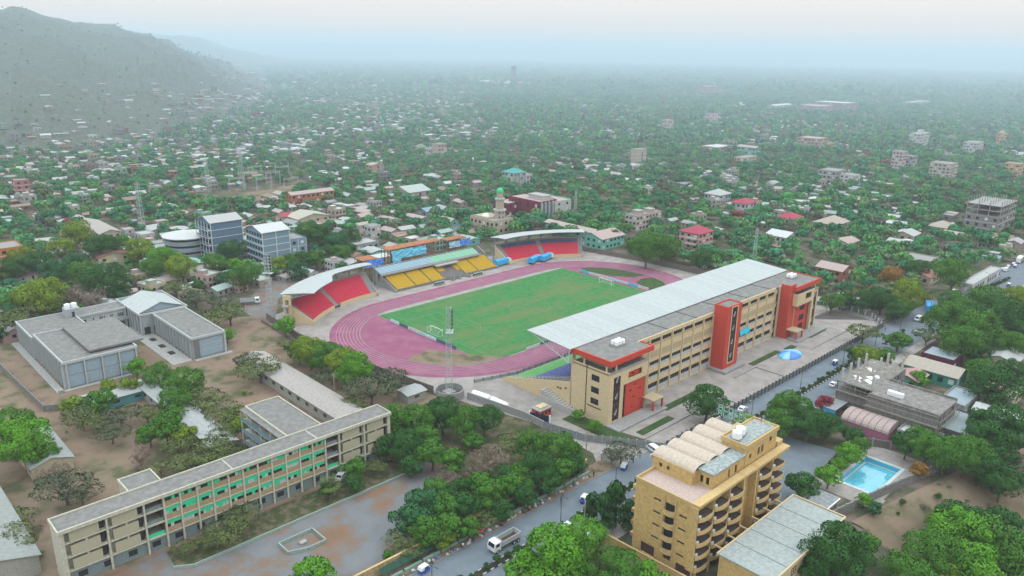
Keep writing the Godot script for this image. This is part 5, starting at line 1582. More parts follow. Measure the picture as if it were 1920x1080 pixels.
func crown_mesh(sd: int, R: float, H: float, base: float, nl: int, per: int, ls: float, style := 0) -> ArrayMesh:
	# leaf-sized faces (each with a random tone of its own, whatever its place) spread over many overlapping clumps; style 1 = flat umbrella, 2 = thin and twiggy, 3 = drooping needles
	var r := RandomNumberGenerator.new()
	r.seed = sd
	var lob := PackedVector3Array()
	var rad := PackedFloat32Array()
	for i in nl:
		var a := r.randf() * TAU
		var u := sqrt(r.randf())
		var y := r.randf()
		var wide := 1.0
		if style == 0: wide = sin(PI * clampf(0.15 + y * 0.72, 0, 1))
		elif style == 3: wide = 1.05 - 0.8 * y
		var k := R * (0.34 if nl < 16 else 0.29) * r.randf_range(0.7, 1.35)
		if style == 1: y = 0.45 + 0.4 * r.randf() * (1.0 - u * 0.5)
		lob.append(Vector3(cos(a) * u * (R - k * 0.8) * wide, base + k * 0.6 + y * (H - k * 1.3), sin(a) * u * (R - k * 0.8) * wide))
		rad.append(k)
	var v := PackedVector3Array()
	var n := PackedVector3Array()
	var c := PackedColorArray()
	var sq := Vector3(1, 0.78, 1) if style != 1 else Vector3(1.2, 0.42, 1.2)
	for i in nl:
		for j in per:
			var d := Vector3(r.randfn(), r.randfn() + 0.25, r.randfn()).normalized()
			if d.y < -0.45 and r.randf() < 0.7: continue
			var p := lob[i] + d * rad[i] * sq * r.randf_range(0.78, 1.1)
			var hid := false
			for m in nl:
				if m != i and ((p - lob[m]) / sq).length_squared() < rad[m] * rad[m] * 0.45:
					hid = true
					break
			if hid: continue
			var nn := (d + Vector3(r.randfn(), r.randfn(), r.randfn()) * 0.5).normalized()
			var t := nn.cross(Vector3(r.randfn(), r.randfn(), r.randfn())).normalized()
			var b := nn.cross(t)
			var s := ls * r.randf_range(0.6, 1.35)
			var s2 := s * r.randf_range(0.5, 0.9)
			if style == 3:
				t = (Vector3(0, -1, 0) + d * 0.6).normalized(); b = t.cross(Vector3(r.randfn(), 0, r.randfn())).normalized()
				s *= 1.7; s2 *= 0.5
			if style == 2: s *= 1.3; s2 *= 0.28
			var col: Color = leaf_tone[r.randi() % 8]   # one of eight leaf tones, drawn at random
			var sn := (d * 0.75 + nn * 0.45).normalized()
			var e1 := p + t * s; var e2 := p + b * s2; var e3 := p - t * s; var e4 := p - b * s2
			if (e2 - e1).cross(e3 - e1).dot(sn) > 0:
				v.append(e1); v.append(e3); v.append(e2); v.append(e1); v.append(e4); v.append(e3)
			else:
				v.append(e1); v.append(e2); v.append(e3); v.append(e1); v.append(e3); v.append(e4)
			for k in 6:
				n.append(sn); c.append(col)
	var a := []
	a.resize(Mesh.ARRAY_MAX)
	a[Mesh.ARRAY_VERTEX] = v; a[Mesh.ARRAY_NORMAL] = n; a[Mesh.ARRAY_COLOR] = c
	var m := ArrayMesh.new()
	m.add_surface_from_arrays(Mesh.PRIMITIVE_TRIANGLES, a)
	return m

func trunk_mesh(sd: int, R: float, H: float, base: float, limbs := 5) -> ArrayMesh:
	var r := RandomNumberGenerator.new()
	r.seed = sd
	var b := MB.new()
	var f := Vector3(r.randf_range(-0.3, 0.3), base * 0.85, r.randf_range(-0.3, 0.3))
	b.tube(Vector3(0, -0.3, 0), f, 0.32, 0.22, 7, false)
	for i in limbs:
		var a := TAU * (i + r.randf() * 0.6) / limbs
		var e := Vector3(cos(a) * R * 0.55, base + H * r.randf_range(0.35, 0.6), sin(a) * R * 0.55)
		var m := f.lerp(e, 0.5) + Vector3(0, 0.3, 0)
		b.tube(f, m, 0.18, 0.12, 5, false)
		b.tube(m, e, 0.12, 0.04, 5, false)
	return b.mesh()

func make_trees() -> void:
	# all crowns are built for a radius of 5 m
	for i in 5:
		crowns["round%d" % i] = crown_mesh(100 + i, 5.0, 6.4, 2.0, 30, 230, 0.25)
		trunks["round%d" % i] = trunk_mesh(100 + i, 5.0, 6.4, 2.4)
	for i in 3:
		crowns["big%d" % i] = crown_mesh(120 + i, 5.0, 6.8, 1.8, 46, 420, 0.15)
		trunks["big%d" % i] = trunk_mesh(120 + i, 5.0, 6.8, 2.0, 7)
	for i in 3:
		crowns["flat%d" % i] = crown_mesh(140 + i, 5.4, 4.6, 1.8, 24, 150, 0.22, 1)
		trunks["flat%d" % i] = trunk_mesh(140 + i, 5.4, 4.6, 1.8, 8)
	crowns["bare0"] = crown_mesh(160, 5.0, 5.6, 1.5, 24, 120, 0.34, 2)
	trunks["bare0"] = trunk_mesh(160, 5.0, 6.0, 1.4, 10)
	crowns["needle0"] = crown_mesh(170, 4.2, 11.0, 1.0, 26, 150, 0.34, 3)
	trunks["needle0"] = trunk_mesh(170, 3.0, 11.0, 2.0, 4)
	for i in 4: crowns["mid%d" % i] = crown_mesh(200 + i, 5.0, 5.6, 1.6, 14, 52, 0.62)
	for i in 2: crowns["midflat%d" % i] = crown_mesh(210 + i, 5.6, 4.4, 1.6, 12, 46, 0.6, 1)
	for i in 3: crowns["low%d" % i] = crown_mesh(220 + i, 5.0, 5.4, 0.6, 9, 16, 1.25)
	leafm("leaf green", 0.056, 0.155, 0.017)
	leafm("leaf dark", 0.029, 0.098, 0.019)
	leafm("leaf bright", 0.085, 0.235, 0.014)
	leafm("leaf lime", 0.140, 0.210, 0.016)
	leafm("leaf olive", 0.100, 0.130, 0.042)
	leafm("leaf grey", 0.078, 0.095, 0.055)
	leafm("leaf dry", 0.200, 0.145, 0.120)
	leafm("leaf red", 0.220, 0.030, 0.040)
	leafm("leaf teal", 0.030, 0.115, 0.040)
	leafm("leaf rust", 0.240, 0.120, 0.025)
	M("bark", 0.16, 0.125, 0.095, 0.95, "worn", 0.4)

# colour letter -> [material, words, shape prefix]
var kinds := {"g": ["leaf green", "leafy green", "round"], "d": ["leaf dark", "dense dark green", "round"], "b": ["leaf bright", "fresh bright green", "round"], "y": ["leaf lime", "yellowish green", "round"], "o": ["leaf olive", "thin olive umbrella-shaped", "flat"], "e": ["leaf grey", "dusty grey-green umbrella-shaped", "flat"], "n": ["leaf dry", "leafless mauve-grey", "bare"], "c": ["leaf dark", "dark feathery needle-leaved", "needle"], "r": ["leaf red", "red-leaved", "round"], "t": ["leaf teal", "bluish green", "round"], "u": ["leaf rust", "rust-coloured", "round"]}

func tree(px: float, py: float, rp: float, kind: String, where: String, group: String) -> void:
	var hc := 5.0
	var rm := 5.0
	var P := Vector3.ZERO
	for k in 3:
		P = G(px, py, hc)
		rm = rp * 1.12 * P.distance_to(CP) / FPX
		hc = rm * 1.02 + ground_h(P.x, P.z)
	tree_at(Vector3(P.x, ground_h(P.x, P.z), P.z), rm, kind, where, group)

func tree_at(at: Vector3, rm: float, kind: String, where: String, group: String) -> void:
	var k = kinds[kind]
	var sh: String = k[2]
	var n := {"round": 5, "flat": 3, "bare": 1, "needle": 1}
	var key := "%s%d" % [sh, rng.randi() % n[sh]]
	if sh == "round" and rm > 5.6: key = "big%d" % (rng.randi() % 3)
	var shrub := rm < 2.2
	var t := thing("shrub" if shrub else "tree", "%s %s %s" % [k[1], "shrub" if shrub else "tree", where], "shrub" if shrub else "tree", at, rng.randf() * TAU, group)
	var s := rm / 5.0
	t.scale = Vector3(s, s * rnd(0.88, 1.08), s)
	part(t, "trunk", trunks[key], M("bark"))
	part(t, "crown", crowns[key], mats[k[0]])

func trees_px(list: Array, where: String, group: String) -> void:
	for a in list: tree(a[0], a[1], a[2], a[3], where, group)

func palm(px: float, py: float, h: float, where: String) -> void:
	var P := G(px, py, h)
	var t := thing("palm_tree", "fan palm with a bushy head " + where, "palm", Vector3(P.x, 0, P.z))
	var b := MB.new()
	b.tube(Vector3(0, -0.2, 0), Vector3(0.15, h, 0), 0.28, 0.2, 8)
	part(t, "trunk", b.mesh(), M("bark"))
	for i in 22:
		var f := MB.new()
		var a := TAU * i / 22.0 * 1.62
		var el := lerpf(1.1, -0.7, i / 21.0)
		var d := Vector3(cos(a) * cos(el), sin(el), sin(a) * cos(el))
		var sd := d.cross(Vector3.UP).normalized()
		var o := Vector3(0.15, h, 0)
		var m := o + d * 1.5
		f.bar(o, m, 0.05)
		for k in 7:
			var w := (k - 3) / 3.0
			var tip := m + (d * (1.3 - absf(w) * 0.4) + sd * w * 0.9) + Vector3(0, -0.25 * absf(w) - 0.1, 0)
			f.tri(m - sd * 0.06, m + sd * 0.06, tip + sd * 0.05); f.tri(m - sd * 0.06, tip + sd * 0.05, tip - sd * 0.1)
		part(t, "frond", f.mesh(), M("palm leaf", 0.10, 0.16, 0.035, 0.7, "soft", 0.4))

func place_trees() -> void:
	trees_px([[62, 566, 34, "o"], [12, 596, 30, "o"], [78, 556, 40, "y"], [155, 554, 30, "n"], [30, 565, 22, "g"], [112, 555, 26, "o"]], "on the dry ground behind the grey courtyard building", "trees behind the courtyard building")
	trees_px([[195, 525, 38, "d"], [160, 508, 28, "g"], [100, 505, 26, "t"], [40, 480, 24, "y"], [72, 487, 26, "d"], [110, 462, 24, "y"], [285, 500, 24, "g"], [340, 502, 28, "y"], [305, 485, 28, "b"], [260, 512, 20, "o"], [262, 470, 26, "y"], [140, 495, 20, "t"], [20, 500, 24, "d"], [185, 462, 30, "d"], [215, 458, 26, "g"], [145, 440, 26, "y"]], "among the houses by the road of the parked army lorry", "trees among the houses on the near left")
	trees_px([[392, 585, 32, "o"], [430, 578, 28, "o"], [365, 548, 26, "e"], [330, 532, 22, "o"], [410, 560, 20, "e"]], "on the bare ground beside the lorry yard", "umbrella trees beside the lorry yard")
	trees_px([[455, 516, 28, "g"], [404, 492, 22, "g"], [440, 497, 18, "b"], [430, 470, 24, "d"]], "in front of the blue-grey office blocks", "trees by the office blocks")
	trees_px([[522, 496, 18, "y"], [545, 490, 19, "g"], [568, 488, 19, "d"], [592, 483, 20, "g"], [615, 478, 20, "d"], [640, 472, 20, "g"], [655, 468, 16, "d"]], "in the row behind the curved stand roof", "row of trees behind the curved stand")
	trees_px([[600, 442, 28, "d"], [632, 450, 26, "t"], [575, 436, 24, "g"], [655, 440, 22, "d"], [560, 450, 18, "d"]], "between the office blocks and the unfinished stand", "trees behind the unfinished stand")
	trees_px([[535, 611, 20, "b"], [532, 640, 15, "o"], [425, 627, 14, "b"]], "standing against the track wall", "small trees by the track wall")
	trees_px([[485, 678, 36, "o"], [462, 668, 24, "e"], [582, 656, 34, "y"], [614, 662, 32, "g"], [644, 676, 34, "y"], [666, 692, 36, "b"], [622, 692, 28, "e"], [694, 714, 42, "e"], [726, 704, 34, "e"], [600, 676, 24, "g"], [560, 655, 24, "d"], [662, 752, 24, "o"], [560, 650, 18, "g"]], "between the long shed and the track wall", "trees between shed and track")
	trees_px([[345, 716, 36, "g"], [300, 708, 28, "g"], [255, 688, 18, "b"], [243, 722, 20, "y"], [375, 738, 36, "o"], [330, 748, 30, "g"], [420, 762, 32, "o"], [190, 752, 26, "g"], [152, 772, 28, "o"], [182, 784, 24, "o"], [207, 802, 26, "e"], [205, 725, 18, "y"], [225, 770, 26, "e"], [135, 757, 20, "y"]], "round the low shed in the school yard", "trees round the low yard shed")
	trees_px([[312, 800, 30, "g"], [347, 812, 24, "y"], [422, 800, 28, "o"], [396, 836, 38, "o"], [352, 852, 32, "o"], [432, 848, 28, "o"], [440, 776, 16, "b"], [262, 852, 18, "n"], [380, 800, 24, "e"], [465, 825, 18, "n"], [300, 870, 20, "o"], [330, 825, 26, "o"], [280, 815, 22, "g"], [410, 870, 26, "o"], [375, 880, 24, "e"], [320, 775, 26, "g"], [275, 770, 22, "o"], [455, 800, 22, "y"]], "in the walled beds behind the school block", "trees behind the school block")
	trees_px([[42, 828, 46, "b"], [22, 798, 36, "g"], [120, 902, 38, "e"], [150, 915, 26, "e"], [10, 1000, 38, "o"], [20, 962, 26, "o"], [85, 850, 26, "g"], [95, 880, 24, "n"]], "between the grey gabled sheds", "trees between the gabled sheds")
	trees_px([[425, 985, 34, "o"], [452, 958, 28, "o"], [398, 1002, 22, "o"], [665, 880, 26, "g"], [662, 908, 18, "d"], [702, 868, 20, "o"], [345, 1022, 18, "o"], [615, 918, 16, "d"], [730, 850, 16, "o"]], "in the planting bed before the green-shuttered school", "trees before the school block")
	trees_px([[738, 788, 38, "g"], [780, 780, 40, "g"], [830, 776, 38, "d"], [870, 790, 36, "g"], [908, 784, 34, "d"], [760, 830, 36, "d"], [810, 850, 32, "g"], [850, 862, 30, "g"], [722, 832, 28, "d"], [795, 815, 30, "g"], [700, 790, 22, "d"], [885, 822, 22, "g"], [770, 872, 24, "d"]], "in the thick grove behind the school end wall", "grove by the school end")
	trees_px([[920, 862, 36, "n"], [888, 872, 24, "n"], [962, 822, 28, "o"], [840, 895, 24, "n"]], "in the dry middle of the fenced grove", "dry trees in the grove")
	trees_px([[1000, 830, 34, "g"], [1040, 836, 40, "g"], [1072, 848, 28, "g"], [1010, 880, 36, "d"], [1052, 880, 32, "g"], [962, 910, 34, "g"], [922, 930, 32, "g"], [985, 925, 28, "d"], [870, 946, 34, "d"], [832, 952, 32, "g"], [900, 962, 28, "o"], [842, 986, 32, "g"], [792, 946, 36, "t"], [772, 970, 38, "t"], [800, 1000, 32, "g"], [752, 1000, 28, "o"], [830, 1010, 22, "y"], [772, 1022, 22, "o"], [1030, 905, 26, "d"], [940, 955, 24, "d"], [730, 1042, 14, "g"], [985, 885, 30, "g"], [945, 885, 26, "d"], [900, 905, 30, "g"], [860, 915, 28, "d"], [815, 915, 28, "g"], [1075, 870, 24, "d"], [985, 855, 26, "o"], [880, 990, 22, "g"], [815, 975, 26, "d"]], "behind the ochre wall of the street stalls", "trees behind the stall wall")
	trees_px([[588, 1078, 42, "b"]], "at the edge of the school yard asphalt", "")
	trees_px([[1040, 1040, 66, "b"], [1092, 1012, 46, "b"], [985, 1066, 40, "b"], [1160, 1068, 46, "g"], [1212, 1080, 36, "b"], [1075, 1070, 44, "g"]], "at the roadside below the hotel", "big trees below the hotel")
	trees_px([[1155, 946, 34, "c"], [1132, 968, 28, "c"], [1182, 968, 24, "c"], [1110, 955, 22, "c"]], "between the road and the hotel", "needle trees by the hotel")
	trees_px([[1326, 748, 40, "d"], [1085, 777, 12, "b"], [1116, 797, 14, "b"], [1165, 842, 28, "e"], [1620, 614, 26, "o"], [1148, 850, 18, "e"]], "beside the long cream and red stand", "trees beside the long stand")
	trees_px([[1484, 766, 38, "g"], [1460, 790, 32, "g"], [1515, 792, 34, "d"], [1550, 792, 30, "d"], [1545, 752, 18, "r"], [1592, 850, 24, "b"], [1612, 836, 18, "g"], [1505, 906, 31, "d"], [1554, 890, 24, "b"], [1640, 786, 20, "e"], [1396, 786, 20, "y"], [1575, 868, 14, "b"], [1620, 936, 14, "b"], [1600, 810, 20, "d"]], "round the hotel yard and pool", "trees round the hotel yard")
	trees_px([[1686, 634, 22, "g"], [1625, 664, 26, "y"], [1604, 662, 18, "d"], [1656, 670, 22, "g"], [1722, 708, 18, "b"], [1866, 722, 42, "d"], [1842, 692, 26, "g"], [1895, 700, 26, "d"]], "beside the unfinished concrete building", "trees beside the concrete frame")
	trees_px([[1780, 602, 36, "g"], [1802, 640, 36, "g"], [1832, 612, 40, "g"], [1872, 592, 36, "d"], [1892, 642, 28, "g"], [1900, 562, 26, "y"], [1850, 562, 32, "g"], [1812, 580, 26, "g"], [1740, 625, 20, "o"], [1785, 560, 22, "g"], [1905, 610, 30, "d"], [1835, 655, 24, "d"]], "along the gardens past the second carriageway", "trees past the second carriageway")
	trees_px([[1740, 836, 32, "g"], [1775, 846, 36, "g"], [1812, 852, 38, "g"], [1838, 872, 32, "d"], [1700, 832, 26, "d"], [1720, 815, 22, "g"], [1862, 820, 42, "d"], [1892, 800, 42, "d"], [1842, 790, 26, "d"], [1902, 852, 32, "e"], [1882, 890, 36, "d"], [1722, 880, 16, "u"]], "behind the block wall of the pool", "trees behind the pool wall")
	trees_px([[1570, 1038, 56, "d"], [1612, 1018, 32, "g"], [1800, 1002, 54, "b"], [1862, 1012, 54, "g"], [1752, 1034, 48, "g"], [1902, 1042, 46, "g"], [1822, 1062, 54, "b"], [1702, 1066, 44, "g"], [1765, 1078, 38, "y"], [1790, 942, 30, "d"], [1832, 964, 26, "d"], [1640, 952, 14, "t"], [1530, 1070, 30, "d"], [1880, 970, 30, "d"]], "in the dry gully below the retaining wall", "trees in the gully")
	trees_px([[1213, 466, 34, "g"], [1244, 462, 32, "g"], [1312, 486, 22, "d"], [1332, 480, 18, "d"], [1190, 462, 18, "d"], [1150, 440, 16, "d"], [1128, 440, 14, "g"]], "behind the far perimeter wall of the track", "trees behind the far track wall")
	trees_px([[1680, 582, 20, "d"], [1640, 545, 30, "o"], [1700, 552, 32, "y"], [1786, 512, 32, "g"], [1722, 500, 22, "d"], [1620, 562, 22, "d"], [1560, 562, 22, "g"], [1585, 560, 18, "d"], [1672, 520, 22, "u"], [1655, 560, 26, "d"], [1690, 570, 22, "g"], [1735, 545, 22, "o"]], "between the bus park and the main road", "trees by the bus park")
	for k in 44:
		var x := rnd(-58, 40)
		var z := gully_line(x) + rnd(1.5, 22.0)
		tree_at(Vector3(x, ground_h(x, z) + 0.15, z), rnd(0.5, 1.5), ["n", "e", "o", "d"][k % 4], "on the bare gully bank", "shrubs on the gully bank")
	for k in 60:
		var q := [rnd(-215, -97), rnd(-30, 58)] if k < 40 else [rnd(-230, -178), rnd(-100, -20)]
		if q[0] > -178 and q[0] < -119 and q[1] < -12 or q[0] > -126 and q[0] < -114 or q[0] > -200 and q[0] < -185 and q[1] > -10 and q[1] < 20 or q[0] > -160 and q[0] < -138: continue
		tree_at(Vector3(q[0], 0.0, q[1]), rnd(0.45, 1.3), ["n", "o", "e", "y"][k % 4], "on the bare earth of the school grounds", "scrub in the school grounds")
	palm(1128, 1010, 8.0, "at the corner of the hotel wall")
	palm(618, 905, 5.0, "in the school planting bed")
	palm(1898, 575, 8.0, "in the gardens past the road")

# ---------------------------------------------------------------- town: scattered houses and trees
var hillp := []
var hilln := FastNoiseLite.new()
func hill_h(x: float, z: float) -> float:
	var q: Vector3 = CB.inverse() * (Vector3(x, 90.0, z) - CP)
	var px := 960.0 + FPX * q.x / -q.z
	if q.z > -10 or px > 520: return 0.0
	var dist := Vector2(x - CP.x, z - CP.z).length()
	var cx := 20.0; var dd := 2100.0; var py := 17.0
	for i in hillp.size() - 1:
		if px >= hillp[i][0] and px <= hillp[i + 1][0]:
			var t: float = (px - hillp[i][0]) / (hillp[i + 1][0] - hillp[i][0])
			dd = lerpf(hillp[i][2], hillp[i + 1][2], t); py = lerpf(hillp[i][1], hillp[i + 1][1], t)
	var d: Vector3 = CB * Vector3((px - 960.0) / FPX, -(py - 540.0) / FPX, -1.0)
	var crest := CP.y + d.y / Vector2(d.x, d.z).length() * dd
	var u := (dist - dd) / 1250.0
	if u > 0: u /= 1.6
	if absf(u) >= 1.0 or crest <= 0: return 0.0
	var hh := crest * pow(cos(u * PI * 0.5), 1.35)
	return maxf(0.0, hh + hilln.get_noise_2d(x, z) * 30.0 * clampf(hh / 60.0, 0, 1) - 1.0)

var blocked := []   # [x0, x1, z0, z1]
func is_blocked(x: float, z: float, m: float) -> bool:
	for r in blocked:
		if x > r[0] - m and x < r[1] + m and z > r[2] - m and z < r[3] + m: return true
	return false

func road_z(x: float) -> float:
	# centre line (median) of the main road
	if x < -90: return 122.3 + (x + 90) * 0.012
	if x < 0: return 122.3 + (x + 90) * 0.025
	if x < 110: return 124.55 + x * 0.004
	return 125.0 + (x - 110) * 0.03 + (x - 110) * (x - 110) * 0.00022

func house_meshes(kind: int) -> Array:
	# [wall mesh, roof mesh, window mesh] for a house about 9 m wide
	var w := MB.new()
	var r := MB.new()
	var d := []
	if kind == 0 or kind == 1 or kind == 4:
		var L := 5.0 if kind != 4 else 7.5
		var hd := 3.2 if kind != 1 else 4.2
		var h := 3.0
		var rise := 1.3 if kind == 0 else 0.7
		var bs := Basis(Vector3(0, 0, -1), Vector3.UP, Vector3(1, 0, 0))
		w.profile(PackedVector2Array([Vector2(-hd, 0), Vector2(hd, 0), Vector2(hd, h), Vector2(0, h + rise), Vector2(-hd, h)]), -L, L, bs)
		for s in [-1.0, 1.0]:
			var e := Vector3(0, h - 0.1, s * (hd + 0.4)); var a := Vector3(0, h + rise + 0.08, 0); var X := Vector3(L + 0.4, 0, 0)
			r.up_tri(e - X, e + X, a + X); r.up_tri(e - X, a + X, a - X)
			var dn := Vector3(0, -0.12, 0)
			if s > 0:
				r.quad(e - X + dn, e + X + dn, e + X, e - X); r.tri(a + X + dn, a + X, e + X); r.quad(e + X + dn, e - X + dn, a - X + dn, a + X + dn)
			else:
				r.quad(e + X + dn, e - X + dn, e - X, e + X); r.tri(a - X + dn, a - X, e - X); r.quad(e - X + dn, e + X + dn, a + X + dn, a - X + dn)
		for s in [-1.0, 1.0]:
			for k in 3: d.append([Vector3(-L * 0.6 + k * L * 0.6, 1.5, s * hd), Vector3(1.0, 1.1 if k != 1 else 2.0, 0.1)])
		for s in [-1.0, 1.0]: d.append([Vector3(s * L, 1.6, 0), Vector3(0.1, 1.1, 1.2)])
	elif kind == 2:
		w.box(Vector3(0, 1.6, 0), Vector3(8.4, 3.2, 7.0))
		for e in [[0.0, 3.4, 8.4, 0.25], [0.0, -3.4, 8.4, 0.25]]: w.box(Vector3(e[0], 3.4, e[1]), Vector3(e[2], 0.5, e[3]))
		for e in [-4.1, 4.1]: w.box(Vector3(e, 3.4, 0), Vector3(0.25, 0.5, 6.5))
		r.box(Vector3(0, 3.26, 0), Vector3(8.0, 0.1, 6.6))
		for s in [-1.0, 1.0]:
			for k in 2: d.append([Vector3(-2 + k * 4.0, 1.6, s * 3.5), Vector3(1.4, 1.3, 0.1)])
		for s in [-1.0, 1.0]: d.append([Vector3(s * 4.2, 1.6, 0), Vector3(0.1, 1.3, 1.4)])
	else:
		w.box(Vector3(0, 3.3, 0), Vector3(8.0, 6.6, 7.6))
		w.box(Vector3(-1.6, 7.6, -1.2), Vector3(3.0, 2.0, 3.0))
		for e in [[0, 3.7], [0, -3.7]]: w.box(Vector3(0, 6.9, e[1]), Vector3(8.0, 0.6, 0.2))
		for e in [-3.9, 3.9]: w.box(Vector3(e, 6.9, 0), Vector3(0.2, 0.6, 7.2))
		w.box(Vector3(0, 3.4, 4.2), Vector3(7.0, 0.2, 1.0))
		r.box(Vector3(0, 6.66, 0), Vector3(7.6, 0.1, 7.2))
		r.box(Vector3(-1.6, 8.66, -1.2), Vector3(3.2, 0.12, 3.2))
		for f in 2:
			for s in [-1.0, 1.0]:
				for k in 3: d.append([Vector3(-2.6 + k * 2.6, 1.7 + f * 3.3, s * 3.8), Vector3(1.3, 1.4, 0.1)])
				for k in 2: d.append([Vector3(s * 4.0, 1.7 + f * 3.3, -1.8 + k * 3.6), Vector3(0.1, 1.4, 1.3)])
	return [w.mesh(), r.mesh(), d]

func join_house(k: Array, wc: Color, rc: Color) -> ArrayMesh:
	var v := PackedVector3Array(); var n := PackedVector3Array(); var c := PackedColorArray()
	var cs := [wc, rc, Color(0.03, 0.03, 0.035)]
	var wm := MB.new()
	for e in k[2]: wm.box(e[0], e[1])
	var ks := [k[0], k[1], wm.mesh()]
	for i in 3:
		var a: Array = ks[i].surface_get_arrays(0)
		v.append_array(a[Mesh.ARRAY_VERTEX]); n.append_array(a[Mesh.ARRAY_NORMAL])
		for j in a[Mesh.ARRAY_VERTEX].size(): c.append(cs[i])
	var o := []
	o.resize(Mesh.ARRAY_MAX)
	o[Mesh.ARRAY_VERTEX] = v; o[Mesh.ARRAY_NORMAL] = n; o[Mesh.ARRAY_COLOR] = c
	var m := ArrayMesh.new()
	m.add_surface_from_arrays(Mesh.PRIMITIVE_TRIANGLES, o)
	return m

func scatter_town() -> void:
	var f := FastNoiseLite.new(); f.seed = 31; f.frequency = 0.0032; f.fractal_octaves = 3
	var f2 := FastNoiseLite.new(); f2.seed = 47; f2.frequency = 0.011; f2.fractal_octaves = 2
	var hm := []
	for k in 5: hm.append(house_meshes(k))
	var inv := CB.inverse()
	var cand_t := []   # [dist, pos, radius, colour key]
	var cand_h := []
	var far_t := [[], [], []]; var far_tc := [[], [], []]
	var rings := [[0.0, 900.0, 11.5], [900.0, 2300.0, 15.0], [2300.0, 6500.0, 33.0]]
	for rg in rings:
		var st: float = rg[2]
		var R: float = rg[1]
		var n := int(R / st) + 1
		for i in range(-n, n + 1):
			for j in range(-n, n + 1):
				var x := CP.x + i * st
				var z := CP.z + j * st
				var dist := sqrt(float(i * i + j * j)) * st
				if dist < rg[0] or dist >= R or dist < 120: continue
				var q: Vector3 = inv * (Vector3(x, 0, z) - CP)
				if q.z > -60: continue
				var px := 960.0 + FPX * q.x / -q.z
				if px < -330 or px > 2250: continue
				# the hand-built middle
				if x > -262 and x < 104 and z > -104 and z < 240: continue
				if x >= 104 and x < 300 and z > 84 and z < 220 and absf(z - road_z(x)) < 19: continue
				if x >= 300 and absf(z - road_z(x)) < 17: continue
				var side := f.get_noise_2d(x, z)
				var fine := f2.get_noise_2d(x, z)
				var hh := 0.0
				if px < 520 and dist > 800: hh = hill_h(x, z)
				var ph := clampf(0.36 + side * 0.8 + (0.16 if px < 900 else -0.14), 0.05, 0.8)
				var pt := clampf(0.95 - side * 0.45 + fine * 0.35 + (0.08 if px > 950 else -0.02), 0.3, 1.0)
				if hh > 3.0:
					ph *= clampf(1.0 - hh / 55.0, 0.0, 1.0) * 0.8
					pt *= 0.30
				var house := rng.randf() < ph and not is_blocked(x, z, 3.0)
				if house:
					var kd := rng.randi() % 3
					if rng.randf() < 0.10: kd = 3
					elif rng.randf() < 0.14: kd = 4
					var sc := rnd(0.75, 1.15)
					if st > 20: sc *= rnd(1.1, 1.9)
					var P := Vector3(x + rnd(-0.2, 0.2) * st, hh, z + rnd(-0.2, 0.2) * st)
					var turn := (PI * 0.5 if rng.randf() < 0.5 else 0.0) + rnd(-0.08, 0.08) + side * 0.5
					cand_h.append([dist, P, turn, sc, kd, rng.randi() % 8])
				var nt := 1 if rng.randf() < (0.62 if px > 900 else 0.85) else 2
				for k in nt:
					if rng.randf() > pt: continue
					var ox := rnd(-0.5, 0.5) * st; var oz := rnd(-0.5, 0.5) * st
					if house and absf(ox) < 4.5 and absf(oz) < 4.5:
						ox = signf(ox + 0.01) * 5.5; oz = signf(oz + 0.01) * 5.0
					var P := Vector3(x + ox, hh, z + oz)
					if is_blocked(P.x, P.z, 2.0) or absf(P.z - road_z(P.x)) < 11.5 and P.x > 90: continue
					var rm := rnd(2.9, 6.2 if px > 900 else 5.2) * (1.0 + maxf(0.0, fine) * 0.45)
					if hh > 3.0: rm *= 0.42
					if st > 20: rm *= rnd(1.8, 3.0)
					elif st > 12: rm *= 1.18
					cand_t.append([dist, P, rm, rng.randf()])
	cand_t.sort_custom(func(a, b): return a[0] < b[0])
	cand_h.sort_custom(func(a, b): return a[0] < b[0])
	# the nearest trees one by one
	var n_tree := 0
	var tk := ["g", "d", "t", "o", "y", "t", "g", "e", "t", "g", "d"]
	var tl := {"mid": [], "midflat": [], "low": []}
	for c in cand_t:
		var P: Vector3 = c[1]
		if n_tree < 70 and c[0] > 150:
			n_tree += 1
			var k: String = tk[int(c[3] * tk.size()) % tk.size()]
			var wh := "among houses far beyond the stadium"
			if P.x > 90 and P.z > 60: wh = "by the main road"
			elif P.x > 60: wh = "behind the long white roof"
			elif P.z < -100 and P.x > -60: wh = "among houses behind the unfinished stand"
			elif P.x < -60: wh = "among houses behind the courtyard building"
			tree_at(P, c[2], k, wh, "trees of the town")
		else:
			var far: bool = c[0] > 950
			var fl: bool = c[3] > 0.86
			tl["low" if far else ("midflat" if fl else "mid")].append(c)
	var tints := [Color(0.050, 0.198, 0.078), Color(0.038, 0.162, 0.073), Color(0.066, 0.234, 0.078), Color(0.102, 0.198, 0.085), Color(0.043, 0.180, 0.094), Color(0.090, 0.240, 0.065), Color(0.132, 0.168, 0.111), Color(0.050, 0.198, 0.078), Color(0.041, 0.168, 0.081), Color(0.072, 0.216, 0.075), Color(0.240, 0.084, 0.085)]
	var lm := leafm("town leaf", 1, 1, 1)
	var words := {"mid": "broad-leaved tree crowns filling the town around the stadium", "midflat": "umbrella-shaped tree crowns dotted through the town", "low": "far-off tree crowns of the hazy town"}
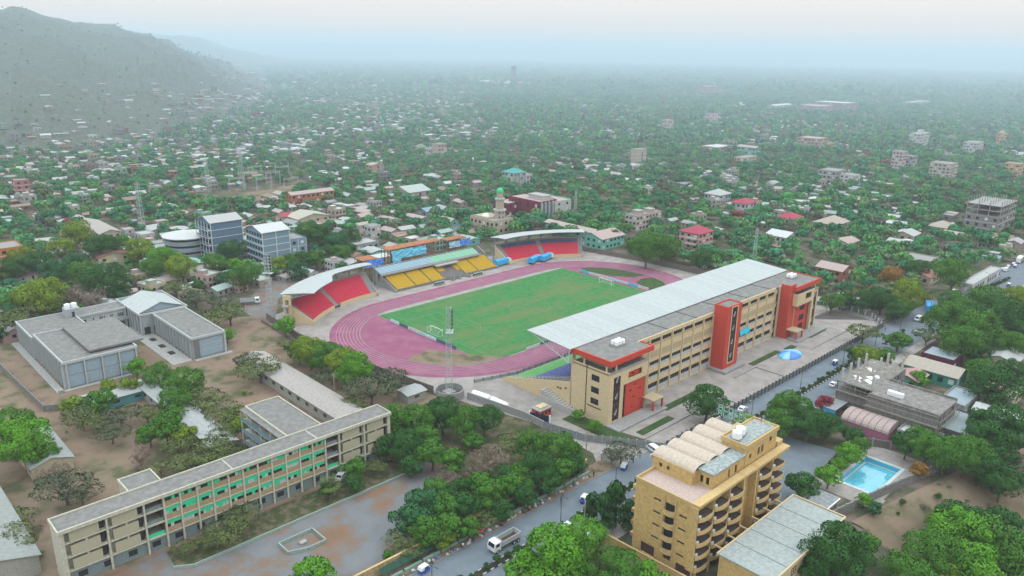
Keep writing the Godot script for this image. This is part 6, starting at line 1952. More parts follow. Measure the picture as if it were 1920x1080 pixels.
	for key in tl:
		var nv := {"mid": 4, "midflat": 2, "low": 3}
		for vv in nv[key]:
			var sel := []
			for i in tl[key].size():
				if i % nv[key] == vv: sel.append(tl[key][i])
			var mm := MultiMesh.new()
			mm.transform_format = MultiMesh.TRANSFORM_3D
			mm.use_colors = true
			mm.mesh = crowns["%s%d" % [key, vv]]
			mm.instance_count = sel.size()
			for i in sel.size():
				var c = sel[i]
				var s: float = c[2] / 5.0
				mm.set_instance_transform(i, Transform3D(Basis(Vector3.UP, c[3] * 40.0).scaled(Vector3(s, s * rnd(0.85, 1.15), s)), c[1]))
				var ci := int(c[3] * 97.0) % tints.size()
				if ci == 10 and int(c[3] * 977.0) % 12 != 0: ci = 3
				var br := rnd(0.8, 1.2)
				var tc: Color = tints[ci]
				mm.set_instance_color(i, Color(tc.r * br, tc.g * br, tc.b * br))
			var o := MultiMeshInstance3D.new()
			o.multimesh = mm
			o.material_override = lm
			o.name = numbered("town_trees")
			add_child(o)
			o.set_meta("kind", "stuff"); o.set_meta("label", words[key]); o.set_meta("category", "trees")
	# houses: the nearest one by one, the rest as one mass per kind
	var roofs := [["pale tin", 0.46, 0.47, 0.47], ["white tin", 0.60, 0.62, 0.62], ["tan tin", 0.44, 0.385, 0.33], ["grey tin", 0.30, 0.31, 0.32], ["rusty brown", 0.30, 0.20, 0.16], ["pale tin", 0.50, 0.50, 0.49], ["pinkish tin", 0.44, 0.38, 0.365], ["pale green", 0.36, 0.46, 0.42]]
	var walls := [["cream", 0.48, 0.44, 0.36], ["whitewashed", 0.54, 0.55, 0.53], ["turquoise", 0.20, 0.46, 0.40], ["tan", 0.38, 0.33, 0.27], ["grey", 0.35, 0.35, 0.34], ["pink", 0.48, 0.38, 0.36]]
	var shapes := ["gabled house", "low gabled house", "flat-roofed house", "two-storey house", "long gabled house"]
	var nh := 0
	var rest := []
	var dk := glassm("window glass and opening shade", 0.022, 0.025, 0.028)
	for c in cand_h:
		if nh < 230:
			nh += 1
			var ro = roofs[c[5]]
			var wa = walls[(c[5] * 3 + nh) % walls.size()]
			var P: Vector3 = c[1]
			var wh := "beyond the stadium"
			if P.x > 90 and P.z > 60: wh = "by the main road"
			elif P.x > 60: wh = "behind the long white roof"
			elif P.z < -100 and P.x > -60: wh = "behind the unfinished stand"
			elif P.x < -60: wh = "behind the courtyard building"
			var t := thing("house", "%s %s with %s roof %s" % [wa[0], shapes[c[4]], ro[0], wh], "house", P, c[2], "houses of the town")
			t.scale = Vector3.ONE * float(c[3])
			part(t, "wall", hm[c[4]][0], M("wall " + wa[0], wa[1], wa[2], wa[3], 0.9, "soft", 0.1))
			part(t, "roof", hm[c[4]][1], M("roof " + ro[0], ro[1], ro[2], ro[3], 0.8, "worn", 0.1))
			for e in hm[c[4]][2]:
				var wo := part(t, "window", UB, dk, e[0])
				wo.scale = e[1]
		else: rest.append(c)
	var vm := StandardMaterial3D.new()
	vm.resource_name = "town house paint"
	vm.vertex_color_use_as_albedo = true
	vm.roughness = 0.85
	for kd in 5:
		var sel := []
		for c in rest:
			if c[4] == kd: sel.append(c)
		var mm := MultiMesh.new()
		mm.transform_format = MultiMesh.TRANSFORM_3D
		mm.use_colors = true
		mm.mesh = join_house(hm[kd], Color(0.34, 0.33, 0.30), Color(0.38, 0.385, 0.385))
		mm.instance_count = sel.size()
		for i in sel.size():
			var c = sel[i]
			var ro = roofs[c[5]]
			mm.set_instance_transform(i, Transform3D(Basis(Vector3.UP, c[2]).scaled(Vector3.ONE * float(c[3])), c[1]))
			mm.set_instance_color(i, Color(ro[1] / 0.6, ro[2] / 0.6, ro[3] / 0.58))
		var o := MultiMeshInstance3D.new()
		o.multimesh = mm
		o.material_override = vm
		o.name = numbered("town_houses")
		add_child(o)
		o.set_meta("kind", "stuff"); o.set_meta("label", "far %ss packed between trees of the hazy town" % shapes[kd]); o.set_meta("category", "houses")
	print("trees ", cand_t.size(), " houses ", cand_h.size())

# ---------------------------------------------------------------- yards, roads and boundary walls
func lane(called: String, mt: Material, x0: float, x1: float, a: float, b: float, y: float, st := 6.0) -> void:
	# a strip that follows the main road between two offsets from its centre line
	var m := MB.new()
	var n := int((x1 - x0) / st)
	for i in n:
		var p := lerpf(x0, x1, float(i) / n); var q := lerpf(x0, x1, float(i + 1) / n)
		var A := Vector3(p, y, road_z(p) + a); var B := Vector3(q, y, road_z(q) + a)
		var C := Vector3(q, y, road_z(q) + b); var D := Vector3(p, y, road_z(p) + b)
		m.up_tri(A, B, C); m.up_tri(A, C, D)
	part(self, called, m.mesh(), mt).set_meta("kind", "structure")

func build_site() -> void:
	var earth := ground_mat("red earth", "earth", 120.0)
	var yard := ground_mat("school yard asphalt", "yard", 110.0)
	var asph := ground_mat("road asphalt", "asphalt", 60.0)
	var pave := ground_mat("dusty concrete apron", "paving", 70.0)
	var scrub := ground_mat("scrub floor", "scrub", 70.0)
	sheet("school_compound", earth, [[-300, -104], [-176, -112], [-94.6, -66], [-94.6, 0], [-88, 46], [-100, 58], [-120, 58], [-120, 68.5], [-300, 68.5]], 0.02)
	sheet("school_yard", yard, [[-215, 68.6], [-118, 68.6], [-113, 84], [-122, 98], [-134, 106.5], [-215, 106.5]], 0.03)
	sheet("planting_bed", ground_mat("dark bed soil", "scrub", 30.0), [[-183.5, 69], [-122, 69], [-122, 78], [-180.8, 78], [-184, 75.8]], 0.06)
	sheet("grove_floor", scrub, [[-120, 58.2], [-88, 47], [-80, 60], [-77, 98], [-80, 107.5], [-133, 107.5], [-121.5, 98], [-112.5, 84], [-117.6, 68.5]], 0.025)
	sheet("stand_plaza", pave, [[-64, 97], [-60, 116], [96, 116], [100, 92], [74, 90], [-64, 90.5]], 0.03)
	sheet("gate_path", ground_mat("gate path dust", "paving", 30.0), [[-77.5, 82], [-66, 90], [-63.5, 116.5], [-86, 112.6], [-79, 104]], 0.032)
	sheet("hotel_yard", asph, [[-66, 132], [-30, 132], [-26, 151.5], [-46, 152.5], [-56, 156], [-66.5, 157]], 0.03)
	sheet("bus_park", pave, [[76, 62], [108, 62], [122, 110], [101, 113], [76, 89]], 0.03)
	sheet("lorry_yard", ground_mat("dusty lorry yard", "yard", 60.0), pxs([[452, 580], [480, 545], [520, 512], [560, 500], [650, 478], [690, 470], [706, 478], [640, 500], [560, 535], [522, 560], [516, 600], [490, 606]]), 0.034)
	sheet("back_street", asph, pxs([[530, 520], [545, 512], [640, 482], [700, 466], [760, 446], [905, 408], [930, 410], [780, 452], [690, 482], [560, 530]]), 0.03)
	sheet("side_street", pave, pxs([[645, 470], [665, 440], [690, 415], [720, 400], [735, 402], [705, 425], [680, 470]]), 0.03)
	# main road
	lane("road", asph, -330, 900, -9.2, 8.2, 0.05)
	lane("pavement", ground_mat("brick pavement", "earth", 40.0), -330, -80, -14.6, -9.4, 0.17)
	lane("kerb", M("kerb stone", 0.30, 0.28, 0.28, 0.9, "worn", 0.2), -330, -82, -9.45, -9.15, 0.19)
	lane("kerb", M("kerb stone"), -66, 96, -9.3, -9.0, 0.16)
	lane("pavement", pave, -330, 600, 8.2, 12.0, 0.16)
	# planted median with black and white kerb blocks
	for sg in [[-175.0, -117.0, "beside the white tipper lorry"], [-107.0, -70.0, "before the needle-leaved trees"], [-32.0, 40.0, "along the concrete frame building"], [72.0, 92.0, "at the road crossing"], [110.0, 215.0, "along the bus park road"]]:
		var t := thing("road_median", "low planted median with black and white kerb blocks " + sg[2], "median", Vector3.ZERO, 0, "road medians")
		var n := int((sg[1] - sg[0]) / 1.1)
		for i in n:
			var x: float = sg[0] + i * 1.1
			for e in [-0.8, 0.8]: bx(t, "kerb_block", M("white kerb paint", 0.6, 0.6, 0.58, 0.8, "worn", 0.3) if i % 2 else M("black kerb paint", 0.03, 0.03, 0.03, 0.8, ""), x, 0.05, road_z(x) + e, 1.02, 0.28, 0.22)
		var sb := MB.new()
		for i in n:
			var x: float = sg[0] + i * 1.1
			sb.box(Vector3(x, 0.15, road_z(x)), Vector3(1.09, 0.25, 1.38))
		part(t, "soil", sb.mesh(), M("dark soil", 0.05, 0.055, 0.03, 1.0, "stain", 0.3))
		var x: float = sg[0] + 1.5
		while x < sg[1]:
			var z := road_z(x)
			tree_at(Vector3(x, 0.2, z), rnd(0.65, 1.25), "d", "on the median " + sg[2], "median shrubs")
			x += rnd(2.4, 4.6)
	# fences and walls
	var panel := M("grey fence panel", 0.22, 0.24, 0.25, 0.8, "stain", 0.2)
	var conc := M("grey concrete")
	wall_line("panel_fence", "grey panel fence between the stand plaza and the road", "fence", [[-61, 116.2], [93, 116.2]], 2.1, panel, 0.1, 2.4, M("dark bronze frame"))
	wall_line("panel_fence", "grey panel fence from the stand gate to the street corner", "fence", [[-78.5, 84], [-75.5, 98], [-63, 116.2]], 2.3, M("grey corrugated fence", 0.33, 0.36, 0.38, 0.8, "stain", 0.2), 0.1, 2.4, M("pale concrete", 0.42, 0.41, 0.4, 0.9, "worn", 0.06))
	wall_line("post_fence", "fence with white posts round the bus park", "fence", [[93, 115], [101, 108], [104, 92], [96, 78], [88, 64]], 1.8, M("grey mesh fence", 0.26, 0.29, 0.29, 0.8, "stain", 0.2), 0.08, 3.2, M("white paint"))
	var brown := M("brown block wall", 0.24, 0.20, 0.185, 0.95, "stain", 0.1)
	wall_line("perimeter_wall", "brown-grey block wall along the curved end of the track", "wall", [[-93.5, -60], [-95.4, -32], [-94.2, -4], [-90, 27], [-87.6, 43]], 2.6, brown, 0.3, 4.0)
	wall_line("perimeter_wall", "grey wall behind the two white storage cylinders", "wall", [[-82, 53.5], [-78.3, 76], [-78.5, 84]], 2.4, conc, 0.3, 4.0)
	wall_line("perimeter_wall", "dark wall behind the far bend of the track", "wall", [[93, -52], [99.7, -15], [102.5, 14], [105, 60]], 2.6, brown, 0.3, 5.0)
	wall_line("track_railing", "thin steel railing beside the straight under the long stand", "railing", [[-72, 45.5], [-56, 49.8], [66, 50.4]], 1.1, M("galvanised mesh", 0.34, 0.36, 0.37, 0.7, ""), 0.03, 3.0, M("grey steel"))
	wall_line("yard_wall", "grey wall beside the dry path of the courtyard building", "wall", pxs([[0, 690], [40, 730], [84, 772], [112, 770]]), 2.2, M("grey blockwork", 0.27, 0.265, 0.255, 0.95, "stain", 0.1), 0.3, 4.0)
	wall_line("yard_wall", "dark grey wall behind the round-tank roof of the courtyard building", "wall", pxs([[0, 610], [100, 596], [212, 576]]), 2.4, M("dark blockwork", 0.15, 0.155, 0.16, 0.95, "stain", 0.1), 0.3, 4.0)
	wall_line("yard_wall", "long brown wall behind the bare-earth lot", "wall", pxs([[28, 578], [215, 548], [330, 530], [430, 508]]), 2.2, brown, 0.3, 5.0)
	wall_line("yard_wall", "boundary wall between the shed trees and the track apron", "wall", [[-96.8, -58], [-98.5, -20], [-96, 20], [-92, 40]], 1.2, brown, 0.25, 5.0)
	wall_line("garden_wall", "ochre wall below the hotel", "wall", [[-128, 131.5], [-108.5, 133.5], [-107.5, 162]], 2.2, M("ochre render"), 0.3, 4.0, null, "", M("pale ochre trim"))
	wall_line("stall_wall", "long ochre wall behind the street stalls", "wall", [[-160, 107.4], [-86.5, 108.1]], 2.7, M("ochre wall", 0.52, 0.40, 0.22, 0.95, "stain", 0.1), 0.35, 5.0, null, "", M("pale ochre trim"))
	# planting strips and kerbs on the stand plaza
	var lawn := ground_mat("coarse lawn", "lawn", 60.0)
	var k := 0
	for r in [[-41, -17, 99.6, 102.2], [13, 33, 99.4, 101.6], [37, 43, 100.6, 103.0], [56, 70, 99.8, 102.0], [-60, -44, 104.5, 107.0], [-70, -63.9, 84, 106]]:
		bb(self, "lawn_strip", lawn, r[0], r[1], 0.02, 0.2, r[2], r[3]).set_meta("kind", "structure")
	for r in [[-62, -20, 108.6, 109.0], [-20, -19.6, 103, 115.5], [12, 12.4, 103, 115.5], [-2, 12, 102.6, 103.0], [44, 90, 108.0, 108.3]]:
		bb(self, "plaza_kerb", conc, r[0], r[1], 0.02, 0.4, r[2], r[3]).set_meta("kind", "structure")
	for i in 12: bb(self, "parking_line", M("worn parking paint", 0.5, 0.47, 0.44, 0.9, "worn", 0.2), -57.5 + i * 2.9, -57.38 + i * 2.9, 0.035, 0.045, 109.4, 114.6).set_meta("kind", "structure")
	# paving joints of the plaza, thin recessed-looking strips of darker mortar
	for i in 9: bb(self, "paving_joint", M("dark joint", 0.2, 0.18, 0.17, 0.95, ""), 14 + i * 8.0, 14.15 + i * 8.0, 0.035, 0.042, 103, 115.6).set_meta("kind", "structure")
	# round concrete pit of the floodlight mast
	var pit := thing("round_pit", "round concrete pit wall at the foot of the tall floodlight mast", "pit", Vector3(-85.2, 0, 48.6))
	for i in 20:
		var a := TAU * i / 20
		if i in [11, 12]: continue
		bx(pit, "wall_segment", conc, cos(a) * 4.4, 0.02, sin(a) * 4.4, 0.35, 3.0, 1.42, -a)
	bx(pit, "plinth", M("pale concrete"), 0.4, 0.02, -1.0, 3.2, 1.6, 3.2)
	# gate with red kiosk at the end of the stand
	var g := thing("gate_kiosk", "small red and cream gate kiosk beside the navy gate", "kiosk", Vector3(-72.5, 0, 77.5))
	bx(g, "wall", M("red render"), 0, 0.02, 0, 5.0, 2.4, 3.6)
	bx(g, "roof", M("pale concrete"), 0, 2.45, 0, 5.6, 0.3, 4.2)
	bx(g, "upper_band", M("cream render"), 0, 2.75, 0, 3.4, 0.4, 2.2)
	for e in [-1.4, 0.2, 1.6]: bx(g, "opening", glassm("window glass and opening shade", 0.022, 0.025, 0.028), e, 0.9, 1.82, 0.9, 1.1, 0.08)  # dark sheets on the solid wall give the shade inside the openings
	for e in [-2.52]: bx(g, "door", glassm("window glass and opening shade", 0.022, 0.025, 0.028), e, 0.05, 0.4, 0.08, 2.0, 1.0)
	var ng := thing("navy_gate", "solid navy blue sheet gate beside the stand", "gate", Vector3(-76.6, 0, 80.6), 0.35)
	for e in [-1.6, 1.6]: bx(ng, "leaf", M("navy sheet", 0.02, 0.025, 0.06, 0.5, ""), 0.1, 0.1, e, 0.08, 2.6, 3.1)
	for e in [-3.4, 3.4]: bx(ng, "post", M("white paint"), 0.1, 0, e, 0.4, 2.9, 0.4)
	# outside stair on the end of the stand
	var st := thing("outside_stair", "white concrete stair running down the end wall of the stand", "stair", Vector3.ZERO)
	for i in 16: bb(st, "step", M("pale stair", 0.52, 0.50, 0.47, 0.9, "worn", 0.1), -66.0, -63.4, 0.03 + 0.0, 0.35 + i * 0.26, 86.5 - i * 1.05, 87.5 - i * 1.05)
	bb(st, "side_wall", M("pale stair"), -66.3, -66.02, 0.03, 2.4, 70.5, 87.5)
	# tarpaulined heap, cyan banner
	var hp := thing("tarpaulin_heap", "round heap under a blue and white tarpaulin on the stand plaza", "heap", Vector3(32.6, 0.03, 105.5))
	for s in 10:
		var b := MB.new()
		for q in [[0, 3], [3, 6], [6, 9]]:
			for i in range(q[0], q[1]):
				var e0 := i / 9.0 * PI * 0.5; var e1 := (i + 1) / 9.0 * PI * 0.5
				var a0 := TAU * s / 10; var a1 := TAU * (s + 1) / 10
				var P := func(a: float, e: float) -> Vector3: return Vector3(cos(a) * cos(e) * 6.2, sin(e) * 1.7 + 0.1 * sin(a * 5.0), sin(a) * cos(e) * 3.8)
				b.quad(P.call(a1, e0), P.call(a0, e0), P.call(a0, e1), P.call(a1, e1))
		part(hp, "cover_panel", b.mesh(), M("royal blue tarpaulin", 0.10, 0.27, 0.75, 0.5, "soft", 0.2) if s in [2, 3, 6] else (M("sky blue tarpaulin", 0.17, 0.58, 0.82, 0.5, "soft", 0.2) if s % 2 else M("pale blue tarpaulin", 0.36, 0.62, 0.80, 0.5, "soft", 0.2)))
	var bn := thing("banner", "bright cyan banner hung on the windows of the long stand", "banner", Vector3(21.6, 7.6, 92.0))
	var cb := MB.new()
	for i in 10:
		var x := -3.4 + i * 0.68
		var d := 0.18 * sin(i * 1.3); var d2 := 0.18 * sin((i + 1) * 1.3)
		cb.quad(Vector3(x, 0, 0.2 + d), Vector3(x + 0.68, 0, 0.2 + d2), Vector3(x + 0.68, 2.0, 0), Vector3(x, 2.0, 0))
		cb.quad(Vector3(x + 0.68, 0, 0.17 + d2), Vector3(x, 0, 0.17 + d), Vector3(x, 2.0, -0.03), Vector3(x + 0.68, 2.0, -0.03))
	part(bn, "cloth", cb.mesh(), M("cyan banner cloth", 0.03, 0.62, 0.80, 0.6, ""))
	bx(bn, "rod", M("grey steel"), 0, 1.98, -0.02, 7.0, 0.08, 0.08)
	# gully floor
	var b := MB.new()
	for i in 60:
		for j in 16:
			var k4: Array[Vector3] = []
			for e in [[0, 0], [0, 1], [1, 1], [1, 0]]:
				var x: float = -58.5 + (i + e[0]) * 2.0
				var z: float = gully_line(x) + 0.4 + (j + e[1]) * 1.6
				k4.append(Vector3(x, ground_h(x, z) + 0.25, z))
			b.quad(k4[0], k4[1], k4[2], k4[3])
	part(self, "gully_bank", b.mesh(), earth).set_meta("kind", "structure")
	poles()

func poles() -> void:
	var dk := M("dark pole", 0.06, 0.06, 0.065, 0.6, "")
	var proto: Node3D = null
	var n := 0
	for x in [-150.0, -112.0, -92.0, -28.0, 2.0, 34.0, 62.0, 86.0, 118.0, 150.0, 185.0]:
		if proto == null:
			proto = thing("street_lamp", "thin dark street lamp standing by the main road median", "street lamp", Vector3(x, 0.05, road_z(x)), 0, "street lamps on the median")
			var b := MB.new()
			b.tube(Vector3.ZERO, Vector3(0, 8.4, 0), 0.11, 0.07, 6)
			part(proto, "pole", b.mesh(), dk)
			for e in [-1.0, 1.0]:
				b = MB.new()
				b.bar(Vector3(0, 8.2, 0), Vector3(0, 8.7, e * 1.4), 0.07)
				b.box(Vector3(0, 8.7, e * 1.6), Vector3(0.22, 0.12, 0.6))
				part(proto, "lamp_arm", b.mesh(), dk)
		else: dup(proto, Vector3(x, 0.05, road_z(x)), 0.0)
	var wood := M("pale wooden pole", 0.30, 0.27, 0.22, 0.9, "")
	var up: Node3D = null
	var spots := [[1094, 1008, "between the hotel and the white vans"], [1098, 868, "at the street corner by the stall wall"], [628, 752, "behind the long shed"], [955, 545, ""], [455, 330, ""], [388, 350, ""], [945, 600, ""], [1270, 488, "by the far track wall"], [1548, 590, "by the bus park fence"], [1558, 588, "by the bus park fence"], [1640, 585, "by the bus park fence"], [1690, 700, "by the pink roof"], [425, 600, "by the lorry yard"], [740, 500, ""], [845, 590, ""], [225, 450, "by the long roofed hall"]]
	for s in spots:
		if s[2] == "": continue
		var P := G(s[0], s[1])
		if up == null:
			up = thing("utility_pole", "pale wooden utility pole with crossarms " + s[2], "utility pole", Vector3(P.x, 0, P.z), 0.6, "utility poles")
			var b := MB.new()
			b.tube(Vector3(0, -0.2, 0), Vector3(0, 9.6, 0), 0.16, 0.11, 7)
			part(up, "pole", b.mesh(), wood)
			for h in [8.6, 9.2]:
				b = MB.new()
				b.box(Vector3(0, h, 0), Vector3(2.2, 0.12, 0.12))
				for e in [-0.95, -0.4, 0.4, 0.95]: b.tube(Vector3(e, h + 0.05, 0), Vector3(e, h + 0.25, 0), 0.05, 0.04, 5)
				part(up, "crossarm", b.mesh(), wood)
		else: dup(up, Vector3(P.x, 0, P.z), rnd(0, 3), "pale wooden utility pole with crossarms " + s[2])

# ---------------------------------------------------------------- vehicles
func wheels(t: Node, xs: Array, w: float, r: float) -> void:
	if not texs.has("wheel"):
		var b := MB.new(); b.tube(Vector3(0, 0, -0.5), Vector3(0, 0, 0.5), 1, 1, 12); texs["wheel"] = b.mesh()
	for x in xs:
		for s in [-1.0, 1.0]:
			var o := part(t, "wheel", texs["wheel"], M("tyre", 0.03, 0.03, 0.03, 0.9, ""), Vector3(x, r, s * (w * 0.5 - 0.12)))
			o.scale = Vector3(r, r, 0.24)
			var h := part(o, "hub", texs["wheel"], M("pale metal", 0.5, 0.5, 0.48, 0.5, ""), Vector3(0, 0, s * 0.1))
			h.scale = Vector3(0.5, 0.5, 1.0)

func car_like(called: String, label: String, cat: String, body: Material, pr: PackedVector2Array, w: float, glass: Array, wx: Array, wr: float) -> Node3D:
	# pr: side outline, x forward; glass: [[outline], ...] windows on both sides; front and rear panes follow the outline
	var t := thing(called, label, cat)
	var b := MB.new()
	b.profile(pr, -w * 0.5, w * 0.5)
	part(t, "body", b.mesh(), body)
	var gm := glassm("car glass", 0.02, 0.025, 0.03)
	for g in glass:
		var q := PackedVector2Array()
		for p in g: q.append(Vector2(p[0], p[1]))
		for s in [-1.0, 1.0]:
			var m := MB.new()
			m.profile(q, s * w * 0.5 - 0.02, s * w * 0.5 + 0.015)
			part(t, "side_window", m.mesh(), gm)
	wheels(t, wx, w, wr)
	return t

func screen(t: Node, a: Vector2, b: Vector2, w: float) -> void:
	var m := MB.new()
	var n := Vector3((b - a).orthogonal().x, (b - a).orthogonal().y, 0).normalized() * 0.02
	if n.y < 0: n = -n
	var p := Vector3(a.x, a.y, -w * 0.42) + n; var q := Vector3(b.x, b.y, -w * 0.38) + n
	var r := Vector3(b.x, b.y, w * 0.38) + n; var s := Vector3(a.x, a.y, w * 0.42) + n
	m.quad(p, q, r, s); m.quad(s, r, q, p)
	part(t, "windscreen", m.mesh(), glassm("car glass", 0.02, 0.025, 0.03))

func lights(t: Node, xf: float, xr: float, y: float, w: float) -> void:
	for s in [-1.0, 1.0]:
		bx(t, "headlight", M("headlamp lens", 0.7, 0.72, 0.74, 0.2, ""), xf, y, s * w * 0.36, 0.06, 0.16, 0.3)
		bx(t, "tail_light", M("tail lamp red", 0.4, 0.02, 0.02, 0.3, ""), xr, y, s * w * 0.38, 0.06, 0.18, 0.22)

func build_vehicles() -> void:
	var white := M("white car paint", 0.74, 0.76, 0.77, 0.3, "")
	var silver := M("silver car paint", 0.42, 0.45, 0.47, 0.3, "")
	var blue := M("blue tuk paint", 0.03, 0.09, 0.42, 0.35, "")
	var vp := PackedVector2Array([Vector2(-2.3, 0.35), Vector2(2.2, 0.35), Vector2(2.35, 0.9), Vector2(1.75, 1.15), Vector2(1.05, 1.95), Vector2(-2.15, 2.0), Vector2(-2.3, 1.2)])
	var van := car_like("minibus", "white minibus driving along the carriageway by the bus park", "minibus", white, vp, 1.75, [[[-2.05, 1.2], [-0.75, 1.2], [-0.75, 1.75], [-2.0, 1.78]], [[-0.65, 1.2], [0.35, 1.2], [0.35, 1.75], [-0.65, 1.75]], [[0.45, 1.2], [1.5, 1.2], [1.0, 1.72], [0.45, 1.74]]], [1.45, -1.4], 0.33)
	screen(van, Vector2(1.72, 1.18), Vector2(1.1, 1.9), 1.75); lights(van, 2.3, -2.32, 0.8, 1.75)
	var cp := PackedVector2Array([Vector2(-2.1, 0.3), Vector2(2.1, 0.3), Vector2(2.15, 0.7), Vector2(1.1, 0.92), Vector2(0.5, 1.42), Vector2(-1.2, 1.45), Vector2(-1.75, 0.98), Vector2(-2.15, 0.92)])
	var car := car_like("car", "white saloon car beside the concrete frame building", "car", white, cp, 1.7, [[[-1.5, 0.95], [-0.35, 0.95], [-0.35, 1.35], [-1.15, 1.36]], [[-0.25, 0.95], [0.95, 0.95], [0.45, 1.34], [-0.25, 1.36]]], [1.3, -1.3], 0.32)
	screen(car, Vector2(1.05, 0.95), Vector2(0.52, 1.4), 1.7); screen(car, Vector2(-1.72, 1.0), Vector2(-1.22, 1.42), 1.7); lights(car, 2.12, -2.13, 0.62, 1.7)
	# three-wheeler: blue body, white canopy
	var tp := PackedVector2Array([Vector2(-1.25, 0.25), Vector2(1.0, 0.25), Vector2(1.3, 0.6), Vector2(1.15, 1.0), Vector2(0.95, 1.05), Vector2(0.5, 0.62), Vector2(-0.35, 0.62), Vector2(-0.45, 1.05), Vector2(-1.25, 1.05)])
	var tuk := car_like("three_wheeler", "blue three-wheeler with a white canopy passing the stall wall corner", "three-wheeler", blue, tp, 1.3, [], [-0.85], 0.24)
	var b := MB.new()
	b.profile(PackedVector2Array([Vector2(-1.3, 1.06), Vector2(-0.42, 1.06), Vector2(-0.3, 1.6), Vector2(0.75, 1.6), Vector2(0.9, 1.1), Vector2(1.0, 1.1), Vector2(0.85, 1.72), Vector2(-1.1, 1.76)]), -0.66, 0.66)
	part(tuk, "canopy", b.mesh(), white)
	screen(tuk, Vector2(1.1, 1.05), Vector2(0.86, 1.6), 1.2)
	bx(tuk, "front_wheel", M("tyre"), 1.05, 0.0, 0, 0.44, 0.44, 0.14)
	bx(tuk, "seat", glassm("window glass and opening shade", 0.022, 0.025, 0.028), -0.6, 0.62, 0, 0.5, 0.3, 1.1)
	# tipper lorry
	var lor := thing("tipper_lorry", "white tipper lorry driving past the street stalls", "lorry")
	b = MB.new()
	b.profile(PackedVector2Array([Vector2(2.0, 0.7), Vector2(4.0, 0.7), Vector2(4.05, 1.7), Vector2(3.75, 2.75), Vector2(2.0, 2.8)]), -1.2, 1.2)
	part(lor, "cab", b.mesh(), white)
	for s in [-1.0, 1.0]:
		bx(lor, "side_window", glassm("car glass", 0.02, 0.025, 0.03), 3.0, 1.75, s * 1.2, 1.1, 0.75, 0.04)
		bx(lor, "bed_side", silver, -1.2, 1.25, s * 1.2, 5.9, 1.25, 0.12)
	screen(lor, Vector2(4.02, 1.75), Vector2(3.78, 2.65), 2.4)
	bx(lor, "chassis", M("dark pole"), -0.4, 0.75, 0, 7.4, 0.35, 1.0)
	bx(lor, "bed_floor", M("rusty bed", 0.12, 0.08, 0.06, 0.9, "stain", 0.5), -1.2, 1.1, 0, 5.9, 0.15, 2.3)
	bx(lor, "headboard", silver, 1.75, 1.25, 0, 0.12, 1.6, 2.3)
	bx(lor, "tailboard", silver, -4.15, 1.25, 0, 0.12, 1.2, 2.3)
	wheels(lor, [3.0, -2.2, -3.4], 2.4, 0.5); lights(lor, 4.06, -4.22, 0.85, 2.4)
	# bus
	var bp := PackedVector2Array([Vector2(-4.6, 0.45), Vector2(4.5, 0.45), Vector2(4.6, 1.2), Vector2(4.4, 2.85), Vector2(-4.5, 2.9), Vector2(-4.6, 1.2)])
	var gl := []
	for k in 6: gl.append([[-4.2 + k * 1.4, 1.5], [-3.0 + k * 1.4, 1.5], [-3.0 + k * 1.4, 2.35], [-4.2 + k * 1.4, 2.35]])
	var bus := car_like("bus", "white bus parked behind the white-posted fence", "bus", white, bp, 2.3, gl, [3.0, -2.8], 0.46)
	screen(bus, Vector2(4.58, 1.3), Vector2(4.42, 2.6), 2.3); lights(bus, 4.58, -4.6, 0.8, 2.3)
	# lorry with tarpaulin
	var tl := thing("tarpaulin_lorry", "lorry covered in bright blue tarpaulin below the blue-topped corner stand", "lorry")
	b = MB.new()
	b.profile(PackedVector2Array([Vector2(2.9, 0.7), Vector2(4.6, 0.7), Vector2(4.65, 1.6), Vector2(4.3, 2.6), Vector2(2.9, 2.7)]), -1.15, 1.15)
	part(tl, "cab", b.mesh(), white)
	screen(tl, Vector2(4.62, 1.65), Vector2(4.33, 2.5), 2.3)
	b = MB.new()
	var f := FastNoiseLite.new(); f.seed = 12; f.frequency = 0.5
	for i in 14:
		var x0 := -4.6 + i * 0.52; var x1 := x0 + 0.52
		var j0 := 0.12 * f.get_noise_1d(i * 1.0); var j1 := 0.12 * f.get_noise_1d(i + 1.0)
		var ring := func(x: float, j: float) -> Array: return [Vector3(x, 0.75, -1.3 - j), Vector3(x, 2.7 + j, -1.25), Vector3(x, 3.15 + j, 0), Vector3(x, 2.7 + j, 1.25), Vector3(x, 0.75, 1.3 + j)]
		var ra: Array = ring.call(x0, j0); var rb: Array = ring.call(x1, j1)
		for k in 4: b.quad(ra[k], ra[k + 1], rb[k + 1], rb[k])
		if i == 0 or i == 13:
			var rr: Array = ra if i == 0 else rb
			for k in range(1, 4):
				if i == 0: b.tri(rr[0], rr[k + 1], rr[k])
				else: b.tri(rr[0], rr[k], rr[k + 1])
	part(tl, "tarpaulin_cover", b.mesh(), M("vivid blue tarpaulin", 0.05, 0.42, 0.80, 0.45, "soft", 0.3))
	bx(tl, "chassis", M("dark pole"), -0.6, 0.55, 0, 8.0, 0.3, 1.0)
	wheels(tl, [3.6, -2.0, -3.2], 2.3, 0.48)
	tl.scale = Vector3.ONE * 1.2
	# place them
	var R := func(o: Node3D, px: float, py: float, turn: float) -> void:
		var P := G(px, py); o.position = Vector3(P.x, 0.05, P.z); o.rotation.y = turn
	R.call(lor, 945, 1024, PI); R.call(tuk, 1095, 941, PI + 0.25); R.call(van, 1721, 601, PI); R.call(car, 1563, 724, 0.05); R.call(bus, 1598, 572, -0.35); R.call(tl, 942, 497, 0.05)
	var D := func(o: Node3D, px: float, py: float, turn: float, label: String, grp: String) -> void:
		var P := G(px, py); dup(o, Vector3(P.x, 0.05, P.z), turn, label, grp)
	tl.set_meta("group", "lorries under blue tarpaulin")
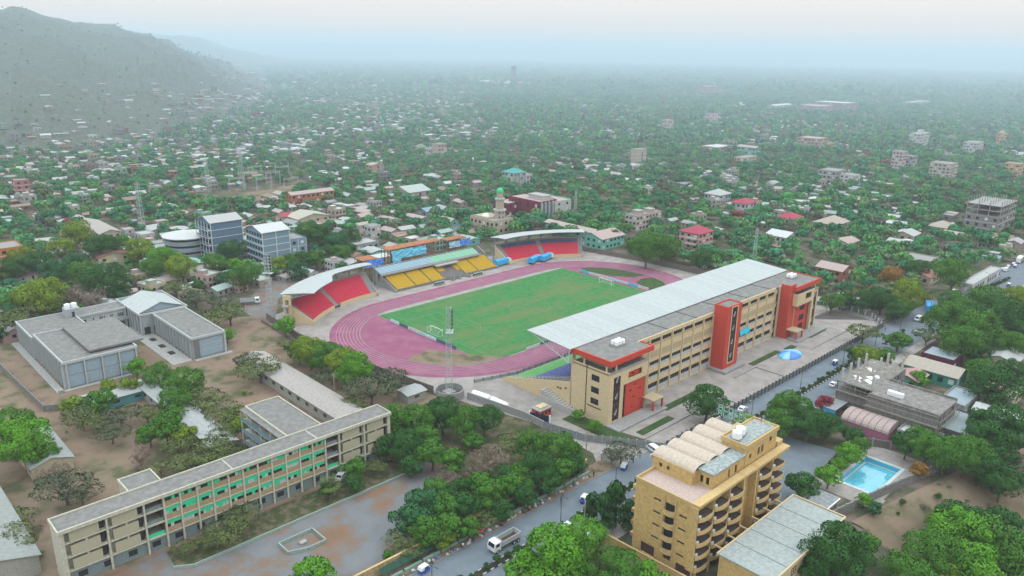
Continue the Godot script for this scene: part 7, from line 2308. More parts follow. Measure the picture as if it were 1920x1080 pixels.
	D.call(tl, 1002, 492, 0.35, "lorry under bright blue tarpaulin before the aisle of the blue-topped stand", "lorries under blue tarpaulin")
	D.call(tl, 1024, 488, 0.25, "lorry under bright blue tarpaulin with its white cab showing", "lorries under blue tarpaulin")
	D.call(tl, 557, 516, PI + 0.2, "white-cabbed lorry with a bright blue load in the lorry yard", "lorries in the yard")
	D.call(lor, 470, 570, -0.5, "grey-bodied lorry parked under the umbrella trees", "lorries in the yard")
	D.call(lor, 137, 484, -1.0, "dusty lorry parked on the lane between houses", "lorries in the yard")
	D.call(lor, 1826, 537, 0.1, "tipper lorry parked at the kerb of the long white shop", "lorries at the roadside")
	D.call(lor, 1854, 521, 0.1, "tipper lorry parked behind another at the roadside", "lorries at the roadside")
	D.call(bus, 1911, 491, 0.1, "pale bus waiting far up the main road", "buses")
	D.call(bus, 1572, 562, -0.35, "white bus parked deeper in the bus park", "buses")
	D.call(lor, 1588, 580, -0.35, "flatbed lorry parked before the white buses", "lorries at the roadside")
	D.call(tl, 1742, 582, 0.4, "lorry with a blue cover beside the red stall", "lorries at the roadside")
	D.call(tuk, 795, 1073, 0.1, "blue three-wheeler with a white canopy below the ochre stall wall", "three-wheelers")
	D.call(tuk, 1565, 684, PI, "blue three-wheeler with a white canopy passing the panel fence", "three-wheelers")
	D.call(tuk, 1777, 596, 0.0, "three-wheeler beside the median by the bus park", "three-wheelers")
	D.call(tuk, 1170, 880, 0.3, "three-wheeler waiting beside the hotel corner", "three-wheelers")
	D.call(van, 1063, 996, 0.0, "white van half hidden behind the big roadside tree", "minibuses")
	D.call(van, 1098, 1004, 1.2, "white van parked by the needle-leaved trees", "minibuses")
	D.call(van, 1224, 846, 1.3, "white van parked at the hotel corner", "minibuses")
	D.call(van, 1764, 609, PI, "white minibus on the second carriageway beyond the median", "minibuses")
	D.call(car, 1768, 569, 0.1, "white car facing the row of roadside lorries", "cars")
	D.call(car, 1793, 555, PI, "white car parked before the long white shop", "cars")
	D.call(car, 1795, 599, 0.0, "white car partly under the garden trees", "cars")
	D.call(car, 1392, 770, 0.1, "white car beside the hotel roof sign", "cars")
	D.call(car, 640, 896, 0.6, "pale car parked under the tree before the school", "cars")
	for q in [[1868, 515], [1880, 508], [1890, 503], [1900, 498]]: D.call(tuk, q[0], q[1], 0.1, "three-wheeler waiting in the row far up the road", "three-wheelers")
	for i in 13:
		var x := 168.0 + i * 13.0 + rnd(-3, 3)
		var o: Node3D = [van, car, tuk, lor, car, van, tuk][i % 7]
		dup(o, Vector3(x, 0.05, road_z(x) - 7.6), rnd(-0.1, 0.15), ["white minibus", "white car", "three-wheeler", "tipper lorry", "white car", "white minibus", "three-wheeler"][i % 7] + " in the row parked along the far kerb of the main road", "vehicles parked up the main road")
	for i in 7:
		var x := 60.0 + i * 34.0 + rnd(-6, 6)
		dup([car, tuk, van][i % 3], Vector3(x, 0.05, road_z(x) + 4.4), PI, ["white car", "three-wheeler", "white minibus"][i % 3] + " driving on the second carriageway", "traffic on the second carriageway")
	D.call(car, 1340, 500, 0.4, "pale pick-up beyond the far track wall", "cars")
	D.call(van, 1322, 503, 0.3, "white van beyond the far track wall", "minibuses")
	D.call(car, 650, 415, 0.9, "pale car on the side street behind the office blocks", "cars")

# ---------------------------------------------------------------- people
func person_mesh(pose: int, shirt: Color, trousers: Color) -> ArrayMesh:
	# joints with radii; smooth union of tapered capsules meshed as surface nets
	var sw := 0.22 if pose == 0 else 0.06
	var bones := []
	var add := func(a: Vector3, b: Vector3, ra: float, rb: float) -> void: bones.append([a, b, ra, rb])
	add.call(Vector3(-0.09, 0.92, 0), Vector3(-0.1, 0.5, sw * 0.8), 0.09, 0.065); add.call(Vector3(-0.1, 0.5, sw * 0.8), Vector3(-0.1, 0.08, sw), 0.06, 0.045)
	add.call(Vector3(0.09, 0.92, 0), Vector3(0.1, 0.5, -sw * 0.3), 0.09, 0.065); add.call(Vector3(0.1, 0.5, -sw * 0.3), Vector3(0.1, 0.08, -sw), 0.06, 0.045)
	add.call(Vector3(-0.1, 0.04, sw - 0.04), Vector3(-0.1, 0.04, sw + 0.16), 0.045, 0.04); add.call(Vector3(0.1, 0.04, -sw - 0.04), Vector3(0.1, 0.04, -sw + 0.16), 0.045, 0.04)
	add.call(Vector3(0, 0.95, 0), Vector3(0, 1.3, 0), 0.15, 0.16); add.call(Vector3(-0.15, 1.4, 0), Vector3(0.15, 1.4, 0), 0.08, 0.08)
	add.call(Vector3(-0.19, 1.4, 0), Vector3(-0.25, 1.12, -sw * 0.5), 0.055, 0.045); add.call(Vector3(-0.25, 1.12, -sw * 0.5), Vector3(-0.24, 0.86, 0.06), 0.042, 0.035)
	add.call(Vector3(0.19, 1.4, 0), Vector3(0.25, 1.12, sw * 0.4), 0.055, 0.045); add.call(Vector3(0.25, 1.12, sw * 0.4), Vector3(0.24, 0.88, sw * 0.9), 0.042, 0.035)
	add.call(Vector3(0, 1.42, 0), Vector3(0, 1.54, 0.01), 0.055, 0.055); add.call(Vector3(0, 1.58, 0.02), Vector3(0, 1.66, 0.01), 0.095, 0.1)
	var cell := 0.045
	var o := Vector3(-0.42, -0.05, -0.5)
	var N := Vector3i(19, 42, 23)
	var d := PackedFloat32Array()
	d.resize(N.x * N.y * N.z)
	for i in N.x:
		for j in N.y:
			for k in N.z:
				var p := o + Vector3(i, j, k) * cell
				var m := 9.0
				for bn in bones:
					var ab: Vector3 = bn[1] - bn[0]
					var t := clampf((p - bn[0]).dot(ab) / ab.length_squared(), 0, 1)
					var q: float = (p - bn[0] - ab * t).length() - lerpf(bn[2], bn[3], t)
					var h := clampf(0.5 + 0.5 * (m - q) / 0.05, 0, 1)
					m = lerpf(m, q, h) - 0.05 * h * (1 - h)
				d[(i * N.y + j) * N.z + k] = m
	var vid := {}
	var P := PackedVector3Array()
	var at := func(i: int, j: int, k: int) -> float: return d[(i * N.y + j) * N.z + k]
	for i in N.x - 1:
		for j in N.y - 1:
			for k in N.z - 1:
				var s := Vector3.ZERO
				var n := 0
				for e in [[0,0,0,1,0,0],[0,1,0,1,1,0],[0,0,1,1,0,1],[0,1,1,1,1,1],[0,0,0,0,1,0],[1,0,0,1,1,0],[0,0,1,0,1,1],[1,0,1,1,1,1],[0,0,0,0,0,1],[1,0,0,1,0,1],[0,1,0,0,1,1],[1,1,0,1,1,1]]:
					var a: float = at.call(i + e[0], j + e[1], k + e[2]); var c: float = at.call(i + e[3], j + e[4], k + e[5])
					if (a < 0) != (c < 0):
						s += Vector3(e[0], e[1], e[2]).lerp(Vector3(e[3], e[4], e[5]), a / (a - c)); n += 1
				if n > 0:
					vid[Vector3i(i, j, k)] = P.size()
					P.append(o + (Vector3(i, j, k) + s / n) * cell)
	var b := MB.new()
	b.use_c = true
	for i in range(1, N.x - 1):
		for j in range(1, N.y - 1):
			for k in range(1, N.z - 1):
				for ax in 3:
					var u: Vector3i = [Vector3i(1, 0, 0), Vector3i(0, 1, 0), Vector3i(0, 0, 1)][ax]
					var a: float = at.call(i, j, k); var c: float = at.call(i + u.x, j + u.y, k + u.z)
					if (a < 0) == (c < 0): continue
					var v1: Vector3i = [Vector3i(0, 1, 0), Vector3i(0, 0, 1), Vector3i(1, 0, 0)][ax]
					var v2: Vector3i = [Vector3i(0, 0, 1), Vector3i(1, 0, 0), Vector3i(0, 1, 0)][ax]
					var g := Vector3i(i, j, k)
					var q := [g - v1 - v2, g - v2, g, g - v1]
					var ok := true
					for w in q:
						if not vid.has(w): ok = false
					if not ok: continue
					var p4 := [P[vid[q[0]]], P[vid[q[1]]], P[vid[q[2]]], P[vid[q[3]]]]
					var y: float = p4[0].y
					var xx := absf(p4[0].x)
					b.col = Color(0.03, 0.022, 0.018) if y > 1.64 or y < 0.07 else (Color(0.14, 0.075, 0.045) if y > 1.46 or (xx > 0.19 and y < 1.15) else (shirt if y > 0.95 else trousers))
					if a < 0: b.quad(p4[0], p4[1], p4[2], p4[3])
					else: b.quad(p4[3], p4[2], p4[1], p4[0])
	return b.mesh()

func build_people() -> void:
	var looks := [[Color(0.55, 0.55, 0.55), Color(0.04, 0.05, 0.08), "white shirt and dark trousers"], [Color(0.03, 0.03, 0.035), Color(0.03, 0.03, 0.04), "dark clothes"], [Color(0.08, 0.16, 0.45), Color(0.05, 0.05, 0.06), "blue shirt"], [Color(0.45, 0.06, 0.08), Color(0.10, 0.08, 0.07), "red top"]]
	var pm := StandardMaterial3D.new()
	pm.resource_name = "clothes and skin"
	pm.vertex_color_use_as_albedo = true
	pm.roughness = 0.85
	var ms := []
	for i in 4: ms.append(person_mesh(i % 2, looks[i][0], looks[i][1]))
	var list := [[1113, 895, 1, "standing at the street corner"], [1187, 868, 1, "walking over the junction"], [1055, 930, 0, "by the stalls"], [1052, 944, 1, "crossing from the stalls"], [1033, 930, 0, "by the stalls"], [1075, 912, 1, "by the stalls"], [990, 955, 1, "by the stalls"], [940, 975, 3, "by the stalls"], [945, 980, 0, "by the stalls"], [900, 1000, 1, "by the stalls"], [868, 1030, 0, "by the stalls"], [845, 1038, 1, "by the stalls"], [888, 1018, 1, "by the stalls"], [815, 1052, 2, "by the stalls"], [1398, 757, 1, "beside the panel fence"], [1406, 758, 0, "beside the panel fence"], [1600, 648, 1, "under the umbrella tree at the plaza corner"], [1598, 650, 0, "under the umbrella tree at the plaza corner"], [1640, 632, 1, "by the plaza corner"], [1659, 622, 1, "on the bus park pavement"], [1703, 594, 1, "beside the red stall"], [1737, 592, 2, "beside the red stall"], [1875, 507, 0, "near the waiting three-wheelers"], [1866, 520, 2, "near the waiting three-wheelers"], [1145, 858, 2, "under the dusty corner tree"], [1160, 862, 3, "under the dusty corner tree"], [1210, 838, 1, "beside the van at the hotel corner"]]
	for p in list:
		var P := G(p[0], p[1])
		var t := thing("person", "person in %s %s" % [looks[p[2]][2], p[3]], "person", Vector3(P.x, 0.16 if P.x < -82 and P.z < 113.2 else 0.05, P.z), rnd(0, TAU), "people in the street")
		part(t, "body", ms[p[2]], pm)

# ---------------------------------------------------------------- street stalls along the ochre wall
func build_stalls() -> void:
	var gr := M("dark green canvas", 0.02, 0.085, 0.055, 0.8, "stain", 0.3)
	var pale := M("pale teal counter", 0.28, 0.46, 0.40, 0.8, "worn", 0.3)
	var sack := M("pale cloth bundle", 0.58, 0.58, 0.55, 0.9, "worn", 0.4)
	for i in 13:
		var x := -154.0 + i * 5.1
		var z := 109.0
		var t := thing("street_stall", "street stall with a dark green canvas awning against the ochre wall", "stall", Vector3(x + 2.5, 0.17, z), 0, "stalls along the ochre wall")
		var b := MB.new()
		b.quad(Vector3(-2.45, 1.6, 1.0), Vector3(2.45, 1.55, 1.0), Vector3(2.45, 2.1, -0.6), Vector3(-2.45, 2.15, -0.6))
		b.quad(Vector3(-2.45, 2.1, -0.6), Vector3(2.45, 2.05, -0.6), Vector3(2.45, 1.5, 1.0), Vector3(-2.45, 1.55, 1.0))
		part(t, "awning", b.mesh(), gr)
		for e in [-2.3, 2.3]: bx(t, "post", M("dark pole"), e, 0, 0.95, 0.08, 1.58, 0.08)
		bx(t, "counter", pale, 0, 0, 1.3, 4.6, 0.5, 0.5)
		for k in 5:
			var g := thing("goods_bundle", "pale bundle of goods on the pavement before a green street stall", "goods", Vector3(x + rnd(0.2, 4.8), 0.17, z + rnd(2.0, 3.2)), rnd(0, 3), "goods on the pavement")
			var s := MB.new()
			var w := rnd(0.25, 0.55)
			for q in 6:
				var a := TAU * q / 6; var c := TAU * (q + 1) / 6
				s.quad(Vector3(cos(c) * w, 0, sin(c) * w), Vector3(cos(a) * w, 0, sin(a) * w), Vector3(cos(a) * w * 0.8, w * 0.7, sin(a) * w * 0.8), Vector3(cos(c) * w * 0.8, w * 0.7, sin(c) * w * 0.8))
				s.tri(Vector3(0, w * 1.0, 0), Vector3(cos(c) * w * 0.8, w * 0.7, sin(c) * w * 0.8), Vector3(cos(a) * w * 0.8, w * 0.7, sin(a) * w * 0.8))
			part(g, "bundle", s.mesh(), [sack, M("blue bundle", 0.1, 0.2, 0.42, 0.9, "worn", 0.4), M("dark bundle", 0.06, 0.06, 0.07, 0.9, "")][[0, 0, 1, 2, 0][k]])
	var u := thing("sun_umbrella", "red sun umbrella among the street stalls", "umbrella", Vector3(-128.5, 0.17, 111.6))
	var b := MB.new()
	b.tube(Vector3.ZERO, Vector3(0, 2.1, 0), 0.04, 0.04, 6)
	part(u, "pole", b.mesh(), M("grey steel"))
	b = MB.new()
	for k in 8:
		var a := TAU * k / 8; var c := TAU * (k + 1) / 8
		b.tri(Vector3(0, 2.35, 0), Vector3(cos(c) * 1.3, 1.8, sin(c) * 1.3), Vector3(cos(a) * 1.3, 1.8, sin(a) * 1.3))
		b.tri(Vector3(0, 2.32, 0), Vector3(cos(a) * 1.3, 1.77, sin(a) * 1.3), Vector3(cos(c) * 1.3, 1.77, sin(c) * 1.3))
	part(u, "canopy", b.mesh(), M("red umbrella cloth", 0.6, 0.03, 0.08, 0.7, ""))

# ---------------------------------------------------------------- buildings of the town, placed by their lowest visible corner
func bld(px: float, py: float, w: float, d: float, h: float, floors: int, wall: Array, roof: Array, kind: String, label: String, cat := "building", nw := -1, nd := -1, called := "building") -> Node3D:
	# the corner at (px, py) is the one towards -x and +z; the block runs w metres along +x and d metres along -z
	var P := G(px, py)
	blocked.append([P.x - 1.0, P.x + w + 1.0, P.z - d - 1.0, P.z + 1.0])
	return bld_at(P.x, P.z, w, d, h, floors, wall, roof, kind, label, cat, nw, nd, called)

func bld_at(x: float, z: float, w: float, d: float, h: float, floors: int, wall: Array, roof: Array, kind: String, label: String, cat := "building", nw := -1, nd := -1, called := "building") -> Node3D:
	var t := thing(called, label, cat, Vector3(x + w * 0.5, 0, z - d * 0.5))
	var wm := M("wall " + wall[0], wall[1], wall[2], wall[3], 0.9, "worn", 0.08)
	var rm := M("roof " + roof[0], roof[1], roof[2], roof[3], 0.75, "worn", 0.07)
	var dk := glassm("dark glass", 0.02, 0.024, 0.03)
	var fr := M("white frame", 0.6, 0.62, 0.63, 0.6, "")
	if kind == "gable_x" or kind == "gable_z":
		gable(t, w, d, h, minf(w, d) * 0.16, kind == "gable_x", rm, wm, 0.6)
	else:
		bx(t, "wall", wm, 0, 0, 0, w, h, d)
		if kind == "flat":
			bx(t, "roof_slab", rm, 0, h, 0, w - 0.5, 0.12, d - 0.5)
			bx(t, "parapet", wm, 0, h, d * 0.5 - 0.12, w, 0.6, 0.24); bx(t, "parapet", wm, 0, h, -d * 0.5 + 0.12, w, 0.6, 0.24)
			bx(t, "parapet", wm, w * 0.5 - 0.12, h, 0, 0.24, 0.6, d - 0.48); bx(t, "parapet", wm, -w * 0.5 + 0.12, h, 0, 0.24, 0.6, d - 0.48)
		elif kind == "hip":
			var o := 0.7
			var hw := w * 0.5 + o; var hd := d * 0.5 + o
			var rg := maxf(0.0, (w - d) * 0.5); var rz := maxf(0.0, (d - w) * 0.5)
			var rise := minf(w, d) * 0.26
			var a := Vector3(-rg, h + rise, -rz); var b := Vector3(rg, h + rise, rz)
			var k: Array[Vector3] = [Vector3(-hw, h, hd), Vector3(hw, h, hd), Vector3(hw, h, -hd), Vector3(-hw, h, -hd)]
			var faces := [[k[0], k[1], b, a], [k[2], k[3], a, b], [k[1], k[2], b, b], [k[3], k[0], a, a]] if w >= d else [[k[1], k[2], a, b], [k[3], k[0], b, a], [k[0], k[1], b, b], [k[2], k[3], a, a]]
			for f in faces:
				var m := MB.new()
				m.up_tri(f[0], f[1], f[2])
				if f[2] != f[3]: m.up_tri(f[0], f[2], f[3])
				var dn := Vector3(0, -0.15, 0)
				m.quad(f[0] + dn, f[1] + dn, f[1], f[0])
				part(t, "roof_slope", m.mesh(), rm)
			bx(t, "eave", rm, 0, h - 0.12, 0, w + 1.3, 0.1, d + 1.3)
	var fh := h / floors
	if nw < 0: nw = int(w / 3.2)
	if nd < 0: nd = int(d / 3.2)
	for f in floors:
		for k in nw: bx(t, "window", dk if (k * 7 + f * 3) % 5 else fr, -w * 0.5 + (k + 0.5) * w / nw, f * fh + fh * 0.32, d * 0.5 + 0.01, minf(1.7, w / nw * 0.55), fh * 0.42, 0.08)
		for k in nd: bx(t, "window", dk if (k * 5 + f) % 4 else fr, -w * 0.5 - 0.01, f * fh + fh * 0.32, -d * 0.5 + (k + 0.5) * d / nd, 0.08, fh * 0.42, minf(1.7, d / nd * 0.55))
	if floors > 2:
		for f in range(1, floors): 
			bx(t, "floor_band", M("white frame"), 0, f * fh - 0.12, d * 0.5 + 0.03, w, 0.24, 0.12)
			bx(t, "floor_band", M("white frame"), -w * 0.5 - 0.03, f * fh - 0.12, 0, 0.12, 0.24, d)
	return t

func roof_room(t: Node, x: float, y: float, z: float, w: float, h: float, d: float, mt: Material) -> void:
	bx(t, "roof_room", mt, x, y, z, w, h, d)
	bx(t, "roof_room_slab", M("pale concrete"), x, y + h, z, w + 0.6, 0.2, d + 0.6)

func build_town_buildings() -> void:
	var cream := ["cream", 0.52, 0.46, 0.36]; var wht := ["whitewashed", 0.60, 0.60, 0.57]; var pink := ["pink", 0.52, 0.36, 0.33]; var turq := ["turquoise", 0.20, 0.46, 0.40]
	var slate := ["slate blue", 0.14, 0.23, 0.34]; var beige := ["beige", 0.50, 0.44, 0.38]; var brick := ["brick", 0.38, 0.17, 0.11]; var gry := ["grey", 0.35, 0.35, 0.34]
	var pale := ["pale tin", 0.46, 0.47, 0.47]; var wr := ["white tin", 0.60, 0.62, 0.62]; var redr := ["crimson", 0.40, 0.06, 0.10]; var tan := ["tan tin", 0.44, 0.385, 0.33]; var pinkr := ["pinkish tin", 0.46, 0.36, 0.34]; var slab := ["grey screed", 0.32, 0.31, 0.30]; var tealr := ["teal tin", 0.08, 0.36, 0.36]
	var white := M("white frame", 0.6, 0.62, 0.63, 0.6, "")
	# office blocks
	var a := bld(401, 489, 17, 15, 20, 5, slate, pale, "gable_x", "five-storey slate blue office block with a pale hipped tin roof", "office block", 0, 0, "office_block")
	for f in range(0, 6): bx(a, "floor_band", white, 0, f * 4.0 - 0.1, 7.55, 17.2, 0.3, 0.2)
	for e in [-8.5, 8.5]: bx(a, "corner_band", white, e, 0, 7.55, 0.4, 20, 0.25)
	for f in 5:
		bx(a, "balcony_slab", white, -9.4, f * 4.0 - 0.1, 0, 1.8, 0.25, 15)
		bx(a, "balcony_rail", M("wall slate blue"), -10.2, f * 4.0 + 0.15, 0, 0.1, 0.9, 15)
		for k in 4: bx(a, "window", glassm("dark glass", 0.02, 0.024, 0.03), -8.52, f * 4.0 + 1.0, -5.6 + k * 3.7, 0.08, 1.9, 2.4)
	for k in 5: bx(a, "balcony_post", white, -10.2, 0, -7.2 + k * 3.6, 0.25, 20, 0.25)
	var b := bld(496, 500, 15, 18, 17.5, 5, ["steel blue", 0.22, 0.34, 0.44], wr, "gable_x", "five-storey grey-blue office block with a white tin roof and white frame lines", "office block", 0, 0, "office_block")
	for f in range(0, 6): bx(b, "floor_band", white, 0, f * 3.5 - 0.1, 9.05, 15.2, 0.35, 0.2)
	for e in [-7.5, 0.0, 7.5]: bx(b, "corner_band", white, e, 0, 9.05, 0.4, 17.5, 0.25)
	for f in 5:
		bx(b, "floor_band", white, -7.6, f * 3.5 - 0.1, 0, 0.4, 0.35, 18)
		for k in 6: bx(b, "window", glassm("dark glass", 0.02, 0.024, 0.03), -7.52, f * 3.5 + 1.1, -7.5 + k * 3.0, 0.08, 1.5, 1.9)
	var bw := bld(531, 492, 14, 14, 11, 3, ["steel blue", 0.22, 0.34, 0.44], slab, "flat", "lower grey-blue wing with white framed windows beside the white-roofed office block", "office wing", 3, 3, "office_wing")
	for k in 4: bx(bw, "corner_band", white, -7 + k * 4.66, 0, 7.05, 0.3, 11, 0.2)
	# round building
	var P := G(362, 480)
	blocked.append([P.x - 14, P.x + 14, P.z - 14, P.z + 14])
	var c := thing("round_building", "round pale blue building with a shallow white roof beside the office blocks", "building", Vector3(P.x, 0, P.z - 6))
	for f in 3:
		cy(c, "wall_ring", M("wall pale blue", 0.36, 0.44, 0.49, 0.9, "worn", 0.08), 0, f * 3.4, 0, 11.5, 2.2)
		cy(c, "window_band", glassm("dark glass", 0.02, 0.024, 0.03), 0, f * 3.4 + 2.2, 0, 11.2, 1.2)
	cy(c, "eave_ring", M("wall whitewashed"), 0, 10.2, 0, 12.2, 0.5)
	var cb := MB.new()
	cb.tube(Vector3(0, 10.7, 0), Vector3(0, 12.2, 0), 12.4, 0.6, 24)
	part(c, "roof_cone", cb.mesh(), M("roof white tin"))
	# mosque and minaret
	var mo := bld(926, 442, 16, 22, 8.5, 2, ["mosque cream", 0.54, 0.46, 0.36], slab, "flat", "cream mosque hall with a small white dome", "mosque", 4, 6, "mosque")
	var dm := MB.new()
	for i in 5:
		for k in 12:
			var e0 := i / 5.0 * PI * 0.5; var e1 := (i + 1) / 5.0 * PI * 0.5
			var a0 := TAU * k / 12; var a1 := TAU * (k + 1) / 12
			dm.quad(Vector3(cos(a1) * cos(e0), sin(e0), sin(a1) * cos(e0)), Vector3(cos(a0) * cos(e0), sin(e0), sin(a0) * cos(e0)), Vector3(cos(a0) * cos(e1), sin(e1), sin(a0) * cos(e1)), Vector3(cos(a1) * cos(e1), sin(e1), sin(a1) * cos(e1)))
	var dome := dm.mesh()
	part(mo, "dome", dome, M("white paint"), Vector3(-3, 8.6, -2)).scale = Vector3(2.6, 2.6, 2.6)
	bx(mo, "upper_hall", M("wall mosque cream"), -1, 8.6, -3, 10, 1.0, 12)
	P = G(936, 437)
	var mi := thing("minaret", "cream minaret with a bright green dome beside the mosque", "minaret", Vector3(P.x + 4, 0, P.z - 4))
	var mc := M("wall mosque cream")
	cy(mi, "shaft", mc, 0, 0, 0, 3.4, 13.0, UC); cy(mi, "gallery", M("wall whitewashed"), 0, 13.0, 0, 4.0, 0.9); cy(mi, "shaft", mc, 0, 13.9, 0, 2.6, 6.0); cy(mi, "gallery", M("wall whitewashed"), 0, 19.9, 0, 3.2, 0.8); cy(mi, "shaft", mc, 0, 20.7, 0, 2.0, 3.6)
	part(mi, "dome", dome, M("green dome paint", 0.02, 0.52, 0.22, 0.4, ""), Vector3(0, 24.3, 0)).scale = Vector3(2.3, 2.9, 2.3)
	for f in 4:
		for k in 3: bx(mi, "slit_window", glassm("window glass and opening shade", 0.022, 0.025, 0.028), -2.6 + k * 2.2, 2.5 + f * 3.0, 2.6 if k != 1 else 3.35, 0.5, 1.6, 0.3)
	# purple and white hall
	var pu := bld(1012, 414, 16, 30, 12, 2, ["plum", 0.20, 0.035, 0.07], pinkr, "flat", "plum-coloured hall with pale concrete fins", "hall", 0, 4, "hall")
	for k in 5: bx(pu, "fin", M("wall whitewashed"), -7 + k * 3.5, 0, 15.6, 0.6, 12, 1.4)
	bx(pu, "glazing", glassm("blue glass", 0.10, 0.17, 0.22), 0, 0.5, 15.1, 15.4, 10.4, 0.12)
	roof_room(pu, 3, 12.2, 4, 8, 2.6, 14, M("wall whitewashed"))
	bld(1040, 410, 16, 24, 11, 3, wht, pinkr, "flat", "white block joined to the plum-coloured hall", "building", 2, 0)
	bld(952, 408, 14, 14, 9, 2, ["plum", 0.20, 0.035, 0.07], pinkr, "flat", "low plum and pink block between minaret and hall", "building", 3, 3)
	# villas and blocks
	var v := bld(962, 350, 14, 13, 11, 3, ["pale grey stone", 0.46, 0.50, 0.50], tealr, "hip", "three-storey villa with a teal pyramid roof and columns", "villa", 4, 4, "villa")
	for k in 5: bx(v, "column", M("wall whitewashed"), -6.4 + k * 3.2, 0, 7.4, 0.5, 10.8, 0.5)
	bld(976, 348, 14, 12, 8, 2, wht, slab, "flat", "white flat-roofed annex beside the teal pyramid roof", "building")
	var tw := bld(1192, 313, 16, 7, 16.5, 4, beige, slab, "flat", "tall blank beige slab block with one dark slot", "tower block", 0, 0)
	bx(tw, "slot", glassm("window glass and opening shade", 0.022, 0.025, 0.028), 1.5, 3, 3.55, 1.0, 11, 0.1)
	bld(1183, 322, 18, 12, 5, 1, wht, pale, "flat", "low white block at the foot of the blank beige slab", "building")
	var pk := bld(822, 299, 11, 10, 15, 4, ["dusty pink", 0.52, 0.40, 0.37], slab, "flat", "four-storey dusty pink block above the trees", "tower block", 3, 0)
	bld(808, 296, 12, 10, 9, 2, wht, slab, "flat", "white block against the dusty pink tower", "building")
	bld(698, 326, 13, 9, 7.5, 2, pink, pinkr, "gable_z", "pink gabled house standing above the trees", "house", 1, 2, "house")
	bld(768, 374, 20, 24, 5, 1, ["pale pink", 0.50, 0.42, 0.40], ["pale mint tin", 0.44, 0.50, 0.47], "gable_x", "wide pavilion with a pale mint gable roof", "pavilion", 3, 3, "pavilion")
	bld(745, 368, 10, 12, 4, 1, pink, redr, "gable_x", "small red-roofed house beside the mint pavilion", "house", 2, 2, "house")
	bld(1128, 470, 20, 16, 6.5, 2, ["bright turquoise", 0.17, 0.50, 0.42], pinkr, "gable_x", "turquoise two-storey house with a pinkish tin roof behind the corner stand", "house", 6, 4, "house")
	bld(1112, 452, 8, 40, 5, 1, turq, tan, "gable_z", "long turquoise shed with a tan roof behind the corner stand", "shed", 2, 8, "shed")
	var ph := bld(1308, 470, 15, 13, 9.5, 3, ["salmon", 0.55, 0.33, 0.28], redr, "hip", "salmon three-storey house with a crimson hipped roof", "house", 4, 3, "house")
	for f in 2: bx(ph, "balcony", M("wall whitewashed"), -8.4, 2.9 + f * 3.1, 2, 1.8, 1.0, 7.0)
	var bg := bld(1192, 434, 26, 9, 9.5, 3, ["pinkish beige", 0.50, 0.42, 0.39], slab, "flat", "long pinkish beige three-storey block with roof rooms", "apartment block", 8, 3, "apartment_block")
	roof_room(bg, -6, 9.6, 0, 5, 2.4, 5, M("wall pinkish beige")); roof_room(bg, 6, 9.6, 0, 5, 2.0, 5, M("wall pinkish beige"))
	bld(1348, 388, 15, 13, 8.5, 2, ["pale blue grey", 0.34, 0.42, 0.45], pale, "hip", "pale blue-grey villa with a hipped roof", "villa", -1, -1, "villa")
	bld(1396, 404, 14, 11, 8, 2, wht, redr, "hip", "white villa with a bright crimson hipped roof", "villa", -1, -1, "villa")
	bld(1375, 398, 12, 12, 4, 1, cream, tan, "gable_x", "cream bungalow below the crimson-roofed villa", "house", -1, -1, "house")
	bld(1488, 424, 13, 13, 4.5, 1, cream, redr, "hip", "cream bungalow with a dark red hipped roof", "house", -1, -1, "house")
	bld(1566, 434, 20, 15, 4, 1, cream, tan, "hip", "bungalow with a wide tan hipped roof", "house", -1, -1, "house")
	bld(1472, 458, 16, 13, 4, 1, wht, wr, "gable_z", "bungalow with a plain white tin roof among dense trees", "house", -1, -1, "house")
	bld(1710, 455, 13, 12, 4, 1, cream, pale, "gable_x", "pale bungalow deep in the trees by the main road", "house", -1, -1, "house")
	bld(1775, 440, 15, 12, 4, 1, cream, tan, "hip", "bungalow with a tan roof before the concrete tower shell", "house", -1, -1, "house")
	# far blocks on the right
	bld(1688, 322, 11, 10, 19, 6, ["rose white", 0.56, 0.46, 0.46], slab, "flat", "six-storey rose and white tower", "tower block", 3, 3, "tower_block")
	bld(1708, 321, 12, 10, 14, 4, gry, slab, "flat", "grey block beside the rose and white tower", "tower block", 3, 3, "tower_block")
	var hb := bld(1778, 340, 18, 18, 15, 5, beige, slab, "flat", "five-storey beige block with white balcony bands", "apartment block", 3, 5, "apartment_block")
	for f in 5: bx(hb, "balcony", M("wall whitewashed"), 3, f * 3.0 + 0.2, 9.5, 11, 1.0, 1.2)
	var hw := bld(1722, 278, 32, 12, 17, 5, wht, wr, "flat", "long white hotel block with a peaked roof room", "hotel", 9, 3, "hotel_block")
	part(hw, "peak", UC6, M("roof white tin"), Vector3(0, 17, 0)).scale = Vector3(4, 4, 4)
	bld(1828, 290, 26, 14, 13, 4, wht, slab, "flat", "white terraced block right of the long white hotel", "apartment block", 6, 4, "apartment_block")
	var oc := bld(1880, 272, 9, 9, 14, 4, ["orange cream", 0.58, 0.36, 0.20], slab, "flat", "slim orange tower with a rounded cap", "tower block", 2, 2, "tower_block")
	part(oc, "cap", dome, M("wall orange cream"), Vector3(0, 14, 0)).scale = Vector3(4.4, 3.6, 4.4)
	bld(1908, 335, 14, 13, 13, 4, ["orange cream", 0.58, 0.36, 0.20], slab, "flat", "cream and orange block at the edge of the leafy quarter", "apartment block", 4, 3, "apartment_block")
	bld(1532, 284, 26, 26, 14, 4, ["tan brown", 0.42, 0.30, 0.22], pinkr, "flat", "large tan brown block with pinkish roofs", "office block", 7, 6, "office_block")
	bld(1548, 283, 22, 10, 8, 2, ["orange cream", 0.58, 0.36, 0.20], slab, "flat", "ochre annex before the large tan brown block", "building")
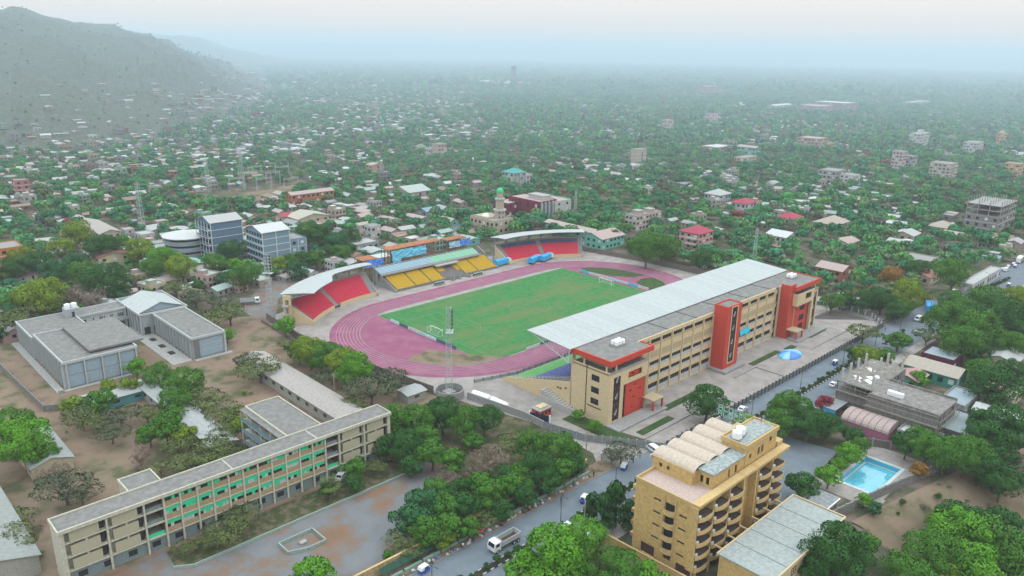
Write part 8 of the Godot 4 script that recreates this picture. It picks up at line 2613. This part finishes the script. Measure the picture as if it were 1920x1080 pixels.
	bld(1585, 212, 55, 70, 18, 4, ["mauve", 0.36, 0.25, 0.26], wr, "flat", "huge mauve complex with a white roof in the haze", "complex", 10, 10)
	bld(1540, 213, 60, 50, 13, 3, ["mauve", 0.36, 0.25, 0.26], pinkr, "flat", "lower mauve wing of the hazy complex", "complex", 10, 8)
	bld(1450, 206, 75, 14, 8, 2, wht, wr, "gable_x", "very long white-roofed hall in the haze", "hall", 12, 2, "hall")
	bld(1708, 200, 120, 20, 9, 2, cream, pale, "flat", "row of long cream halls in the haze", "hall", 14, 2, "hall")
	bld(1392, 315, 26, 10, 9.5, 3, cream, slab, "flat", "cream three-storey block with dark stair slots", "apartment block", 7, 3, "apartment_block")
	bld(1345, 291, 32, 22, 8, 2, pink, wr, "flat", "broad pale block with pinkish walls", "building")
	bld(1415, 299, 10, 22, 12, 3, turq, pinkr, "gable_z", "turquoise-fronted gabled hall between far blocks", "hall", 2, 5, "hall")
	bld(1252, 246, 13, 11, 15, 3, ["rose white", 0.56, 0.46, 0.46], pinkr, "flat", "rose-coloured block with a water sign mast before it", "building", 3, 3)
	bld(1335, 232, 16, 14, 15, 3, ["rose white", 0.56, 0.46, 0.46], redr, "flat", "dark rose block among far trees", "building", 3, 3)
	bld(1565, 346, 20, 16, 11, 3, gry, slab, "flat", "unfinished grey block with open floors", "building", 4, 4)
	bld(1598, 350, 14, 12, 9, 3, wht, slab, "flat", "ragged white unfinished block", "building", 3, 3)
	bld(1330, 180, 60, 40, 24, 5, ["mauve", 0.36, 0.25, 0.26], pinkr, "flat", "mauve towers far off in the haze", "complex", 8, 6)
	# monument tower far away
	P = G(963, 156)
	var mt := thing("brick_tower", "lone tall brick tower rising from the hazy town", "tower", Vector3(P.x, 0, P.z))
	bx(mt, "shaft", M("wall tower brick", 0.22, 0.13, 0.14, 0.9, "worn", 0.05), 0, 0, 0, 12, 52, 12)
	bx(mt, "crown", M("wall tower brick"), 0, 52, 0, 14, 4, 14)
	for f in 5: bx(mt, "slit_window", glassm("window glass and opening shade", 0.022, 0.025, 0.028), 0, 6 + f * 9.0, 6.05, 3, 5, 0.1)
	bld(950, 166, 110, 80, 14, 3, ["mauve", 0.36, 0.25, 0.26], pinkr, "flat", "mauve works halls round the brick tower", "works", 10, 8, "works_hall")
	bld(905, 160, 120, 30, 10, 2, pink, wr, "gable_x", "long pale works roof left of the brick tower", "works", 10, 3, "works_hall")
	# left side
	var lo := bld(548, 386, 34, 9, 7.5, 2, ["orange brown", 0.46, 0.21, 0.12], pinkr, "gable_x", "long orange-brown two-storey house by the substation", "house", 9, 2, "house")
	bld(190, 455, 11, 40, 5, 1, cream, ["warm tin", 0.42, 0.385, 0.36], "gable_z", "long hall with a plain warm tin roof among trees", "hall", 3, 9, "hall")
	bld(33, 374, 9, 9, 13, 4, ["dark rose", 0.42, 0.20, 0.20], slab, "flat", "narrow dark rose tower among low houses", "tower block", 2, 2, "tower_block")
	bld(188, 508, 15, 11, 6.5, 2, ["pale yellow", 0.58, 0.52, 0.34], ["maroon tin", 0.25, 0.11, 0.11], "gable_z", "pale yellow gabled house with a maroon roof", "house", 3, 2, "house")
	bld(268, 549, 28, 6, 3.6, 1, cream, pinkr, "gable_x", "long low pale-roofed outbuilding behind the courtyard building", "shed", 6, 1, "shed")
	bld(696, 448, 7, 7, 7, 2, wht, slab, "flat", "small white two-storey house behind the orange shuttering", "house", 2, 2, "house")
	bld(668, 474, 15, 11, 4, 1, gry, pale, "flat", "grey flat-roofed shed behind the orange shuttering", "shed", 4, 2, "shed")
	bld(8, 518, 10, 16, 13, 4, ["deep orange", 0.55, 0.22, 0.06], slab, "flat", "deep orange block at the edge of the lane", "building", 3, 4)
	bld(20, 518, 16, 10, 4, 1, gry, pale, "flat", "flat grey roof beside the deep orange block", "shed", 2, 1, "shed")
	bld(570, 478, 13, 9, 3.5, 1, ["brown block", 0.28, 0.22, 0.19], slab, "flat", "low brown block behind the row of trees", "shed", 3, 2, "shed")
	bld(800, 408, 14, 10, 4, 1, ["pale blue grey", 0.34, 0.42, 0.45], ["blue tin", 0.26, 0.36, 0.44], "gable_x", "small blue-roofed house behind the unfinished stand", "house", 3, 2, "house")
	bld(560, 425, 22, 16, 4.5, 1, cream, ["pale cream tin", 0.48, 0.46, 0.38], "gable_z", "hall with a cream tin roof behind the office blocks", "hall", 4, 3, "hall")
	bld(530, 420, 10, 9, 4.5, 1, cream, redr, "gable_x", "small crimson-roofed house behind the office blocks", "house", 2, 2, "house")
	bld(330, 520, 16, 14, 4, 1, ["mint", 0.26, 0.46, 0.38], ["mint tin", 0.24, 0.50, 0.40], "gable_z", "low mint green shed by the lorry yard", "shed", 3, 3, "shed")
	bld(355, 528, 22, 14, 4, 1, ["dark green", 0.07, 0.15, 0.11], ["rose screed", 0.42, 0.35, 0.34], "flat", "walled workshop with a rose roof by the lorry yard", "workshop", 3, 3, "workshop")
	# right side, by the bus park and road
	bld(1575, 535, 12, 13, 7, 2, brick, pinkr, "gable_z", "brick-red two-storey house with a pinkish roof behind the stand", "house", 2, 3, "house")
	bld(1735, 512, 18, 15, 5, 1, ["khaki", 0.36, 0.33, 0.25], slab, "flat", "khaki flat-roofed house behind the road trees", "house", 4, 3, "house")
	bld(1742, 536, 13, 10, 4, 1, cream, ["rust red tin", 0.40, 0.17, 0.15], "gable_x", "small house with a ribbed rust red roof", "house", 3, 2, "house")
	bld(1650, 582, 22, 8, 3.8, 1, ["emerald", 0.06, 0.36, 0.24], pinkr, "gable_x", "emerald green shed behind the bus park", "shed", 4, 1, "shed")
	bld(1820, 553, 46, 5, 4.6, 1, wht, pale, "flat", "long white roadside shop row", "shop row", 12, 1, "shop_row")
	bld(1690, 470, 10, 9, 4, 1, cream, pale, "gable_z", "pale gabled house behind the khaki roof", "house", 2, 2, "house")
	bld(1590, 470, 14, 10, 4, 1, wht, pinkr, "gable_x", "low pink-roofed house behind the brick-red house", "house", 3, 2, "house")
	# concrete shell far right
	var sh := bld(1868, 444, 34, 20, 12, 3, ["raw block", 0.26, 0.25, 0.25], slab, "none", "grey concrete tower shell under construction with open top floors", "building shell", 5, 4)
	for f in 3:
		bx(sh, "open_slab", M("grey concrete"), 0, 12 + f * 3.4, 0, 34, 0.3, 20)
		for i in 7:
			for j in 4: bx(sh, "bare_column", M("grey concrete"), -16.6 + i * 5.5, 12.3 + f * 3.4, -9.6 + j * 6.4, 0.45, 3.1, 0.45)
	# houses past the second carriageway
	concrete_frame()
	bld_at(59.5, 153, 11, 11, 4.6, 1, ["maroon", 0.13, 0.02, 0.05], ["pale blue screed", 0.36, 0.45, 0.50], "flat", "maroon house with a pale blue flat roof past the road", "house", 3, 3, "house")
	bld_at(45.6, 158.5, 11, 17, 4.2, 1, ["sea green", 0.05, 0.32, 0.24], tan, "gable_z", "long sea green house with a tan tin roof", "house", 3, 5, "house")
	bld_at(20.5, 168.3, 15, 7.5, 5, 1, gry, ["pale blue screed", 0.36, 0.45, 0.50], "flat", "grey house with a pale blue raised roof panel", "house", 4, 2, "house")
	bld_at(1.5, 175, 17, 9, 4.2, 1, ["dark block", 0.13, 0.13, 0.14], ["blue grey screed", 0.30, 0.36, 0.37], "flat", "dark-walled house with a blue-grey flat roof", "house", 4, 2, "house")
	bld_at(23.5, 184, 7.5, 14, 4, 1, gry, wr, "gable_z", "long white tin roof behind the dark tree", "shed", 2, 4, "shed")
	bld_at(-8, 164.2, 9.5, 5, 3.6, 1, gry, wr, "flat", "small white-roofed hut below the scaffolding", "hut", 2, 1, "hut")
	bld_at(3.5, 165.2, 5, 3, 5.0, 1, gry, slab, "flat", "narrow grey tank house below the scaffolding", "hut", 1, 1, "hut")
	bld_at(34, 150, 9, 7, 3.6, 1, turq, ["rose tin", 0.48, 0.28, 0.28], "gable_x", "small turquoise house with a rose tin roof", "house", 2, 2, "house")
	bld_at(42, 176, 12, 9, 4, 1, cream, tan, "gable_x", "tan-roofed house behind the big dark tree", "house", 3, 2, "house")
	bld_at(76, 168, 12, 10, 4, 1, cream, pale, "gable_x", "pale tin house in the gardens past the road", "house", 3, 2, "house")
	bld_at(88, 150, 11, 9, 4, 1, ["khaki", 0.36, 0.33, 0.25], ["cream tin", 0.46, 0.42, 0.32], "gable_z", "cream tin roof among garden trees past the road", "house", 3, 2, "house")
	bld_at(128, 146, 10, 14, 4.2, 1, ["emerald", 0.06, 0.36, 0.24], ["emerald tin", 0.10, 0.50, 0.36], "gable_z", "shed with a bright emerald roof in the gardens", "shed", 3, 4, "shed")
	bld_at(96, 178, 14, 10, 4, 1, gry, pinkr, "gable_x", "pinkish roof among the far gardens", "house", 3, 2, "house")
	bld_at(60, 190, 13, 9, 4, 1, cream, tan, "gable_x", "tan roof at the top of the gully", "house", 3, 2, "house")
	# barrel roofed hall in pink
	var br := thing("barrel_hall", "pink hall with a ribbed pinkish barrel roof", "hall", Vector3(-6.2, 0, 151))
	bx(br, "wall", M("wall hot pink", 0.45, 0.17, 0.28, 0.9, "worn", 0.1), 0, 0, 0, 9.0, 2.8, 13.6)
	for k in 7:
		var q := MB.new()
		for i in 10:
			var a0 := PI * i / 10; var a1 := PI * (i + 1) / 10
			var p0 := Vector3(-cos(a0) * 4.8, sin(a0) * 2.2, 0); var p1 := Vector3(-cos(a1) * 4.8, sin(a1) * 2.2, 0)
			var ln := Vector3(0, 0, 1.85)
			q.quad(p0 + ln, p1 + ln, p1, p0)
			q.tri(Vector3(0, 0, 0) + ln, p1 + ln, p0 + ln)
		part(br, "roof_rib", q.mesh(), M("roof pinkish tin"), Vector3(0, 2.75, -7.0 + k * 2.0))
	bx(br, "roof_lining", M("wall hot pink"), 0, 2.8, 0, 8.6, 0.5, 13.4)
	var aw := thing("tin_awning", "grey tin awning with a bright blue sheet beside the road", "awning", Vector3(-3.0, 0, 138.2))
	bx(aw, "roof_sheet", M("roof grey tin", 0.30, 0.31, 0.32), 0, 3.0, 0, 9, 0.12, 5)
	for e in [[-4.2, -2.2], [4.2, -2.2], [-4.2, 2.2], [4.2, 2.2]]: bx(aw, "post", M("dark pole", 0.06, 0.06, 0.065, 0.6, ""), e[0], 0, e[1], 0.12, 3.0, 0.12)
	bx(aw, "blue_sheet", M("vivid blue tarpaulin", 0.05, 0.42, 0.80, 0.45, "soft", 0.3), -4.3, 0.6, 0.5, 0.06, 2.2, 4.0)
	P = G(1855, 925, -8.0)
	var bs := thing("blue_shack", "small shack with a pale blue roof in the gully", "shack", Vector3(P.x, ground_h(P.x, P.z), P.z), 0.5)
	bx(bs, "wall", M("wall slate blue"), 0, 0, 0, 5, 2.4, 4)
	bx(bs, "roof", M("pale blue tarpaulin", 0.36, 0.62, 0.80, 0.5, "soft", 0.2), 0, 2.4, 0, 5.6, 0.15, 4.6)
	bx(bs, "door", glassm("window glass and opening shade", 0.022, 0.025, 0.028), -2.53, 0, 0.5, 0.06, 1.9, 0.9)
	# substation gantries and pylons
	gantries()

func concrete_frame() -> void:
	var conc := M("raw concrete"); var blk := M("wall raw block", 0.26, 0.25, 0.25, 0.95, "stain", 0.2); var dk := glassm("window glass and opening shade", 0.022, 0.025, 0.028); var wood := M("scaffold pole", 0.30, 0.27, 0.21, 0.9, "")
	var t := thing("concrete_frame", "unfinished concrete building wrapped in pole scaffolding beside the road", "building shell")
	for e in [[2.5, 29, 136, 147.4], [-2.0, 14.5, 147.4, 167.5]]:
		for f in range(1, 4):
			bb(t, "floor_slab", conc, e[0] - 0.4, e[1], f * 3.0 - 0.25, f * 3.0, e[2], e[3])
		var n := int((e[3] - e[2]) / 4.0)
		for f in 3:
			for k in n:
				var z0: float = e[2] + k * (e[3] - e[2]) / n
				var z1: float = e[2] + (k + 1) * (e[3] - e[2]) / n
				if not (f == 2 and e[0] > 0 and k < 2): bb(t, "block_wall", blk, e[0], e[0] + 0.2, f * 3.0 + 0.02, f * 3.0 + 2.7, z0 + 0.3, z1 - 0.02)
				bb(t, "column", conc, e[0] - 0.1, e[0] + 0.3, f * 3.0, f * 3.0 + 2.75, z0 - 0.02, z0 + 0.28)
			var m := int((e[1] - e[0]) / 4.4)
			for k in m:
				var x0: float = e[0] + 0.3 + k * (e[1] - e[0]) / m
				bb(t, "block_wall", blk, x0 + 0.3, x0 + (e[1] - e[0]) / m - 0.4, f * 3.0 + 0.02, f * 3.0 + 2.7, e[3] - 0.25, e[3] - 0.05)
				if (k + f) % 2 == 0: bb(t, "opening", dk, x0 + 1.2, x0 + 2.6, f * 3.0 + 1.0, f * 3.0 + 2.2, e[3] - 0.05, e[3] + 0.01)  # unglazed hole: its inner shade is a dark sheet on the blockwork
		bb(t, "rear_wall", blk, e[1] - 0.3, e[1] - 0.1, 0.02, 8.7, e[2] + 0.2, e[3] - 0.2)
	bb(t, "roof_parapet", conc, -2.0, -1.7, 9.0, 9.7, 147.6, 167.5); bb(t, "roof_parapet", conc, 14.2, 14.5, 9.0, 9.7, 147.6, 167.5)
	# bare columns on the front roof
	for i in 5:
		for j in 3:
			if i == 4 and j == 0: continue
			bx(t, "bare_column", M("pale raw column", 0.46, 0.44, 0.38, 0.95, ""), 3.2 + i * 6.0, 9.0, 137.0 + j * 4.8, 0.6, 4.2, 0.6)
	for k in 6: bx(t, "cement_patch", M("white paint"), rnd(6, 22), 9.0, rnd(138, 145), rnd(1.5, 4), 0.05, rnd(1.2, 2.4), rnd(0, 1))
	bx(t, "site_tank", M("white tank plastic", 0.85, 0.87, 0.88, 0.4, ""), 3.5, 9.02, 153.5, 1.4, 1.3, 4.6)
	# scaffolding: standards, ledgers, planks
	var sc := thing("pole_scaffolding", "wooden pole scaffolding along the walls of the concrete frame", "scaffolding")
	for q in [[1.4, 136.0, 147.0], [-3.2, 147.4, 168.0]]:
		var n := int((q[2] - q[1]) / 1.5)
		for k in n + 1:
			var z: float = lerpf(q[1], q[2], float(k) / n)
			var b := MB.new()
			b.tube(Vector3(q[0] + rnd(-0.1, 0.1), 0, z), Vector3(q[0] + rnd(-0.15, 0.15), rnd(8.6, 10.2), z + rnd(-0.2, 0.2)), 0.06, 0.045, 5)
			part(sc, "standard", b.mesh(), wood)
		for f in 4:
			var b := MB.new()
			b.bar(Vector3(q[0], 1.6 + f * 2.1, q[1] - 0.5), Vector3(q[0], 1.7 + f * 2.1, q[2] + 0.5), 0.1)
			part(sc, "ledger", b.mesh(), wood)
			if f % 2 == 0: bx(sc, "plank", wood, q[0] + 0.35, 1.75 + f * 2.1, (q[1] + q[2]) * 0.5, 0.5, 0.07, q[2] - q[1])
	for f in 4:
		var b := MB.new()
		b.bar(Vector3(-3.0, 1.6 + f * 2.1, 168.6), Vector3(14.6, 1.6 + f * 2.1, 168.6), 0.1)
		part(sc, "ledger", b.mesh(), wood)
	for k in 12:
		var b := MB.new()
		b.tube(Vector3(-3 + k * 1.6, 0, 168.6), Vector3(-3 + k * 1.6 + rnd(-0.1, 0.1), rnd(8.8, 10), 168.6), 0.06, 0.045, 5)
		part(sc, "standard", b.mesh(), wood)

func gantries() -> void:
	var st := M("galvanised steel", 0.42, 0.46, 0.47, 0.6, "")
	for i in 7:
		var P := G(445 + i * 17, 358 - (i % 3) * 12)
		var t := thing("substation_gantry", "steel lattice gantry in the substation yard", "gantry", Vector3(P.x, 0, P.z), 0, "substation gantries")
		for e in [-6.0, 6.0]:
			var b := MB.new()
			for s in [-0.6, 0.6]: b.bar(Vector3(e + s, 0, 0), Vector3(e + s * 0.3, 11 + (i % 2) * 3, 0), 0.16)
			for k in 6: b.bar(Vector3(e - 0.5, k * 1.8, 0), Vector3(e + 0.5, k * 1.8 + 1.8, 0), 0.1)
			part(t, "leg", b.mesh(), st)
		var b := MB.new()
		b.box(Vector3(0, 9.5, 0), Vector3(12.4, 0.3, 0.3)); b.box(Vector3(0, 10.3, 0), Vector3(12.4, 0.2, 0.2))
		part(t, "beam", b.mesh(), st)
		for k in 3:
			b = MB.new()
			b.tube(Vector3(-3.5 + k * 3.5, 7.6, 0), Vector3(-3.5 + k * 3.5, 9.4, 0), 0.14, 0.14, 6)
			part(t, "insulator", b.mesh(), M("insulator brown", 0.12, 0.06, 0.04, 0.4, ""))
	var q := G(500, 360)
	blocked.append([q.x - 45, q.x + 45, q.z - 30, q.z + 22])
	sheet("substation_yard", ground_mat("red earth", "earth", 120.0), pxs([[330, 392], [420, 372], [470, 360], [560, 345], [575, 356], [500, 372], [400, 390], [345, 400]]), 0.04)
	for e in [[268, 436, 30.0, "before the umbrella trees on the left"], [391, 362, 26.0, "at the edge of the substation"], [456, 352, 30.0, "behind the substation gantries"]]:
		var P := G(e[0], e[1])
		mast(Vector3(P.x, 0, P.z), e[2], 1.3, "transmission pylon with cross arms " + e[3], false, 0.4)
func _ready() -> void:
	setup()
	make_textures()
	prims()
	build_ground()
	build_far()
	build_stadium_ground()
	build_main_stand()
	curved_stand(-1.0, "curved corner stand with red seats and white roof behind the pink bend", 0)
	curved_stand(1.0, "curved corner stand with red seats, blue top rows and tarpaulined trucks before it", 4)
	yellow_stand()
	mast(Vector3(-84.6, 0, 47.4), 30.0, 1.1, "tall floodlight mast rising from the round concrete pit by the track", true, 0.85)
	mast(Vector3(-91.4, 0, -60.5), 27.0, 1.0, "floodlight mast behind the curved stand beside the lorry yard", true, 2.3)
	mast(Vector3(151.9, 0, -108.6), 19.5, 0.8, "thin lattice mast behind the turquoise house", false)
	mast(Vector3(145.2, 0, 26.6), 19.0, 0.8, "thin lattice mast behind the far end of the long white roof", false)
	build_school()
	build_courtyard()
	build_hotel()
	build_pool_side()
	build_sheds()
	make_trees()
	build_town_buildings()
	build_site()
	build_vehicles()
	build_people()
	build_stalls()
	place_trees()
	scatter_town()
